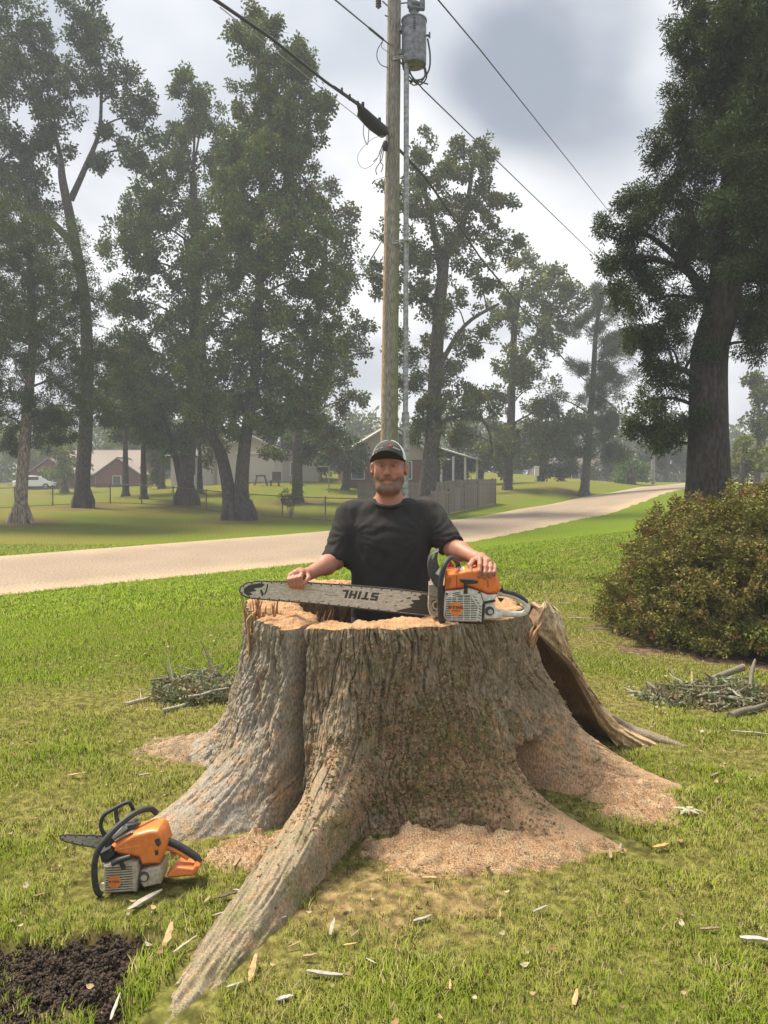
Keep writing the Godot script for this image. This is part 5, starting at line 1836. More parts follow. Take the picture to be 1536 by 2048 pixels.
func arm_color(p: Vector3, _n: Vector3) -> Color:
	var c := SKIN
	c = c.lerp(Color(0.50, 0.22, 0.15), clampf(0.3 + nz.get_noise_3dv(p * 22.0) * 0.9, 0, 1) * 0.6)
	c = c.lerp(Color(0.30, 0.17, 0.11), clampf(nz.get_noise_3dv(p * 70.0) * 1.2 - 0.15, 0, 1) * 0.5)
	return c

var head_turn := Basis(Vector3.UP, -0.10)
func head_color(pw: Vector3, _n: Vector3) -> Color:
	var p := head_turn.inverse() * (pw - Vector3(0, 1.64, 0)) + Vector3(0, 1.64, 0)
	var c := SKIN.lerp(Color(0.46, 0.165, 0.115), clampf(0.35 + nz.get_noise_3dv(p * 30.0) * 0.8, 0, 1) * 0.5)
	# ruddy cheeks and nose
	c = c.lerp(Color(0.50, 0.19, 0.13), exp(-(p - Vector3(0.045 * signf(p.x), 1.615, 0.075)).length_squared() / 0.0007) * 0.6)
	var bn := nz.get_noise_3dv(p * 90.0) * 0.5 + nz2.get_noise_3dv(p * 220.0) * 0.4
	var beard := smoothstep(1.580, 1.562, p.y + absf(p.x) * -0.30 + bn * 0.006) * smoothstep(1.485, 1.505, p.y) * smoothstep(-0.02, 0.015, p.z)
	var lip := exp(-(pow((p.y - 1.558) / 0.008, 2.0) + pow(p.x / 0.024, 2.0))) * smoothstep(0.06, 0.08, p.z)
	var stache := exp(-pow((p.y - 1.581) / 0.009, 2.0)) * exp(-pow(p.x / 0.034, 4.0)) * smoothstep(0.06, 0.08, p.z)
	var gob := exp(-pow(absf(absf(p.x) - 0.036) / 0.010, 2.0)) * smoothstep(1.592, 1.575, p.y) * smoothstep(0.03, 0.05, p.z)
	var bd := clampf(maxf(maxf(beard * 0.85, stache * 0.95), gob * 0.85), 0, 1) * (1.0 - lip)
	bd *= smoothstep(1.488, 1.508, p.y)
	var grey := Color(0.10, 0.062, 0.042).lerp(Color(0.155, 0.125, 0.105), smoothstep(0.042, 0.022, absf(p.x) + bn * 0.01) * smoothstep(1.552, 1.540, p.y + bn * 0.006))
	c = c.lerp(grey.lerp(Color(0.10, 0.065, 0.045), clampf(0.4 + bn, 0, 1) * 0.6), bd * 0.92)
	c = c.lerp(Color(0.46, 0.17, 0.14), lip * 0.7)
	# short hair at the sides below the cap
	var hair := smoothstep(1.628, 1.64, p.y) * smoothstep(0.035, 0.01, p.z) * smoothstep(0.06, 0.07, absf(p.x) + (0.05 if p.z < -0.03 else 0.0))
	if absf(p.x) < 0.09: c = c.lerp(Color(0.17, 0.13, 0.10), hair * 0.8)
	# brows
	var brow := exp(-(pow((p.y - 1.672 + absf(absf(p.x) - 0.032) * 0.15) / 0.005, 2.0) + pow((absf(p.x) - 0.032) / 0.018, 4.0))) * smoothstep(0.05, 0.07, p.z)
	c = c.lerp(Color(0.16, 0.10, 0.07), brow * 0.8)
	return c

func shirt_color(p: Vector3, _n: Vector3) -> Color:
	return Color(0.021, 0.020, 0.0195) * (1.0 + 0.25 * nz.get_noise_3dv(p * 12.0))

func make_person() -> void:
	var skin := mat(Color(1, 1, 1), 0.55, noise_tex(0.05, 0.88, 1.0, 4, 91), Vector3.ONE * 9.0)
	skin.subsurf_scatter_enabled = true
	skin.subsurf_scatter_strength = 0.08
	var cloth := mat(Color(1, 1, 1), 0.95, noise_tex(0.2, 0.8, 1.0, 3, 92), Vector3.ONE * 8.0, bump_tex(0.02, 4.0, 3, 93), 0.6)
	var denim := mat(Color(1, 1, 1), 0.95, noise_tex(0.2, 0.7, 1.0, 3, 94), Vector3.ONE * 8.0)
	var root := thing("person", MAN, "man in a black t-shirt and trucker cap standing inside the stump", "person")
	var shl := Vector3(-0.215, 1.375, -0.04); var shr := Vector3(0.225, 1.38, -0.04)
	var ell_ := Vector3(-0.288, 1.142, 0.06); var elr := Vector3(0.338, 1.212, 0.10)
	var wl := wpt(617, 1148, 3.93); var wr := wpt(951, 1116, 3.86)
	var b := Buf.new()
	var I := Basis()
	# ----- head, neck and top of the chest
	var H := func(v: Vector3) -> Vector3: return head_turn * (v - Vector3(0, 1.64, 0)) + Vector3(0, 1.64, 0)
	var T := head_turn
	var hp := [
		["ell", H.call(Vector3(0, 1.672, -0.012)), Vector3(0.084, 0.098, 0.096), T, 0],
		["ell", H.call(Vector3(0, 1.598, 0.018)), Vector3(0.080, 0.070, 0.072), T, 0, 0.03],
		["cap", H.call(Vector3(-0.034, 1.53, 0.055)), H.call(Vector3(0.034, 1.53, 0.055)), 0.030, 0.030, 0, 0.03],
		["cap", H.call(Vector3(-0.061, 1.568, 0.0)), H.call(Vector3(-0.024, 1.524, 0.05)), 0.019, 0.026, 0, 0.03],
		["cap", H.call(Vector3(0.061, 1.568, 0.0)), H.call(Vector3(0.024, 1.524, 0.05)), 0.019, 0.026, 0, 0.03],
		["ell", H.call(Vector3(-0.042, 1.615, 0.055)), Vector3(0.026, 0.022, 0.024), T, 0, 0.02],
		["ell", H.call(Vector3(0.042, 1.615, 0.055)), Vector3(0.026, 0.022, 0.024), T, 0, 0.02],
		["cap", H.call(Vector3(-0.042, 1.672, 0.068)), H.call(Vector3(0.042, 1.672, 0.068)), 0.013, 0.013, 0, 0.018],
		["ell", H.call(Vector3(-0.031, 1.652, 0.088)), Vector3(0.017, 0.010, 0.014), T, 1, 0.012],
		["ell", H.call(Vector3(0.031, 1.652, 0.088)), Vector3(0.017, 0.010, 0.014), T, 1, 0.012],
		["cap", H.call(Vector3(0, 1.662, 0.084)), H.call(Vector3(0, 1.610, 0.106)), 0.009, 0.014, 0, 0.010],
		["ell", H.call(Vector3(-0.013, 1.604, 0.095)), Vector3(0.010, 0.009, 0.012), T, 0, 0.008],
		["ell", H.call(Vector3(0.013, 1.604, 0.095)), Vector3(0.010, 0.009, 0.012), T, 0, 0.008],
		["cap", H.call(Vector3(-0.026, 1.578, 0.078)), H.call(Vector3(0.026, 1.578, 0.078)), 0.011, 0.011, 0, 0.014],
		["cap", H.call(Vector3(-0.026, 1.5655, 0.097)), H.call(Vector3(0.026, 1.5655, 0.097)), 0.0045, 0.0045, 1, 0.005],
		["cap", H.call(Vector3(-0.018, 1.557, 0.083)), H.call(Vector3(0.018, 1.557, 0.083)), 0.0085, 0.0085, 0, 0.010],
		["ell", H.call(Vector3(0, 1.528, 0.075)), Vector3(0.026, 0.020, 0.018), T, 0, 0.015],
		["ell", H.call(Vector3(-0.091, 1.632, -0.012)), Vector3(0.012, 0.036, 0.020), T * Basis(Vector3.UP, -0.45), 0, 0.010],
		["ell", H.call(Vector3(0.091, 1.632, -0.012)), Vector3(0.012, 0.036, 0.020), T * Basis(Vector3.UP, 0.45), 0, 0.010],
		["ell", H.call(Vector3(-0.099, 1.636, 0.002)), Vector3(0.006, 0.020, 0.009), T * Basis(Vector3.UP, -0.45), 1, 0.006],
		["ell", H.call(Vector3(0.099, 1.636, 0.002)), Vector3(0.006, 0.020, 0.009), T * Basis(Vector3.UP, 0.45), 1, 0.006],
		["cap", Vector3(0, 1.56, -0.025), Vector3(0, 1.40, -0.035), 0.062, 0.078, 0, 0.03],
		["cap", Vector3(-0.10, 1.405, -0.04), Vector3(0.10, 1.405, -0.04), 0.055, 0.055, 0, 0.06],
		["ell", Vector3(0, 1.37, -0.02), Vector3(0.12, 0.07, 0.06), I, 0, 0.04],
	]
	sdf_mesh(b, hp, Vector3(-0.20, 1.30, -0.14), Vector3(0.20, 1.80, 0.15), 0.0045, 0.02, head_color)
	# ----- arms and hands, each from inside the sleeve to the fingertips
	# his right hand (on the bar): closed over the chain, thumb to the right
	var kl := []
	for i in 4:
		var f := i / 3.0
		kl.append([wpt(lerpf(604, 580, f), lerpf(1145, 1151, f), lerpf(3.815, 3.80, f)), wpt(lerpf(601, 577, f), lerpf(1155, 1160, f), 3.772), wpt(lerpf(603, 581, f), lerpf(1170, 1171, f), 3.778), wpt(lerpf(606, 585, f), lerpf(1176, 1175, f), 3.80)])
	var palm_l := wpt(600, 1149, 3.86)
	var lp := [
		["cap", shl.lerp(ell_, 0.5), ell_, 0.050, 0.046, 0],
		["cap", ell_, ell_.lerp(wl, 0.35), 0.046, 0.048, 0],
		["cap", ell_.lerp(wl, 0.35), wl, 0.048, 0.030, 0],
		["cap", wl, palm_l, 0.028, 0.030, 0, 0.02],
		["cap", palm_l, kl[1][0].lerp(kl[2][0], 0.5), 0.030, 0.024, 0, 0.02],
		["cap", palm_l, kl[0][0], 0.026, 0.014, 0, 0.015], ["cap", palm_l, kl[3][0], 0.026, 0.013, 0, 0.015]]
	for i in 4:
		var rr: float = [0.0118, 0.0122, 0.0116, 0.010][i]
		for s in 3: lp.append(["cap", kl[i][s], kl[i][s + 1], rr * (1.0 - s * 0.06), rr * (0.95 - s * 0.07), 0, 0.005])
	var tl := [wpt(614, 1150, 3.86), wpt(617, 1156, 3.81), wpt(608, 1166, 3.78)]
	lp.append(["cap", palm_l, tl[0], 0.022, 0.016, 0, 0.012])
	lp.append(["cap", tl[0], tl[1], 0.014, 0.0125, 0, 0.006]); lp.append(["cap", tl[1], tl[2], 0.0125, 0.0105, 0, 0.005])
	sdf_mesh(b, lp, Vector3(-0.56, 1.00, -0.06), Vector3(-0.16, 1.33, 0.46), 0.0045, 0.03, arm_color)
	# his left hand resting on the saw, fingers hanging over the front
	var kr := []
	var fx := [[959, 1118, 1152], [970.5, 1121, 1155], [980.5, 1125, 1153], [989, 1131, 1150]]
	for q in fx: kr.append([wpt(q[0], q[1], 3.74), wpt(q[0] + 0.5, lerpf(q[1], q[2], 0.36), 3.675), wpt(q[0] - 0.5, lerpf(q[1], q[2], 0.72), 3.655), wpt(q[0] - 1.0, q[2], 3.662)])
	var palm_r := wpt(962, 1119, 3.80)
	var rp := [
		["cap", shr.lerp(elr, 0.5), elr, 0.051, 0.047, 0],
		["cap", elr, elr.lerp(wr, 0.35), 0.047, 0.048, 0],
		["cap", elr.lerp(wr, 0.35), wr, 0.048, 0.030, 0],
		["cap", wr, palm_r, 0.029, 0.030, 0, 0.02],
		["cap", palm_r, kr[1][0].lerp(kr[2][0], 0.5), 0.028, 0.020, 0, 0.02],
		["cap", palm_r, kr[0][0], 0.024, 0.014, 0, 0.015], ["cap", palm_r, kr[3][0], 0.024, 0.013, 0, 0.015]]
	for i in 4:
		var rr: float = [0.0122, 0.0127, 0.012, 0.0105][i]
		for s in 3: rp.append(["cap", kr[i][s], kr[i][s + 1], rr * (1.0 - s * 0.05), rr * (0.95 - s * 0.07), 0, 0.005])
	var tr := [wpt(946, 1122, 3.77), wpt(940, 1131, 3.71), wpt(943, 1145, 3.68)]
	rp.append(["cap", palm_r, tr[0], 0.022, 0.016, 0, 0.012])
	rp.append(["cap", tr[0], tr[1], 0.015, 0.0135, 0, 0.006]); rp.append(["cap", tr[1], tr[2], 0.0135, 0.011, 0, 0.005])
	sdf_mesh(b, rp, Vector3(0.20, 1.04, -0.05), Vector3(0.60, 1.36, 0.60), 0.0045, 0.03, arm_color)
	put("body", b.mesh(), skin, root)
	# ----- eyes
	for s in [-1.0, 1.0]:
		var e := Buf.new()
		e.col = Color(0.30, 0.25, 0.22)
		e.ell(H.call(Vector3(s * 0.031, 1.651, 0.0735)), Vector3(0.0115, 0.0048, 0.0105), 12, 8, T)
		e.col = Color(0.05, 0.04, 0.035)
		e.ell(H.call(Vector3(s * 0.031, 1.6505, 0.0815)), Vector3(0.005, 0.0046, 0.004), 8, 6, T)
		put("eye", e.mesh(), M.glossy_eye if M.has("glossy_eye") else M.plain, root)
	# ----- shirt
	var sb := Buf.new()
	var tab := [[0.74, 0.212, 0.150, 0.012, 0.0], [0.85, 0.214, 0.150, 0.012, 0.0], [1.0, 0.216, 0.158, 0.012, 0.008], [1.12, 0.213, 0.155, 0.01, 0.008], [1.24, 0.216, 0.150, 0.008, 0.004], [1.33, 0.222, 0.138, 0.006, -0.01], [1.385, 0.215, 0.112, 0.005, -0.026], [1.425, 0.165, 0.102, 0.003, -0.030], [1.462, 0.110, 0.094, 0.0, -0.030]]
	var sp := [["tor", tab, 0],
		["cap", shl, shl.lerp(ell_, 1.15), 0.082, 0.073, 0, 0.05], ["cap", shr, shr.lerp(elr, 1.0), 0.082, 0.073, 0, 0.05],
		["cap", Vector3(-0.17, 1.402, -0.035), Vector3(0.17, 1.405, -0.035), 0.055, 0.055, 0, 0.05],
		["cap", Vector3(0, 1.535, 0.02), Vector3(0, 1.68, -0.03), 0.084, 0.095, 1, 0.012],
		["ell", Vector3(0, 1.482, 0.05), Vector3(0.090, 0.044, 0.075), I, 1, 0.010]]
	# sleeve hems: cut across the arm
	sdf_mesh(sb, sp + sleeve_cuts(shl, ell_, shr, elr), Vector3(-0.42, 0.72, -0.22), Vector3(0.46, 1.49, 0.24), 0.0085, 0.03, shirt_color)
	# folds in the cloth: drag lines from the armpits to the belly, slack at the waist and in the sleeves
	for i in sb.v.size():
		var p := sb.v[i]
		var w := 0.0
		for s in [-1.0, 1.0]:
			var q := Vector2(p.x - s * 0.20, p.y - 1.27)
			var ang := atan2(q.x * -s, -q.y)
			var dist := q.length()
			w += sin(ang * 17.0 + nz2.get_noise_2d(p.x * 6.0, p.y * 6.0) * 3.0) * 0.0016 * smoothstep(0.02, 0.10, dist) * smoothstep(0.40, 0.15, dist)
		w += nz2.get_noise_3d(p.x * 9.0 + p.y * 2.0, p.y * 4.0, p.z * 9.0) * 0.010 * smoothstep(1.36, 1.2, p.y)
		w += nz2.get_noise_3d(p.x * 16.0, p.y * 7.0, p.z * 16.0) * 0.0022
		if absf(p.x) > 0.23: w += nz2.get_noise_3d(p.x * 8.0, p.y * 26.0, p.z * 10.0) * 0.004 * smoothstep(1.36, 1.28, p.y)
		sb.v[i] = p + sb.n[i] * w
	resmooth(sb)
	put("shirt", sb.mesh(), cloth, root)
	# collar band
	var cbuf := Buf.new()
	cbuf.col = Color(0.026, 0.024, 0.023)
	var ring := []
	for i in 25:
		var a := TAU * i / 24.0 + PI
		ring.append(Vector3(sin(a) * 0.096, 1.462 - 0.026 * maxf(0, cos(a)) - 0.006 * cos(a * 2.0), -0.022 + cos(a) * 0.098 + 0.01 * maxf(0, cos(a))))
	cbuf.tube(ring, [0.0085], 6, false)
	put("collar", cbuf.mesh(), cloth, root)
	# ----- trousers and boots, inside the stump
	var pb := Buf.new()
	var pp := [["tor", [[0.70, 0.19, 0.13, 0.01, 0.0], [0.80, 0.205, 0.142, 0.012, 0.0], [0.95, 0.205, 0.142, 0.012, 0.0]], 0]]
	for s in [-1.0, 1.0]:
		pp.append(["cap", Vector3(s * 0.10, 0.80, 0), Vector3(s * 0.11, 0.48, 0.02), 0.098, 0.072, 0, 0.04])
		pp.append(["cap", Vector3(s * 0.11, 0.48, 0.02), Vector3(s * 0.12, 0.10, -0.01), 0.072, 0.055, 0, 0.03])
	sdf_mesh(pb, pp, Vector3(-0.26, 0.03, -0.2), Vector3(0.28, 0.99, 0.2), 0.014, 0.03, func(_p, _n): return Color(0.035, 0.04, 0.055))
	put("trousers", pb.mesh(), denim, root)
	for s in [-1.0, 1.0]:
		var bo := Buf.new()
		bo.col = Color(0.10, 0.06, 0.035)
		bo.box(Vector3(s * 0.12, 0.055, 0.06), Vector3(0.10, 0.09, 0.28), 0.035)
		bo.tube([Vector3(s * 0.12, 0.06, -0.02), Vector3(s * 0.12, 0.2, -0.01)], [0.055, 0.062], 12)
		put("boot", bo.mesh(), M.plain, root)
	# ----- cap
	make_cap(root, cloth)

func sleeve_cuts(shl: Vector3, el: Vector3, shr: Vector3, er: Vector3) -> Array:
	# carve the sleeves off square a little above the elbow
	var out := []
	for s in [[shl, el, 0.94], [shr, er, 0.86]]:
		var d: Vector3 = (s[1] - s[0]).normalized()
		var o: Vector3 = (s[0] as Vector3).lerp(s[1], s[2])
		out.append(["cap", o + d * 0.116, o + d * 0.22, 0.115, 0.115, 1, 0.004])
	return out

func wpt(px: float, py: float, d: float) -> Vector3: return P(px, py, d) - MAN

func make_cap(root: Node3D, cloth: Material) -> void:
	var cap := Node3D.new()
	cap.name = "trucker_cap"
	root.add_child(cap)
	var o := Vector3(0, 1.64, 0)
	var tilt := head_turn * Basis(Vector3.RIGHT, -0.10)
	var cen := Vector3(0, 1.678, -0.008)
	var R := Vector3(0.093, 0.108, 0.110)
	var surf := func(a: float, e: float, grow: float) -> Vector3:
		# a round the head, 0 to the front; e from 0 at the rim to 1 at the button
		var ph := e * PI * 0.5
		var flat := 1.0 + 0.06 * cos(a) * sin(ph * 2.0)
		return head_turn * (cen + tilt.inverse() * Vector3.ZERO + Basis(Vector3.RIGHT, -0.10) * Vector3(sin(a) * cos(ph) * (R.x + grow) * flat, sin(ph) * (R.y + grow), cos(a) * cos(ph) * (R.z + grow) * flat) - o) + o
	for part in [["front_panel", -1.05, 1.05, Color(0.065, 0.060, 0.055)], ["mesh_panel", 1.05, TAU - 1.05, Color(0.66, 0.64, 0.64)]]:
		var b := Buf.new()
		b.col = part[3]
		var nu := 26; var nv := 14
		for j in nv + 1:
			for i in nu + 1:
				var a := lerpf(part[1], part[2], float(i) / nu)
				var e := float(j) / nv
				var p: Vector3 = surf.call(a, e, 0.0)
				b.vert(p, (p - (head_turn * (cen - o) + o)) / R)
		for j in nv:
			for i in nu:
				var q := j * (nu + 1) + i
				b.quad(q, q + 1, q + nu + 2, q + nu + 1)
		put(part[0], b.mesh(), cloth if part[0] == "front_panel" else M.plain, cap)
	# seam piping where the panels meet
	for s in [-1.05, 1.05]:
		var b := Buf.new()
		b.col = Color(0.62, 0.60, 0.58)
		var pts := []
		for j in 12: pts.append(surf.call(s, j / 12.0, 0.0015))
		b.tube(pts, [0.0025], 5)
		put("seam", b.mesh(), M.plain, cap)
	var bt := Buf.new()
	bt.col = Color(0.06, 0.055, 0.05)
	bt.ell(surf.call(0, 1.0, 0.0), Vector3(0.008, 0.004, 0.008), 8, 5)
	put("button", bt.mesh(), cloth, cap)
	# visor, arched
	var v := Buf.new()
	v.col = Color(0.028, 0.027, 0.026)
	var nu := 24; var nv := 8
	for lay in [0.0, -0.004]:
		for j in nv + 1:
			for i in nu + 1:
				var a := lerpf(-1.12, 1.12, float(i) / nu)
				var t := float(j) / nv
				var base: Vector3 = surf.call(a, 0.02, 0.002)
				var outw := head_turn * Vector3(sin(a) * 0.35, 0.0, 1.0).normalized()
				var len_ := 0.075 * pow(maxf(0.0, cos(a * 1.28)), 0.55)
				var p := base + outw * len_ * t
				p.y += 0.036 * t * cos(a) - 0.036 * pow(absf(sin(a)), 2.0) * (0.4 + 0.6 * t) + lay
				v.vert(p, Vector3(sin(a) * 0.5, 1.0 if lay == 0.0 else -1.0, 0.1))
	var half := (nu + 1) * (nv + 1)
	for lay in 2:
		for j in nv:
			for i in nu:
				var q := lay * half + j * (nu + 1) + i
				v.quad(q, q + 1, q + nu + 2, q + nu + 1)
	for i in nu:
		var q := nv * (nu + 1) + i
		v.quad(q, q + 1, half + q + 1, half + q)
	put("visor", v.mesh(), cloth, cap)
	# stitched lettering too small to read, and the red and white emblem
	var em := Buf.new()
	em.col = Color(0.50, 0.03, 0.08)
	em.ell(surf.call(0.16, 0.40, 0.001), Vector3(0.0085, 0.0085, 0.003), 10, 6, head_turn)
	put("emblem", em.mesh(), M.plain, cap)
	var em2 := Buf.new()
	em2.col = Color(0.75, 0.73, 0.72)
	em2.ell(surf.call(0.19, 0.41, 0.0035), Vector3(0.003, 0.006, 0.002), 8, 5, head_turn)
	put("emblem_mark", em2.mesh(), M.plain, cap)
	for q in [[-0.86, 0.16], [-0.76, 0.18], [-0.66, 0.19], [-0.48, 0.22], [-0.40, 0.235], [-0.33, 0.24], [0.38, 0.235], [0.45, 0.225], [0.52, 0.215], [0.59, 0.20], [0.66, 0.19], [0.73, 0.175], [0.80, 0.16]]:
		var l := Buf.new()
		l.col = Color(0.62, 0.61, 0.60)
		var p: Vector3 = surf.call(q[0], q[1] + 0.13, 0.001)
		l.box(p, Vector3(0.0036, 0.0055 * (1.3 if int(q[0] * 100) % 2 == 0 else 0.9), 0.002), 0.0, head_turn * Basis(Vector3.UP, q[0]))
		put("stitched_letter", l.mesh(), M.plain, cap)

# ---------- chainsaws ----------
func glyphs(word: String, h: float, slant := 0.22) -> Array:
	# block capitals as lists of polygons, no two of which overlap
	var out := []
	var x := 0.0
	for ch in word:
		var w := 0.82
		var R := []
		match ch:
			"S": R = [[0.0, 0.76, w, 1.0], [0.0, 0.62, 0.28, 0.76], [0.0, 0.38, w, 0.62], [w - 0.28, 0.24, w, 0.38], [0.0, 0.0, w, 0.24]]
			"T": R = [[0.0, 0.76, w, 1.0], [w * 0.5 - 0.14, 0.0, w * 0.5 + 0.14, 0.76]]
			"I":
				w = 0.28
				R = [[0.0, 0.0, w, 1.0]]
			"H": R = [[0.0, 0.0, 0.28, 1.0], [0.28, 0.39, w - 0.28, 0.62], [w - 0.28, 0.0, w, 1.0]]
			"L":
				w = 0.7
				R = [[0.0, 0.24, 0.28, 1.0], [0.0, 0.0, w, 0.24]]
		for r in R:
			var poly := []
			for q in [[r[0], r[1]], [r[2], r[1]], [r[2], r[3]], [r[0], r[3]]]:
				poly.append(Vector2((x + q[0] + q[1] * slant) * h, q[1] * h))
			out.append(poly)
		x += w + 0.16
	# centre on the origin
	for p in out:
		for i in p.size(): p[i] -= Vector2((x - 0.16 + slant) * h * 0.5, h * 0.5)
	return out

func lettering(called: String, word: String, h: float, at: Vector3, turn: float, c: Color, parent: Node, wide := 1.0) -> void:
	for ch in 1:
		var b := Buf.new()
		b.col = c
		b.xf = Transform3D(Basis(Vector3(0, 0, 1), turn), at)
		for poly in glyphs(word, h):
			var q := []
			for p in poly: q.append(Vector2(p.x * wide, p.y))
			b.extr(q, 0.0, 0.0006)
		put(called, b.mesh(), M.plain, parent)

func S1(cx: float, cy: float) -> Vector2: return Vector2((cx - 532.0) / 2505.0, (1046.0 - cy) / 2505.0)
func S2(cx: float, cy: float) -> Vector2: return Vector2((cx - 800.0) / 2237.0, (822.0 - cy) / 2237.0)

func poly_of(f: Callable, pts: Array) -> Array:
	var o := []
	for p in pts: o.append(f.call(p[0], p[1]))
	return o

func path_of_(f: Callable, pts: Array) -> Array:
	var o := []
	for p in pts:
		var q: Vector2 = f.call(p[0], p[1])
		o.append(Vector3(q.x, q.y, p[2]))
	return o

func plate(called: String, f: Callable, pts: Array, z0: float, z1: float, bev: float, c: Color, m: Material, parent: Node) -> MeshInstance3D:
	var b := Buf.new()
	b.col = c
	b.extr(poly_of(f, pts), z0, z1, bev)
	return put(called, b.mesh(), m, parent)

func rod(called: String, f: Callable, pts: Array, rad: Array, c: Color, m: Material, parent: Node, sides := 10) -> MeshInstance3D:
	var b := Buf.new()
	b.col = c
	var sp := smooth_path(path_of_(f, pts), 6)
	b.tube(sp, spread(rad, sp.size()) if rad.size() > 1 else rad, sides)
	return put(called, b.mesh(), m, parent)

func disc(called: String, ctr: Vector2, r: float, z0: float, z1: float, c: Color, m: Material, parent: Node, sides := 24) -> MeshInstance3D:
	var b := Buf.new()
	b.col = c
	b.tube([Vector3(ctr.x, ctr.y, z0), Vector3(ctr.x, ctr.y, z1)], [r], sides)
	return put(called, b.mesh(), m, parent)

func saw_materials() -> void:
	if M.has("orange"): return
	M.orange = mat(Color(1, 1, 1), 0.38, noise_tex(0.02, 0.88, 1.0, 5, 97, FastNoiseLite.TYPE_SIMPLEX_SMOOTH, 256), Vector3.ONE * 5.0)
	M.shell = mat(Color(1, 1, 1), 0.5, noise_tex(0.03, 0.82, 1.0, 5, 95, FastNoiseLite.TYPE_SIMPLEX_SMOOTH, 256, 1.6), Vector3.ONE * 5.0)
	M.rubber = mat(Color(1, 1, 1), 0.6, M.coarse, Vector3.ONE * 6.0)
	M.steel = mat(Color(1, 1, 1), 0.5, noise_tex(0.02, 0.8, 1.0, 5, 96, FastNoiseLite.TYPE_SIMPLEX_SMOOTH, 512, 1.5), Vector3(3, 9, 3), null, 1.0, 0.1)
	M.chain = mat(Color(1, 1, 1), 0.5, null, Vector3.ONE, null, 1.0, 0.6)

# chain links round a closed outline (local x,y points), in the plane z
func chain_round(parent: Node, outline: Array, z: float, pitch: float, size: float) -> void:
	var link := Buf.new()
	link.col = Color(0.085, 0.075, 0.06)
	link.box(Vector3(0, 0, 0), Vector3(pitch * 1.0, size, 0.007), size * 0.3)
	var cut := Buf.new()
	cut.col = Color(0.13, 0.115, 0.09)
	cut.box(Vector3(0, 0, 0), Vector3(pitch * 0.95, size, 0.007), size * 0.3)
	cut.extr([Vector2(-pitch * 0.45, size * 0.45), Vector2(pitch * 0.1, size * 0.45), Vector2(pitch * 0.2, size * 1.0), Vector2(-pitch * 0.4, size * 1.15)], -0.003, 0.005)
	var ml := link.mesh()
	var mc := cut.mesh()
	var n := outline.size()
	var acc := 0.0
	var k := 0
	for i in n:
		var a: Vector2 = outline[i]; var b: Vector2 = outline[(i + 1) % n]
		var ln := a.distance_to(b)
		while acc < ln:
			var p := a.lerp(b, acc / ln)
			var d := (b - a) / ln
			var o := put("chain_link", mc if k % 4 == 0 else ml, M.chain, parent)
			o.transform = Transform3D(Basis(Vector3(d.x, d.y, 0), Vector3(d.y, -d.x, 0) * -1.0, Vector3(0, 0, 1)), Vector3(p.x, p.y, z + (0.001 if k % 2 == 0 else -0.001)))
			acc += pitch
			k += 1
		acc -= ln

func inset(poly: Array, d: float) -> Array:
	var r := Geometry2D.offset_polygon(PackedVector2Array(poly), -d)
	return Array(r[0])

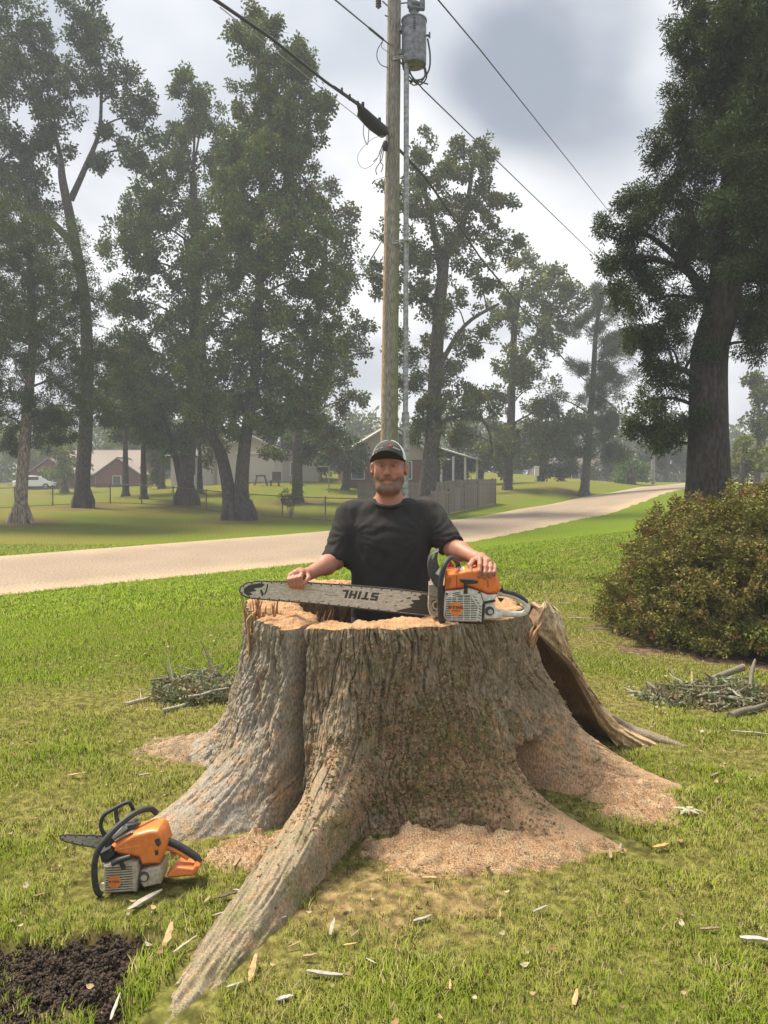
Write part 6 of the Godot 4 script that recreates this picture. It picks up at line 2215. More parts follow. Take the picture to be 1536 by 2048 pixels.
func make_large_saw() -> void:
	saw_materials()
	var at := P(930, 1247, 3.66) + Vector3(0, 0, -0.09)
	var r := thing("chainsaw", at, "large orange and white chainsaw with a long bar lying on the stump top", "chainsaw")
	r.rotation.y = -0.05
	var F1: Callable = S1
	var white := Color(0.70, 0.68, 0.62)
	var org := Color(0.80, 0.20, 0.035)
	var blk := Color(0.028, 0.028, 0.028)
	plate("crankcase", F1, [[300, 640], [740, 660], [745, 1028], [330, 1028], [250, 900], [250, 720]], -0.085, -0.002, 0.012, Color(0.20, 0.19, 0.17), M.shell, r)
	var cover := plate("top_cover", F1, [[306, 655], [312, 475], [335, 445], [470, 428], [560, 402], [700, 392], [880, 398], [915, 430], [955, 550], [968, 640], [930, 692], [815, 702], [720, 662], [590, 618], [480, 642], [390, 650]], -0.085, 0.082, 0.018, org, M.orange, r)
	plate("painted_groove", F1, [[438, 470], [446, 470], [446, 640], [438, 640]], 0.081, 0.0828, 0.0, Color(0.25, 0.05, 0.01), M.plain, cover)  # raised strip in darker orange, painted as a shaded groove
	plate("painted_cover_recess", F1, [[330, 505], [380, 495], [360, 600], [326, 610]], 0.081, 0.0829, 0.0, Color(0.45, 0.12, 0.03), M.orange, cover)  # thin plate on the cover, shade of a hollow put into its colour
	plate("cover_rib", F1, [[798, 520], [826, 520], [824, 605], [806, 615]], 0.080, 0.0845, 0.0015, Color(0.45, 0.12, 0.03), M.orange, cover)
	for i in 4: plate("cooling_fin", F1, [[462 + i * 22, 424], [474 + i * 22, 421], [474 + i * 22, 405], [462 + i * 22, 408]], -0.06, 0.05, 0.002, white, M.shell, cover)
	var fan := plate("fan_housing", F1, [[300, 745], [312, 662], [385, 652], [482, 644], [592, 622], [718, 664], [758, 785], [748, 830], [738, 1030], [335, 1030], [292, 965]], -0.002, 0.094, 0.010, white, M.shell, r)
	plate("grille_shade_plate", F1, [[316, 745], [470, 708], [600, 706], [690, 840], [672, 985], [560, 1005], [350, 1008], [306, 955]], 0.0935, 0.0950, 0.0, Color(0.035, 0.033, 0.03), M.plain, fan)  # dark plate lying on the housing, painted shade behind the slats
	for i in 14:
		var y := 722.0 + i * 21.0
		var x0 := 312.0 + maxf(0.0, (742.0 - y)) * 2.0 + maxf(0, y - 955) * 0.7
		var x1 := minf(610.0 + (y - 712.0) * 0.62, 688.0) - maxf(0, y - 900.0) * 0.2
		plate("grille_slat", F1, [[x0, y], [x1, y], [x1, y + 9], [x0, y + 9]], 0.0945, 0.0985, 0.0, white, M.shell, fan)
	for x in [382.0, 440.0, 520.0, 600.0]: plate("grille_bar", F1, [[x, 712], [x + 8, 712], [x + 8, 1004], [x, 1004]], 0.0948, 0.0978, 0.0, white, M.shell, fan)
	for i in 8:
		var yy := 712.0 + i * 36.0
		var xx := 640.0 + minf(i * 22.0, 66.0) - maxf(0, i - 6) * 8.0
		plate("painted_slot", F1, [[xx, yy], [xx + 28, yy + 14], [xx + 26, yy + 26], [xx - 2, yy + 10]], 0.0938, 0.0946, 0.0, Color(0.04, 0.04, 0.035), M.plain, fan)  # near-black plate on the surface, shade of an opening painted on
	for y in [668.0, 690.0]: plate("painted_slot", F1, [[392, y + 14], [484, y - 8], [484, y + 2], [392, y + 24]], 0.0938, 0.0946, 0.0, Color(0.04, 0.04, 0.035), M.plain, fan)  # flat dark marks as well, painting the shade inside the slots
	var bd := disc("badge", S1(435, 865), 85.0 / 2505.0, 0.0985, 0.1015, Color(0.74, 0.22, 0.045), M.orange, fan)
	var bc := S1(435, 848)
	lettering("lettering", "STIHL", 0.0145, Vector3(bc.x, bc.y, 0.1017), 0.0, Color(0.05, 0.035, 0.03), bd, 1.25)
	bc = S1(435, 886)
	for i in 5: box_part("model_mark", Vector3(bc.x + (i - 2) * 0.0085, bc.y, 0.1019), Vector3(0.005, 0.006, 0.0006), Color(0.08, 0.04, 0.03), M.plain, bd, 0.0)
	for q in [[325, 692], [708, 668], [703, 1018]]: disc("screw", S1(q[0], q[1]), 0.0062, 0.09, 0.0962, Color(0.10, 0.10, 0.10), M.steel, fan, 10)
	# starter grip
	var g := plate("starter_grip", F1, [[474, 512], [486, 495], [640, 506], [692, 522], [688, 552], [655, 560], [572, 560], [566, 600], [528, 600], [524, 552], [478, 536]], 0.098, 0.118, 0.006, blk, M.rubber, r)
	plate("grip_stem", F1, [[530, 598], [566, 598], [570, 680], [520, 680]], 0.093, 0.114, 0.004, blk, M.rubber, g)
	disc("rope_guide", S1(542, 672), 0.014, 0.092, 0.104, white, M.shell, g)
	# rear
	plate("rear_shroud", F1, [[722, 668], [815, 704], [932, 694], [900, 766], [762, 792]], -0.07, 0.078, 0.006, white, M.shell, r)
	var tank := plate("rear_housing", F1, [[768, 806], [896, 778], [915, 900], [960, 930], [1000, 945], [985, 1000], [762, 1008]], -0.07, 0.070, 0.010, white, M.shell, r)
	var gap := Buf.new()
	gap.col = blk
	gap.tube(path_of_(F1, [[905, 772, 0.07], [764, 802, 0.078], [748, 1035, 0.078]]), [0.0065], 8)
	put("painted_gap_line", gap.mesh(), M.rubber, tank)  # black rod laid on, painting the shade between the two housings
	disc("filler_cap", S1(838, 900), 0.022, 0.066, 0.0735, Color(0.07, 0.065, 0.06), M.rubber, tank)
	disc("filler_cap_hub", S1(848, 908), 0.012, 0.07, 0.0765, Color(0.5, 0.48, 0.44), M.shell, tank)
	var rh := rod("rear_handle", F1, [[960, 950, 0.0], [1100, 968, 0.0], [1240, 964, 0.0], [1296, 925, 0.0], [1306, 870, 0.0], [1250, 800, 0.0], [1140, 745, 0.0], [1000, 715, 0.0], [930, 720, 0.0]], [0.017, 0.015, 0.014, 0.014, 0.014, 0.014, 0.014, 0.014, 0.016], white, M.shell, r, 12)
	rod("handle_rubber", F1, [[1000, 700, 0.0], [1140, 727, 0.0], [1240, 775, 0.0], [1306, 836, 0.0]], [0.014, 0.015, 0.015, 0.012], blk, M.rubber, rh)
	plate("throttle_lock", F1, [[955, 705], [1010, 632], [1022, 680], [1050, 690], [1150, 690], [1158, 712], [1040, 715]], -0.012, 0.012, 0.003, blk, M.rubber, rh)
	plate("trigger", F1, [[945, 765], [1028, 775], [990, 822], [965, 800]], -0.008, 0.008, 0.002, blk, M.rubber, rh)
	# front
	rod("front_handle", F1, [[285, 1038, 0.098], [258, 1000, 0.104], [246, 850, 0.106], [243, 660, 0.106], [262, 470, 0.104], [305, 335, 0.09], [372, 272, 0.05], [425, 300, 0.0], [470, 375, -0.06], [490, 480, -0.10]], [0.0125], blk, M.rubber, r, 12)
	var hg := plate("hand_guard", F1, [[232, 178], [180, 196], [130, 232], [98, 300], [92, 380], [108, 480], [150, 560], [205, 625], [262, 665], [250, 560], [262, 470], [238, 400], [216, 320], [213, 250]], -0.075, 0.058, 0.008, Color(0.055, 0.055, 0.055), M.rubber, r)
	plate("guard_slot", F1, [[142, 278], [150, 240], [190, 210], [178, 250], [155, 285]], 0.0575, 0.0590, 0.0, Color(0.30, 0.36, 0.14), M.plain, hg)
	plate("guard_sticker", F1, [[190, 458], [232, 392], [262, 402], [232, 480]], 0.0575, 0.0593, 0.0, Color(0.6, 0.6, 0.57), M.plain, hg)
	var ws := plate("warning_sticker", F1, [[336, 412], [432, 398], [378, 322]], -0.035, -0.03, 0.0, Color(0.42, 0.02, 0.03), M.plain, r)
	plate("sticker_band", F1, [[336, 412], [432, 398], [430, 414], [338, 430]], -0.0298, -0.029, 0.0, Color(0.60, 0.35, 0.34), M.plain, ws)
	plate("muffler", F1, [[108, 592], [186, 580], [232, 640], [232, 760], [105, 740]], -0.07, 0.05, 0.008, Color(0.30, 0.27, 0.23), M.steel, r)
	plate("bumper_spike", F1, [[100, 760], [130, 732], [165, 750], [228, 715], [232, 1000], [190, 1000], [150, 985], [118, 930], [102, 850]], -0.03, 0.03, 0.004, Color(0.46, 0.40, 0.30), M.steel, r)
	plate("painted_bumper_recess", F1, [[140, 800], [200, 780], [215, 850], [190, 940], [160, 920], [145, 860]], 0.0295, 0.0315, 0.0, Color(0.10, 0.075, 0.05), M.plain, r)  # dark plate on the spike face, painted shade in place of a hollow
	rod("spike_rib", F1, [[118, 745, 0.033], [108, 850, 0.033], [130, 950, 0.033], [185, 1000, 0.033]], [0.005], Color(0.62, 0.56, 0.45), M.steel, r, 6)
	rod("spike_rib", F1, [[215, 800, 0.033], [165, 830, 0.034], [175, 890, 0.033], [215, 900, 0.033]], [0.0045], Color(0.58, 0.52, 0.42), M.steel, r, 6)
	# bar and chain
	var inv := r.transform.affine_inverse()
	var bpx := [[885, 1188], [800, 1177], [700, 1168.5], [600, 1162.5], [520, 1160], [495, 1163], [481, 1171], [477, 1181], [482, 1191], [499, 1198], [600, 1206.5], [700, 1216.5], [800, 1228], [885, 1238]]
	var outl := []
	for q in bpx:
		# sight line met with the plane of the bar, local z = -0.045
		var w0 := inv * P(q[0], q[1], 3.5)
		var w1 := inv * P(q[0], q[1], 4.5)
		var w := w0.lerp(w1, (-0.045 - w0.z) / (w1.z - w0.z))
		outl.append(Vector2(w.x, w.y))
	var area := 0.0
	for i in outl.size(): area += outl[i].cross(outl[(i + 1) % outl.size()])
	if area < 0: outl.reverse()
	var bar := Buf.new()
	bar.col = Color(0.60, 0.57, 0.48)
	bar.extr(inset(outl, 0.0085), -0.0475, -0.0425, 0.0008)
	var bn := put("guide_bar", bar.mesh(), M.steel, r)
	var dark := func(called: String, pts: Array, c: Color) -> void:
		var poly := []
		for q in pts:
			var w0 := inv * P(q[0], q[1], 3.5)
			var w1 := inv * P(q[0], q[1], 4.5)
			var w := w0.lerp(w1, (-0.042 - w0.z) / (w1.z - w0.z))
			poly.append(Vector2(w.x, w.y))
		var bb := Buf.new()
		bb.col = c
		bb.extr(poly, -0.0423, -0.0420)
		put(called, bb.mesh(), M.plain, bn)
	var pc := Color(0.045, 0.04, 0.035)
	dark.call("black_paint", [[880, 1192], [846, 1188], [836, 1193], [840, 1199], [822, 1200], [828, 1206], [818, 1210], [824, 1214], [806, 1218], [790, 1222], [800, 1223.5], [880, 1233]], pc)
	for q in [[812, 1196, 9, 2.0], [800, 1202, 6, 1.6], [778, 1192, 7, 1.4], [770, 1204, 5, 1.5], [826, 1191, 6, 1.5], [788, 1211, 5, 1.2], [834, 1203, 5, 2.0], [760, 1178, 6, 1.0], [640, 1203, 8, 0.8]]:
		dark.call("black_paint", [[q[0], q[1]], [q[0] + q[2], q[1] - q[3]], [q[0] + q[2] * 1.1, q[1] + q[3] * 0.4], [q[0] + q[2] * 0.3, q[1] + q[3]]], pc)
	dark.call("black_paint", [[530, 1168], [520, 1166], [498, 1170], [488, 1177], [488, 1186], [496, 1192], [506, 1189], [500, 1184], [514, 1182], [508, 1177], [524, 1175]], pc)
	dark.call("black_paint", [[534, 1168], [537, 1168], [535, 1180], [530, 1190], [528, 1189], [532, 1179]], pc)
	dark.call("black_paint", [[520, 1180], [524, 1179], [528, 1188], [524, 1194]], pc)
	for q in [[612, 1180, 26, 3], [640, 1184, 30, 2.5]]: dark.call("worn_print", [[q[0], q[1] - q[3]], [q[0] + q[2], q[1] - q[3] + 2], [q[0] + q[2], q[1] + 2], [q[0], q[1]]], Color(0.36, 0.33, 0.27))
	dark.call("print_line", [[649, 1188.4], [676, 1190.6], [676, 1191.6], [649, 1189.4]], Color(0.12, 0.11, 0.10))
	var w0 := inv * P(720, 1190.5, 3.5)
	var w1 := inv * P(720, 1190.5, 4.5)
	var lc := w0.lerp(w1, (-0.042 - w0.z) / (w1.z - w0.z))
	lettering("lettering", "STIHL", 0.040, Vector3(lc.x, lc.y, -0.0422), PI - 0.085, Color(0.05, 0.045, 0.04), bn, 1.12)
	var ch := Node3D.new()
	ch.name = "saw_chain"
	r.add_child(ch)
	chain_round(ch, inset(outl, 0.005), -0.045, 0.0125, 0.0095)

var saw2_at := Vector3.ZERO
func in_saw(x: float, z: float) -> bool:
	return absf(x - saw2_at.x - 0.02) < 0.24 and absf(z - saw2_at.z) < 0.13

func make_small_saw() -> void:
	saw_materials()
	var front := G(247, 1790)
	var at := front + Vector3(0, 0, -0.08)
	saw2_at = at
	var r := thing("chainsaw", at, "smaller dusty orange chainsaw resting in the grass beside a root", "chainsaw")
	r.rotation = Vector3(-0.08, 0.06, 0.0)
	r.scale = Vector3.ONE * 0.94
	var F2: Callable = S2
	var tan_ := Color(0.42, 0.37, 0.28)
	var org := Color(0.68, 0.20, 0.045)
	var blk := Color(0.035, 0.037, 0.038)
	var cover := plate("top_cover", F2, [[662, 412], [700, 385], [860, 302], [1010, 268], [1090, 268], [1122, 300], [1160, 420], [1140, 500], [1098, 592], [935, 602], [905, 532], [720, 492], [690, 470]], -0.075, 0.075, 0.02, org, M.orange, r)
	plate("cover_clip", F2, [[1062, 352], [1100, 340], [1122, 390], [1096, 420], [1070, 395]], 0.0745, 0.080, 0.002, Color(0.05, 0.04, 0.035), M.rubber, cover)
	plate("cover_clip", F2, [[1062, 452], [1092, 448], [1096, 490], [1068, 500]], 0.0745, 0.079, 0.002, Color(0.06, 0.045, 0.035), M.rubber, cover)
	plate("cover_ridge", F2, [[700, 438], [930, 400], [932, 410], [702, 448]], 0.0745, 0.0775, 0.001, Color(0.74, 0.25, 0.07), M.orange, cover)
	var fan := plate("fan_housing", F2, [[606, 566], [720, 534], [910, 552], [922, 650], [900, 822], [640, 805], [606, 720]], -0.06, 0.086, 0.010, tan_, M.shell, r)
	for i in 11:
		var y := 566.0 + i * 22.0
		plate("grille_slat", F2, [[628, y + 8], [868, y], [868, y + 9], [628, y + 17]], 0.0855, 0.0895, 0.0, Color(0.46, 0.41, 0.32), M.shell, fan)
		plate("slat_shade_strip", F2, [[628, y + 18.5], [868, y + 10.5], [868, y + 20.5], [628, y + 28.5]], 0.0856, 0.0866, 0.0, Color(0.07, 0.055, 0.04), M.plain, fan)  # dark strip laid on the housing, painted shade between two slats
	var bd := disc("badge", S2(715, 710), 58.0 / 2237.0, 0.0895, 0.093, Color(0.60, 0.19, 0.05), M.orange, fan)
	var bc := S2(715, 708)
	lettering("lettering", "STIHL", 0.0085, Vector3(bc.x, bc.y, 0.0932), 0.0, Color(0.10, 0.04, 0.03), bd, 1.25)
	disc("screw", S2(606, 740), 0.009, 0.08, 0.092, Color(0.6, 0.58, 0.54), M.steel, fan, 10)
	var rh := plate("rear_housing", F2, [[926, 645], [1000, 618], [1112, 602], [1128, 690], [1112, 770], [960, 802], [928, 760]], -0.06, 0.07, 0.010, tan_, M.shell, r)
	disc("filler_cap", S2(965, 690), 0.020, 0.068, 0.076, Color(0.10, 0.085, 0.065), M.rubber, rh)
	disc("filler_cap_hub", S2(968, 696), 0.012, 0.07, 0.079, Color(0.45, 0.40, 0.31), M.shell, rh)
	rod("starter_grip", F2, [[700, 540, 0.10], [760, 508, 0.104], [860, 482, 0.10]], [0.011, 0.012, 0.010], blk, M.rubber, r)
	rod("grip_stem", F2, [[770, 510, 0.10], [785, 550, 0.098], [792, 590, 0.09]], [0.009], blk, M.rubber, r)
	rod("front_handle", F2, [[595, 828, 0.085], [562, 790, 0.092], [543, 700, 0.095], [537, 560, 0.095], [565, 430, 0.09], [645, 315, 0.07], [760, 215, 0.03], [860, 172, -0.02], [950, 180, -0.06], [1000, 235, -0.075]], [0.0125], blk, M.rubber, r, 12)
	var hg := rod("hand_guard", F2, [[560, 395, -0.02], [522, 330, -0.02], [516, 270, -0.02], [545, 195, -0.02], [640, 142, -0.03], [748, 100, -0.04], [778, 140, -0.05], [795, 200, -0.06]], [0.012, 0.0085, 0.0085, 0.0085, 0.0085, 0.0085, 0.008, 0.009], blk, M.rubber, r, 8)
	rod("guard_strut", F2, [[648, 145, -0.03], [648, 200, -0.03], [668, 270, -0.02]], [0.009], blk, M.rubber, hg, 8)
	plate("guard_base", F2, [[555, 380], [640, 330], [760, 270], [860, 270], [840, 300], [680, 400], [640, 470], [580, 450]], -0.07, 0.03, 0.006, Color(0.05, 0.05, 0.05), M.rubber, hg)
	rod("cylinder_shroud", F2, [[655, 355, 0.035], [780, 272, 0.02]], [0.014, 0.013], Color(0.50, 0.50, 0.47), M.shell, r)
	plate("sawdust_crust", F2, [[700, 385], [790, 335], [858, 300], [830, 298], [760, 330], [690, 372]], -0.05, 0.06, 0.002, Color(0.52, 0.38, 0.24), M.dust, r)
	plate("carburettor_box", F2, [[560, 470], [660, 420], [700, 490], [620, 560], [580, 560]], -0.07, 0.07, 0.006, blk, M.rubber, r)
	var hd := rod("rear_handle", F2, [[1120, 430, 0.0], [1200, 460, 0.0], [1320, 530, 0.0], [1410, 595, 0.0], [1440, 640, 0.0]], [0.016, 0.0155, 0.0155, 0.0155, 0.012], blk, M.rubber, r, 12)
	rod("handle_core", F2, [[1110, 480, 0.0], [1220, 525, 0.0], [1340, 600, 0.0]], [0.012, 0.013, 0.012], org, M.orange, hd)
	plate("handle_guard", F2, [[1150, 715], [1190, 670], [1250, 630], [1392, 650], [1420, 612], [1452, 636], [1440, 680], [1404, 722], [1180, 735]], -0.05, 0.05, 0.01, Color(0.70, 0.20, 0.06), M.orange, hd)
	plate("trigger", F2, [[1170, 540], [1215, 552], [1200, 600], [1175, 580]], -0.01, 0.01, 0.002, Color(0.3, 0.2, 0.12), M.rubber, hd)
	# bar
	var o := poly_of(F2, [[560, 420], [400, 404], [250, 396], [140, 392], [108, 402], [98, 422], [110, 446], [150, 470], [300, 510], [450, 540], [560, 556]])
	var area := 0.0
	for i in o.size(): area += o[i].cross(o[(i + 1) % o.size()])
	if area < 0: o.reverse()
	var bar := Buf.new()
	bar.col = Color(0.36, 0.35, 0.31)
	bar.extr(inset(o, 0.007), -0.0625, -0.0575)
	var bn := put("guide_bar", bar.mesh(), M.steel, r)
	for q in [[430, 470, 60, 26], [470, 500, 40, 18], [300, 450, 50, 14]]:
		plate("rust_patch", F2, [[q[0], q[1]], [q[0] + q[2], q[1] + 6], [q[0] + q[2] * 0.9, q[1] + q[3]], [q[0] + q[2] * 0.2, q[1] + q[3] * 0.8]], -0.0575, -0.0571, 0.0, Color(0.28, 0.16, 0.10), M.plain, bn)
	var ch := Node3D.new()
	ch.name = "saw_chain"
	r.add_child(ch)
	chain_round(ch, inset(o, 0.004), -0.06, 0.011, 0.008)

# ---------- sawdust, chips, brush ----------
func heap(label: String, spot: Array, hmax: float, col: Color, lean: float, crumbs: int) -> void:
	var c: Vector3 = spot[0]
	var root := thing("sawdust_pile", c, label, "sawdust")
	var b := Buf.new()
	var n := 70
	var ex: float = spot[1] * 1.35
	var ez: float = spot[2] * 1.5
	var hf := func(x: float, z: float) -> float:
		var e := Vector2((x - c.x) / spot[1], (z - c.z) / spot[2]).length() + nz2.get_noise_2d(x * 6, z * 6) * 0.4 + nz.get_noise_2d(x * 18, z * 18) * 0.25
		var h := hmax * (1.0 - e * e * 0.85)
		var rr := Vector2(x - SC.x, z - SC.z)
		var gap := maxf(0.0, rr.length() - stump_base(atan2(rr.x, rr.y)) )
		h += lean * exp(-gap / 0.09) * smoothstep(1.3, 0.6, e)
		h += nz.get_noise_2d(x * 16, z * 16) * 0.02 + nz.get_noise_2d(x * 60, z * 60) * 0.005
		return maxf(h, -0.03)
	for j in n + 1:
		for i in n + 1:
			var x: float = c.x + ex * (2.0 * i / n - 1.0)
			var z: float = c.z + ez * (2.0 * j / n - 1.0)
			b.v.append(Vector3(x - c.x, hf.call(x, z), z - c.z))
			b.n.append(Vector3.UP)
			b.c.append(col.lerp(Color(0.62, 0.44, 0.26), clampf(0.4 + nz.get_noise_2d(x * 9, z * 9) * 1.2, 0, 1)))
	for j in n:
		for i in n:
			var a := j * (n + 1) + i
			b.quad(a, a + 1, a + n + 2, a + n + 1)
	resmooth(b)
	put("dust", b.mesh(), M.dust, root)
	var xs := []; var cols := []
	for i in crumbs:
		var a := rnd(0, TAU)
		var e := pow(rng.randf(), 0.6) * 1.25 if rng.randf() < 0.7 else rnd(0.9, 1.9)
		var x: float = c.x + cos(a) * e * spot[1]
		var z: float = c.z + sin(a) * e * spot[2]
		if in_stump(x, z, -0.02): continue
		var y: float = maxf(hf.call(x, z), 0.0)
		xs.append(Transform3D(rbasis().scaled(Vector3(1, rnd(0.3, 1), rnd(0.6, 2.2)) * rnd(0.002, 0.006)), Vector3(x - c.x, y + 0.002, z - c.z)))
		var cc := col
		var q := rng.randf()
		if q < 0.18: cc = Color(0.18, 0.12, 0.07)
		elif q < 0.4: cc = Color(0.72, 0.55, 0.36)
		cols.append(vary(cc, 0.2))
	many("shavings", crumb_mesh(4, 0.5), M.dust, xs, cols, root)

func chip_mesh(c: Color, jag := 0.25) -> ArrayMesh:
	# a split sliver, one unit long, with ragged ends and a bark side
	var b := Buf.new()
	var rows := []
	for k in 7:
		var f := k / 6.0
		var w := 0.13 * pow(sin(PI * (0.08 + 0.84 * f)), 0.55) * rnd(0.85, 1.12) * lerpf(1.15, 0.75, f)
		var t := 0.05 * rnd(0.7, 1.2) * (1.0 if k > 0 and k < 6 else 0.5)
		var o := Vector3(f - 0.5 + rnd(-0.03, 0.03), rnd(-0.015, 0.015), rnd(-jag, jag) * 0.12)
		rows.append([o + Vector3(0, -t, -w), o + Vector3(0, t * 0.7, -w * 0.8), o + Vector3(rnd(-0.03, 0.03), t, 0), o + Vector3(0, t * 0.6, w), o + Vector3(0, -t, w * 0.9)])
	for k in 6:
		for i in 5:
			var j := (i + 1) % 5
			b.col = c * rnd(0.75, 1.1)
			var pts := [rows[k][i], rows[k][j], rows[k + 1][j], rows[k + 1][i]]
			var mid: Vector3 = (pts[0] + pts[1] + pts[2] + pts[3]) * 0.25
			var nn: Vector3 = (pts[1] - pts[0]).cross(pts[3] - pts[0]).normalized()
			if nn.dot(mid - Vector3(mid.x, 0, 0)) < 0: nn = -nn
			var q := []
			for p in pts: q.append(b.vert(p, nn))
			b.quad(q[0], q[1], q[2], q[3])
	b.face(rows[0]); b.face(rows[6])
	return b.mesh()

func chip(called: String, label: String, px: float, py: float, length: float, turn: float, c: Color, group := "", lift := 0.0, fat := 1.0) -> void:
	var p := G(px, py)
	var o := put(called, chip_mesh(c), M.wood)
	o.transform = Transform3D((Basis(Vector3.UP, turn) * Basis(Vector3(0, 0, 1), lift)).scaled(Vector3.ONE), p + Vector3(0, 0.018 + absf(sin(lift)) * length * 0.4, 0))
	o.scale = Vector3(length, length * fat, length * fat)
	tag(o, label, "wood chip" if called == "wood_chip" else "stick", group)

func stick(label: String, a: Vector3, b: Vector3, r: float, c: Color, group: String, cut := Color(0, 0, 0, 0)) -> void:
	var o := thing("branch", a, label, "branch", group)
	var bb := Buf.new()
	bb.col = c
	var d := b - a
	var m1 := d * 0.35 + rdir() * d.length() * 0.04
	var m2 := d * 0.7 + rdir() * d.length() * 0.04
	bb.tube(smooth_path([Vector3.ZERO, m1, m2, d], 4), spread([r, r * 0.85, r * 0.7, r * 0.4], 13), 7)
	for i in 2:
		var f := rnd(0.3, 0.8)
		var s := m1.lerp(m2, f)
		bb.tube([s, s + (d.normalized() + rdir() * 0.9 + Vector3(0, 0.2, 0)).normalized() * rnd(0.06, 0.16)], [r * 0.4, r * 0.12], 5)
	put("wood", bb.mesh(), M.bark, o)
	if cut.a > 0:
		var e := Buf.new()
		e.col = cut
		e.tube([-d.normalized() * 0.006, d.normalized() * 0.01], [r * 1.04], 9)
		put("cut_end", e.mesh(), M.wood, o)

func brush(name_: String, c: Vector3, rx: float, rz: float, count: int, leaves: int, hgt: float) -> void:
	for i in count:
		var a := rnd(0, TAU)
		var q := sqrt(rng.randf())
		var o := c + Vector3(cos(a) * rx * q, 0, sin(a) * rz * q)
		var dir := Vector3(rnd(-1, 1), rnd(-0.12, 0.22), rnd(-0.5, 0.5)).normalized()
		var l := rnd(0.12, 0.38)
		o.y = gh(o.x, o.z) + rnd(0.015, hgt * (1.0 - q * 0.7))
		var e := o + dir * l
		e.y = maxf(e.y, gh(e.x, e.z) + 0.012)
		var tn: Array = [[Color(0.36, 0.34, 0.28), "lichen-grey"], [Color(0.26, 0.22, 0.17), "brown"], [Color(0.42, 0.40, 0.33), "pale"], [Color(0.28, 0.30, 0.22), "greenish"]][rng.randi() % 4]
		var col: Color = tn[0]
		stick("%s broken stick in the brush pile %s" % [tn[1], name_], o, e, rnd(0.006, 0.02), col, "broken sticks in the brush pile %s" % name_)
	var xs := []; var cols := []
	for i in leaves:
		var a := rnd(0, TAU)
		var q := sqrt(rng.randf()) * 1.1
		var o := Vector3(cos(a) * rx * q, 0, sin(a) * rz * q)
		o.y = gh(c.x + o.x, c.z + o.z) + rnd(0.0, hgt * maxf(0.1, 1.0 - q * 0.8))
		xs.append(Transform3D(rbasis().scaled(Vector3.ONE * rnd(0.05, 0.11)), c * Vector3(1, 0, 1) + o))
		cols.append(vary([Color(0.17, 0.20, 0.11), Color(0.27, 0.28, 0.19), Color(0.25, 0.19, 0.11)][rng.randi() % 3], 0.25))
	tag(many("brush_leaves", leaf_clump(14, 0.5, 0.22), M.leaf, xs, cols), "withered grey-green leaves and twigs of the brush pile %s" % name_, "brush", "", "stuff")

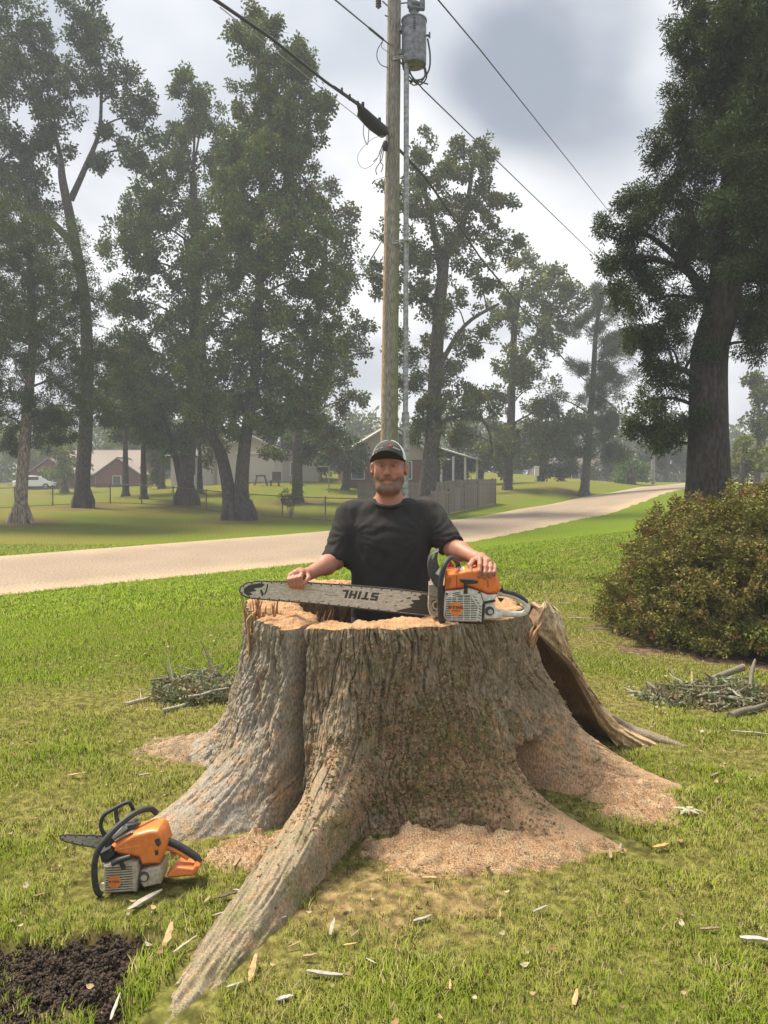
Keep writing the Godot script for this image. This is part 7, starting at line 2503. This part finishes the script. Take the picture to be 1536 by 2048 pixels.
func make_debris() -> void:
	heap("broad orange sawdust pile spilled in front of the stump", dust_spots[0], 0.045, Color(0.52, 0.315, 0.165), 0.07, 2600)
	heap("sawdust drift lodged between the right-hand roots", dust_spots[1], 0.025, Color(0.50, 0.30, 0.16), 0.03, 1500)
	heap("small sawdust pile below the deep crevice", dust_spots[2], 0.035, Color(0.52, 0.32, 0.17), 0.05, 900)
	heap("thin greyish sawdust and dirt left of the stump", dust_spots[3], 0.02, Color(0.36, 0.26, 0.18), 0.03, 600)
	# single pieces of wood
	var pale := Color(0.47, 0.43, 0.36)
	var fresh := Color(0.70, 0.46, 0.22)
	chip("wood_chip", "long whitish splinter just in front of the small chainsaw", 292, 1812, 0.15, 0.95, pale, "", 0.05, 0.7)
	chip("wood_chip", "thick fresh orange chunk standing in the grass left of the long root", 337, 1890, 0.09, 1.5, fresh, "", 0.5, 1.1)
	chip("wood_chip", "fresh orange wedge standing in the grass right of the long root tip", 506, 1958, 0.085, 1.35, fresh, "", 0.55, 1.0)
	chip("wood_chip", "weathered white chip on the dirt by the sawdust pile", 664, 1872, 0.075, 1.4, pale, "", 0.25, 0.8)
	chip("wood_chip", "grey-white bark strip lying in the grass in front of the stump", 650, 1957, 0.12, -0.2, pale, "", 0.0, 0.6)
	chip("wood_chip", "white stick fragment in the grass at the far right", 1512, 1888, 0.10, -0.25, Color(0.54, 0.51, 0.48), "", 0.05, 0.9)
	chip("wood_chip", "bright orange chip at the end of the right front root", 1322, 1702, 0.07, 0.2, Color(0.72, 0.42, 0.14), "", 0.1, 1.2)
	chip("wood_chip", "whitish flake in the grass near the bottom edge", 568, 2018, 0.05, 0.3, Color(0.6, 0.57, 0.56), "", 0.0, 1.3)
	chip("wood_chip", "thin pale sliver leaning in the grass left of the long root", 372, 1908, 0.10, 0.9, Color(0.55, 0.46, 0.32), "", 0.1, 0.4)
	chip("wood_chip", "pale upright sliver near the bottom of the long root", 231, 2035, 0.08, 1.5, Color(0.6, 0.55, 0.45), "", 0.4, 0.5)
	chip("wood_chip", "dark broken bark piece on the upper side of the long root", 520, 1748, 0.11, 0.5, Color(0.12, 0.09, 0.06), "", 0.05, 0.5)
	chip("wood_chip", "dark bark flake beside the long root", 455, 1802, 0.10, 0.4, Color(0.13, 0.10, 0.07), "", 0.05, 0.6)
	var tones := [[pale, "whitish"], [Color(0.45, 0.33, 0.2), "tan"], [Color(0.30, 0.22, 0.14), "brown bark"], [fresh, "fresh orange"]]
	for q in [[440, 1838, 0.5], [480, 1790, -0.3], [415, 1815, 1.0], [700, 1905, 0.2], [742, 1935, -0.6], [845, 1850, 0.3], [1000, 1840, 1.2], [1080, 1835, 0.2], [900, 1990, 1.4], [1150, 2010, 1.3], [590, 1908, 0.8], [620, 1930, 0.1], [470, 1985, 0.5], [860, 1765, 0.1], [1010, 1740, 0.6], [1220, 1720, 1.4], [1240, 1700, 1.3], [1420, 1868, 0.1], [70, 1650, 0.5], [150, 1560, 0.2], [290, 1560, 0.2], [80, 1805, 0.1], [1430, 1560, 0.4], [710, 1880, 0.9], [560, 1850, 0.3], [540, 1710, 0.2], [475, 1735, 1.1]]:
		var tn: Array = tones[rng.randi() % 4]
		var c: Color = tn[0]
		chip("wood_chip", "small %s wood chip scattered on the ground around the stump" % tn[1], q[0], q[1], rnd(0.035, 0.075), q[2] + rnd(-0.3, 0.3), c, "small wood chips around the stump", 0.08, rnd(0.6, 1.0))
	# pale slivers behind the split slab
	chip("stick", "pale stick in the grass behind the split slab", 1128, 1210, 0.22, 0.05, pale, "", 0.0, 0.35)
	chip("stick", "longer pale splintered stick right of the split slab", 1162, 1240, 0.30, -0.1, pale, "", 0.0, 0.3)
	chip("stick", "thin grey stick lying between the split slab and the bush", 1205, 1262, 0.28, -0.25, Color(0.45, 0.42, 0.35), "", 0.0, 0.25)
	# whitish crushed leaves right of the roots
	var xs := []; var cols := []
	var w := G(1375, 1635)
	for i in 9:
		xs.append(Transform3D(Basis(Vector3.UP, TAU * i / 9.0) * Basis(Vector3(0, 0, 1), 0.25).scaled(Vector3(0.05, 0.01, 0.012)), Vector3(cos(-TAU * i / 9.0), 0.3, sin(-TAU * i / 9.0)) * 0.035 + Vector3(0, 0.02, 0)))
		cols.append(vary(Color(0.34, 0.36, 0.26), 0.2))
	var lp := thing("leaf_cluster", w, "pale crushed leaf cluster on the grass past the right root", "leaves")
	for i in 9:
		var lb := Buf.new()
		lb.col = cols[i]
		var a := TAU * i / 9.0 + rnd(-0.5, 0.5)
		var d := Vector3(cos(a), rnd(-0.1, 0.25), sin(a)) * rnd(0.5, 1.0)
		var s := Vector3(-sin(a), 0, cos(a)) * 0.011
		var n3 := Vector3(0, 1, 0)
		var i0 := lb.vert(Vector3(0, 0.03, 0), n3); var i1 := lb.vert(d * 0.04 + s + Vector3(0, 0.03, 0), n3); var i2 := lb.vert(d * 0.085 + Vector3(0, 0.02, 0), n3); var i3 := lb.vert(d * 0.04 - s + Vector3(0, 0.03, 0), n3)
		lb.tri(i0, i1, i2); lb.tri(i0, i2, i3)
		put("leaf", lb.mesh(), M.leaf, lp)
	# brush piles
	var L := G(405, 1385)
	brush("left of the stump", L, 0.33, 0.30, 22, 420, 0.16)
	var g2 := "marked branches in the brush piles"
	stick("long pale branch along the front of the left brush pile", up(G(326, 1428), 0.02), up(G(436, 1392), 0.05), 0.014, Color(0.46, 0.43, 0.36), "")
	stick("branch stub with a bright yellow cut end in the left brush pile", up(G(446, 1388), 0.05), up(G(415, 1378), 0.06), 0.02, Color(0.50, 0.47, 0.42), "", Color(0.75, 0.52, 0.12))
	stick("pale stick lying left of the left brush pile", up(G(253, 1414), 0.012), up(G(300, 1400), 0.015), 0.016, Color(0.52, 0.46, 0.37), "")
	stick("upright pale split stake in the left brush pile", up(G(406, 1388), 0.01), up(G(406, 1388), 0.12) + Vector3(-0.01, 0, 0.02), 0.02, Color(0.48, 0.46, 0.41), "")
	stick("twig poking up behind the left edge of the stump", up(G(455, 1350), 0.01), up(G(455, 1350), 0.09) + Vector3(0.08, 0, 0), 0.007, Color(0.5, 0.44, 0.32), "")
	var R := G(1430, 1400)
	brush("below the azalea bush", R, 0.50, 0.24, 24, 480, 0.15)
	stick("thick mossy branch with a sawn orange end crossing the right brush pile", up(G(1484, 1362), 0.10), up(G(1395, 1386), 0.03), 0.028, Color(0.25, 0.22, 0.17), "", Color(0.50, 0.27, 0.16))
	chip("wood_chip", "upright fresh splinter in the right brush pile", 1383, 1368, 0.10, 1.2, Color(0.72, 0.52, 0.30), "", 0.9, 0.7)
	chip("wood_chip", "white flake lying in front of the right brush pile", 1362, 1412, 0.09, 0.0, Color(0.66, 0.65, 0.6), "", 0.0, 0.8)
	stick("stout short log lying low in the right brush pile", up(G(1460, 1440), 0.02), up(G(1530, 1420), 0.04), 0.026, Color(0.24, 0.20, 0.15), "")
	chip("stick", "pale stick in the grass at the right edge", 1500, 1470, 0.22, -0.3, Color(0.5, 0.45, 0.36), "", 0.0, 0.3)
	# litter over the turf near the stump, clods on the turned soil
	xs = []; cols = []
	for i in 5200:
		var a := rnd(0, TAU)
		var d := rnd(0.75, 2.4)
		var x := SC.x + sin(a) * d
		var z := SC.z + cos(a) * d
		if in_stump(x, z, 0.0): continue
		if rng.randf() > dry(x, z) * 1.1: continue
		xs.append(Transform3D(rbasis().scaled(Vector3(rnd(0.4, 1.0), 0.25, rnd(0.8, 3.0)) * rnd(0.003, 0.009)), Vector3(x, gh(x, z) + 0.008, z)))
		cols.append(vary([Color(0.50, 0.38, 0.22), Color(0.30, 0.21, 0.12), Color(0.58, 0.52, 0.40), Color(0.20, 0.14, 0.09)][rng.randi() % 4], 0.2))
	tag(many("ground_litter", crumb_mesh(3, 0.4), M.dust, xs, cols), "shavings and bits of bark strewn over the turf round the stump", "litter", "", "stuff")
	xs = []; cols = []
	for i in 650:
		var x := rnd(-2.8, 2.8)
		var z := rnd(-7.5, -1.8)
		if in_stump(x, z, 0.02): continue
		xs.append(Transform3D((Basis(Vector3.UP, rnd(0, TAU)) * Basis(rdir(), rnd(-0.6, 0.6))).scaled(Vector3.ONE * rnd(0.014, 0.034)), Vector3(x, gh(x, z) + rnd(0.012, 0.035), z)))
		cols.append(vary([Color(0.26, 0.17, 0.09), Color(0.34, 0.26, 0.15), Color(0.19, 0.13, 0.08), Color(0.34, 0.29, 0.2)][rng.randi() % 4], 0.25))
	tag(many("fallen_leaves", dry_leaf(), M.leaf, xs, cols), "scattered dry brown leaves lying in the turf", "leaves", "", "stuff")
	xs = []; cols = []
	for i in 2600:
		var x := soil_at.x + rng.randfn(0, 0.16)
		var z := soil_at.z + rng.randfn(0, 0.17)
		if rng.randf() > soil(x, z) + 0.1: continue
		xs.append(Transform3D(rbasis().scaled(Vector3.ONE * rnd(0.004, 0.022)), Vector3(x, gh(x, z) - 0.03 + nz.get_noise_2d(x * 12, z * 12) * 0.04, z)))
		cols.append(vary(Color(0.085, 0.055, 0.036), 0.35))
	tag(many("soil_clods", crumb_mesh(5, 0.5), M.dust, xs, cols), "dark turned soil clods in the grass at the lower left", "soil", "", "stuff")

func up(p: Vector3, h: float) -> Vector3: return p + Vector3(0, h, 0)

func dry_leaf() -> ArrayMesh:
	# a curled leaf, one unit long
	var b := Buf.new()
	var ids := []
	for k in 6:
		var f := k / 5.0
		var w := 0.34 * pow(sin(PI * clampf(f, 0.03, 0.97)), 0.8)
		var y := 0.18 * pow(f - 0.5, 2.0) * 4.0
		var row := []
		for s in [-1.0, 0.0, 1.0]: row.append(b.vert(Vector3(f - 0.5, y + 0.16 * absf(s), w * s), Vector3(0, 1, -0.4 * s)))
		ids.append(row)
	for k in 5:
		for i in 2: b.quad(ids[k][i], ids[k][i + 1], ids[k + 1][i + 1], ids[k + 1][i])
	return b.mesh()
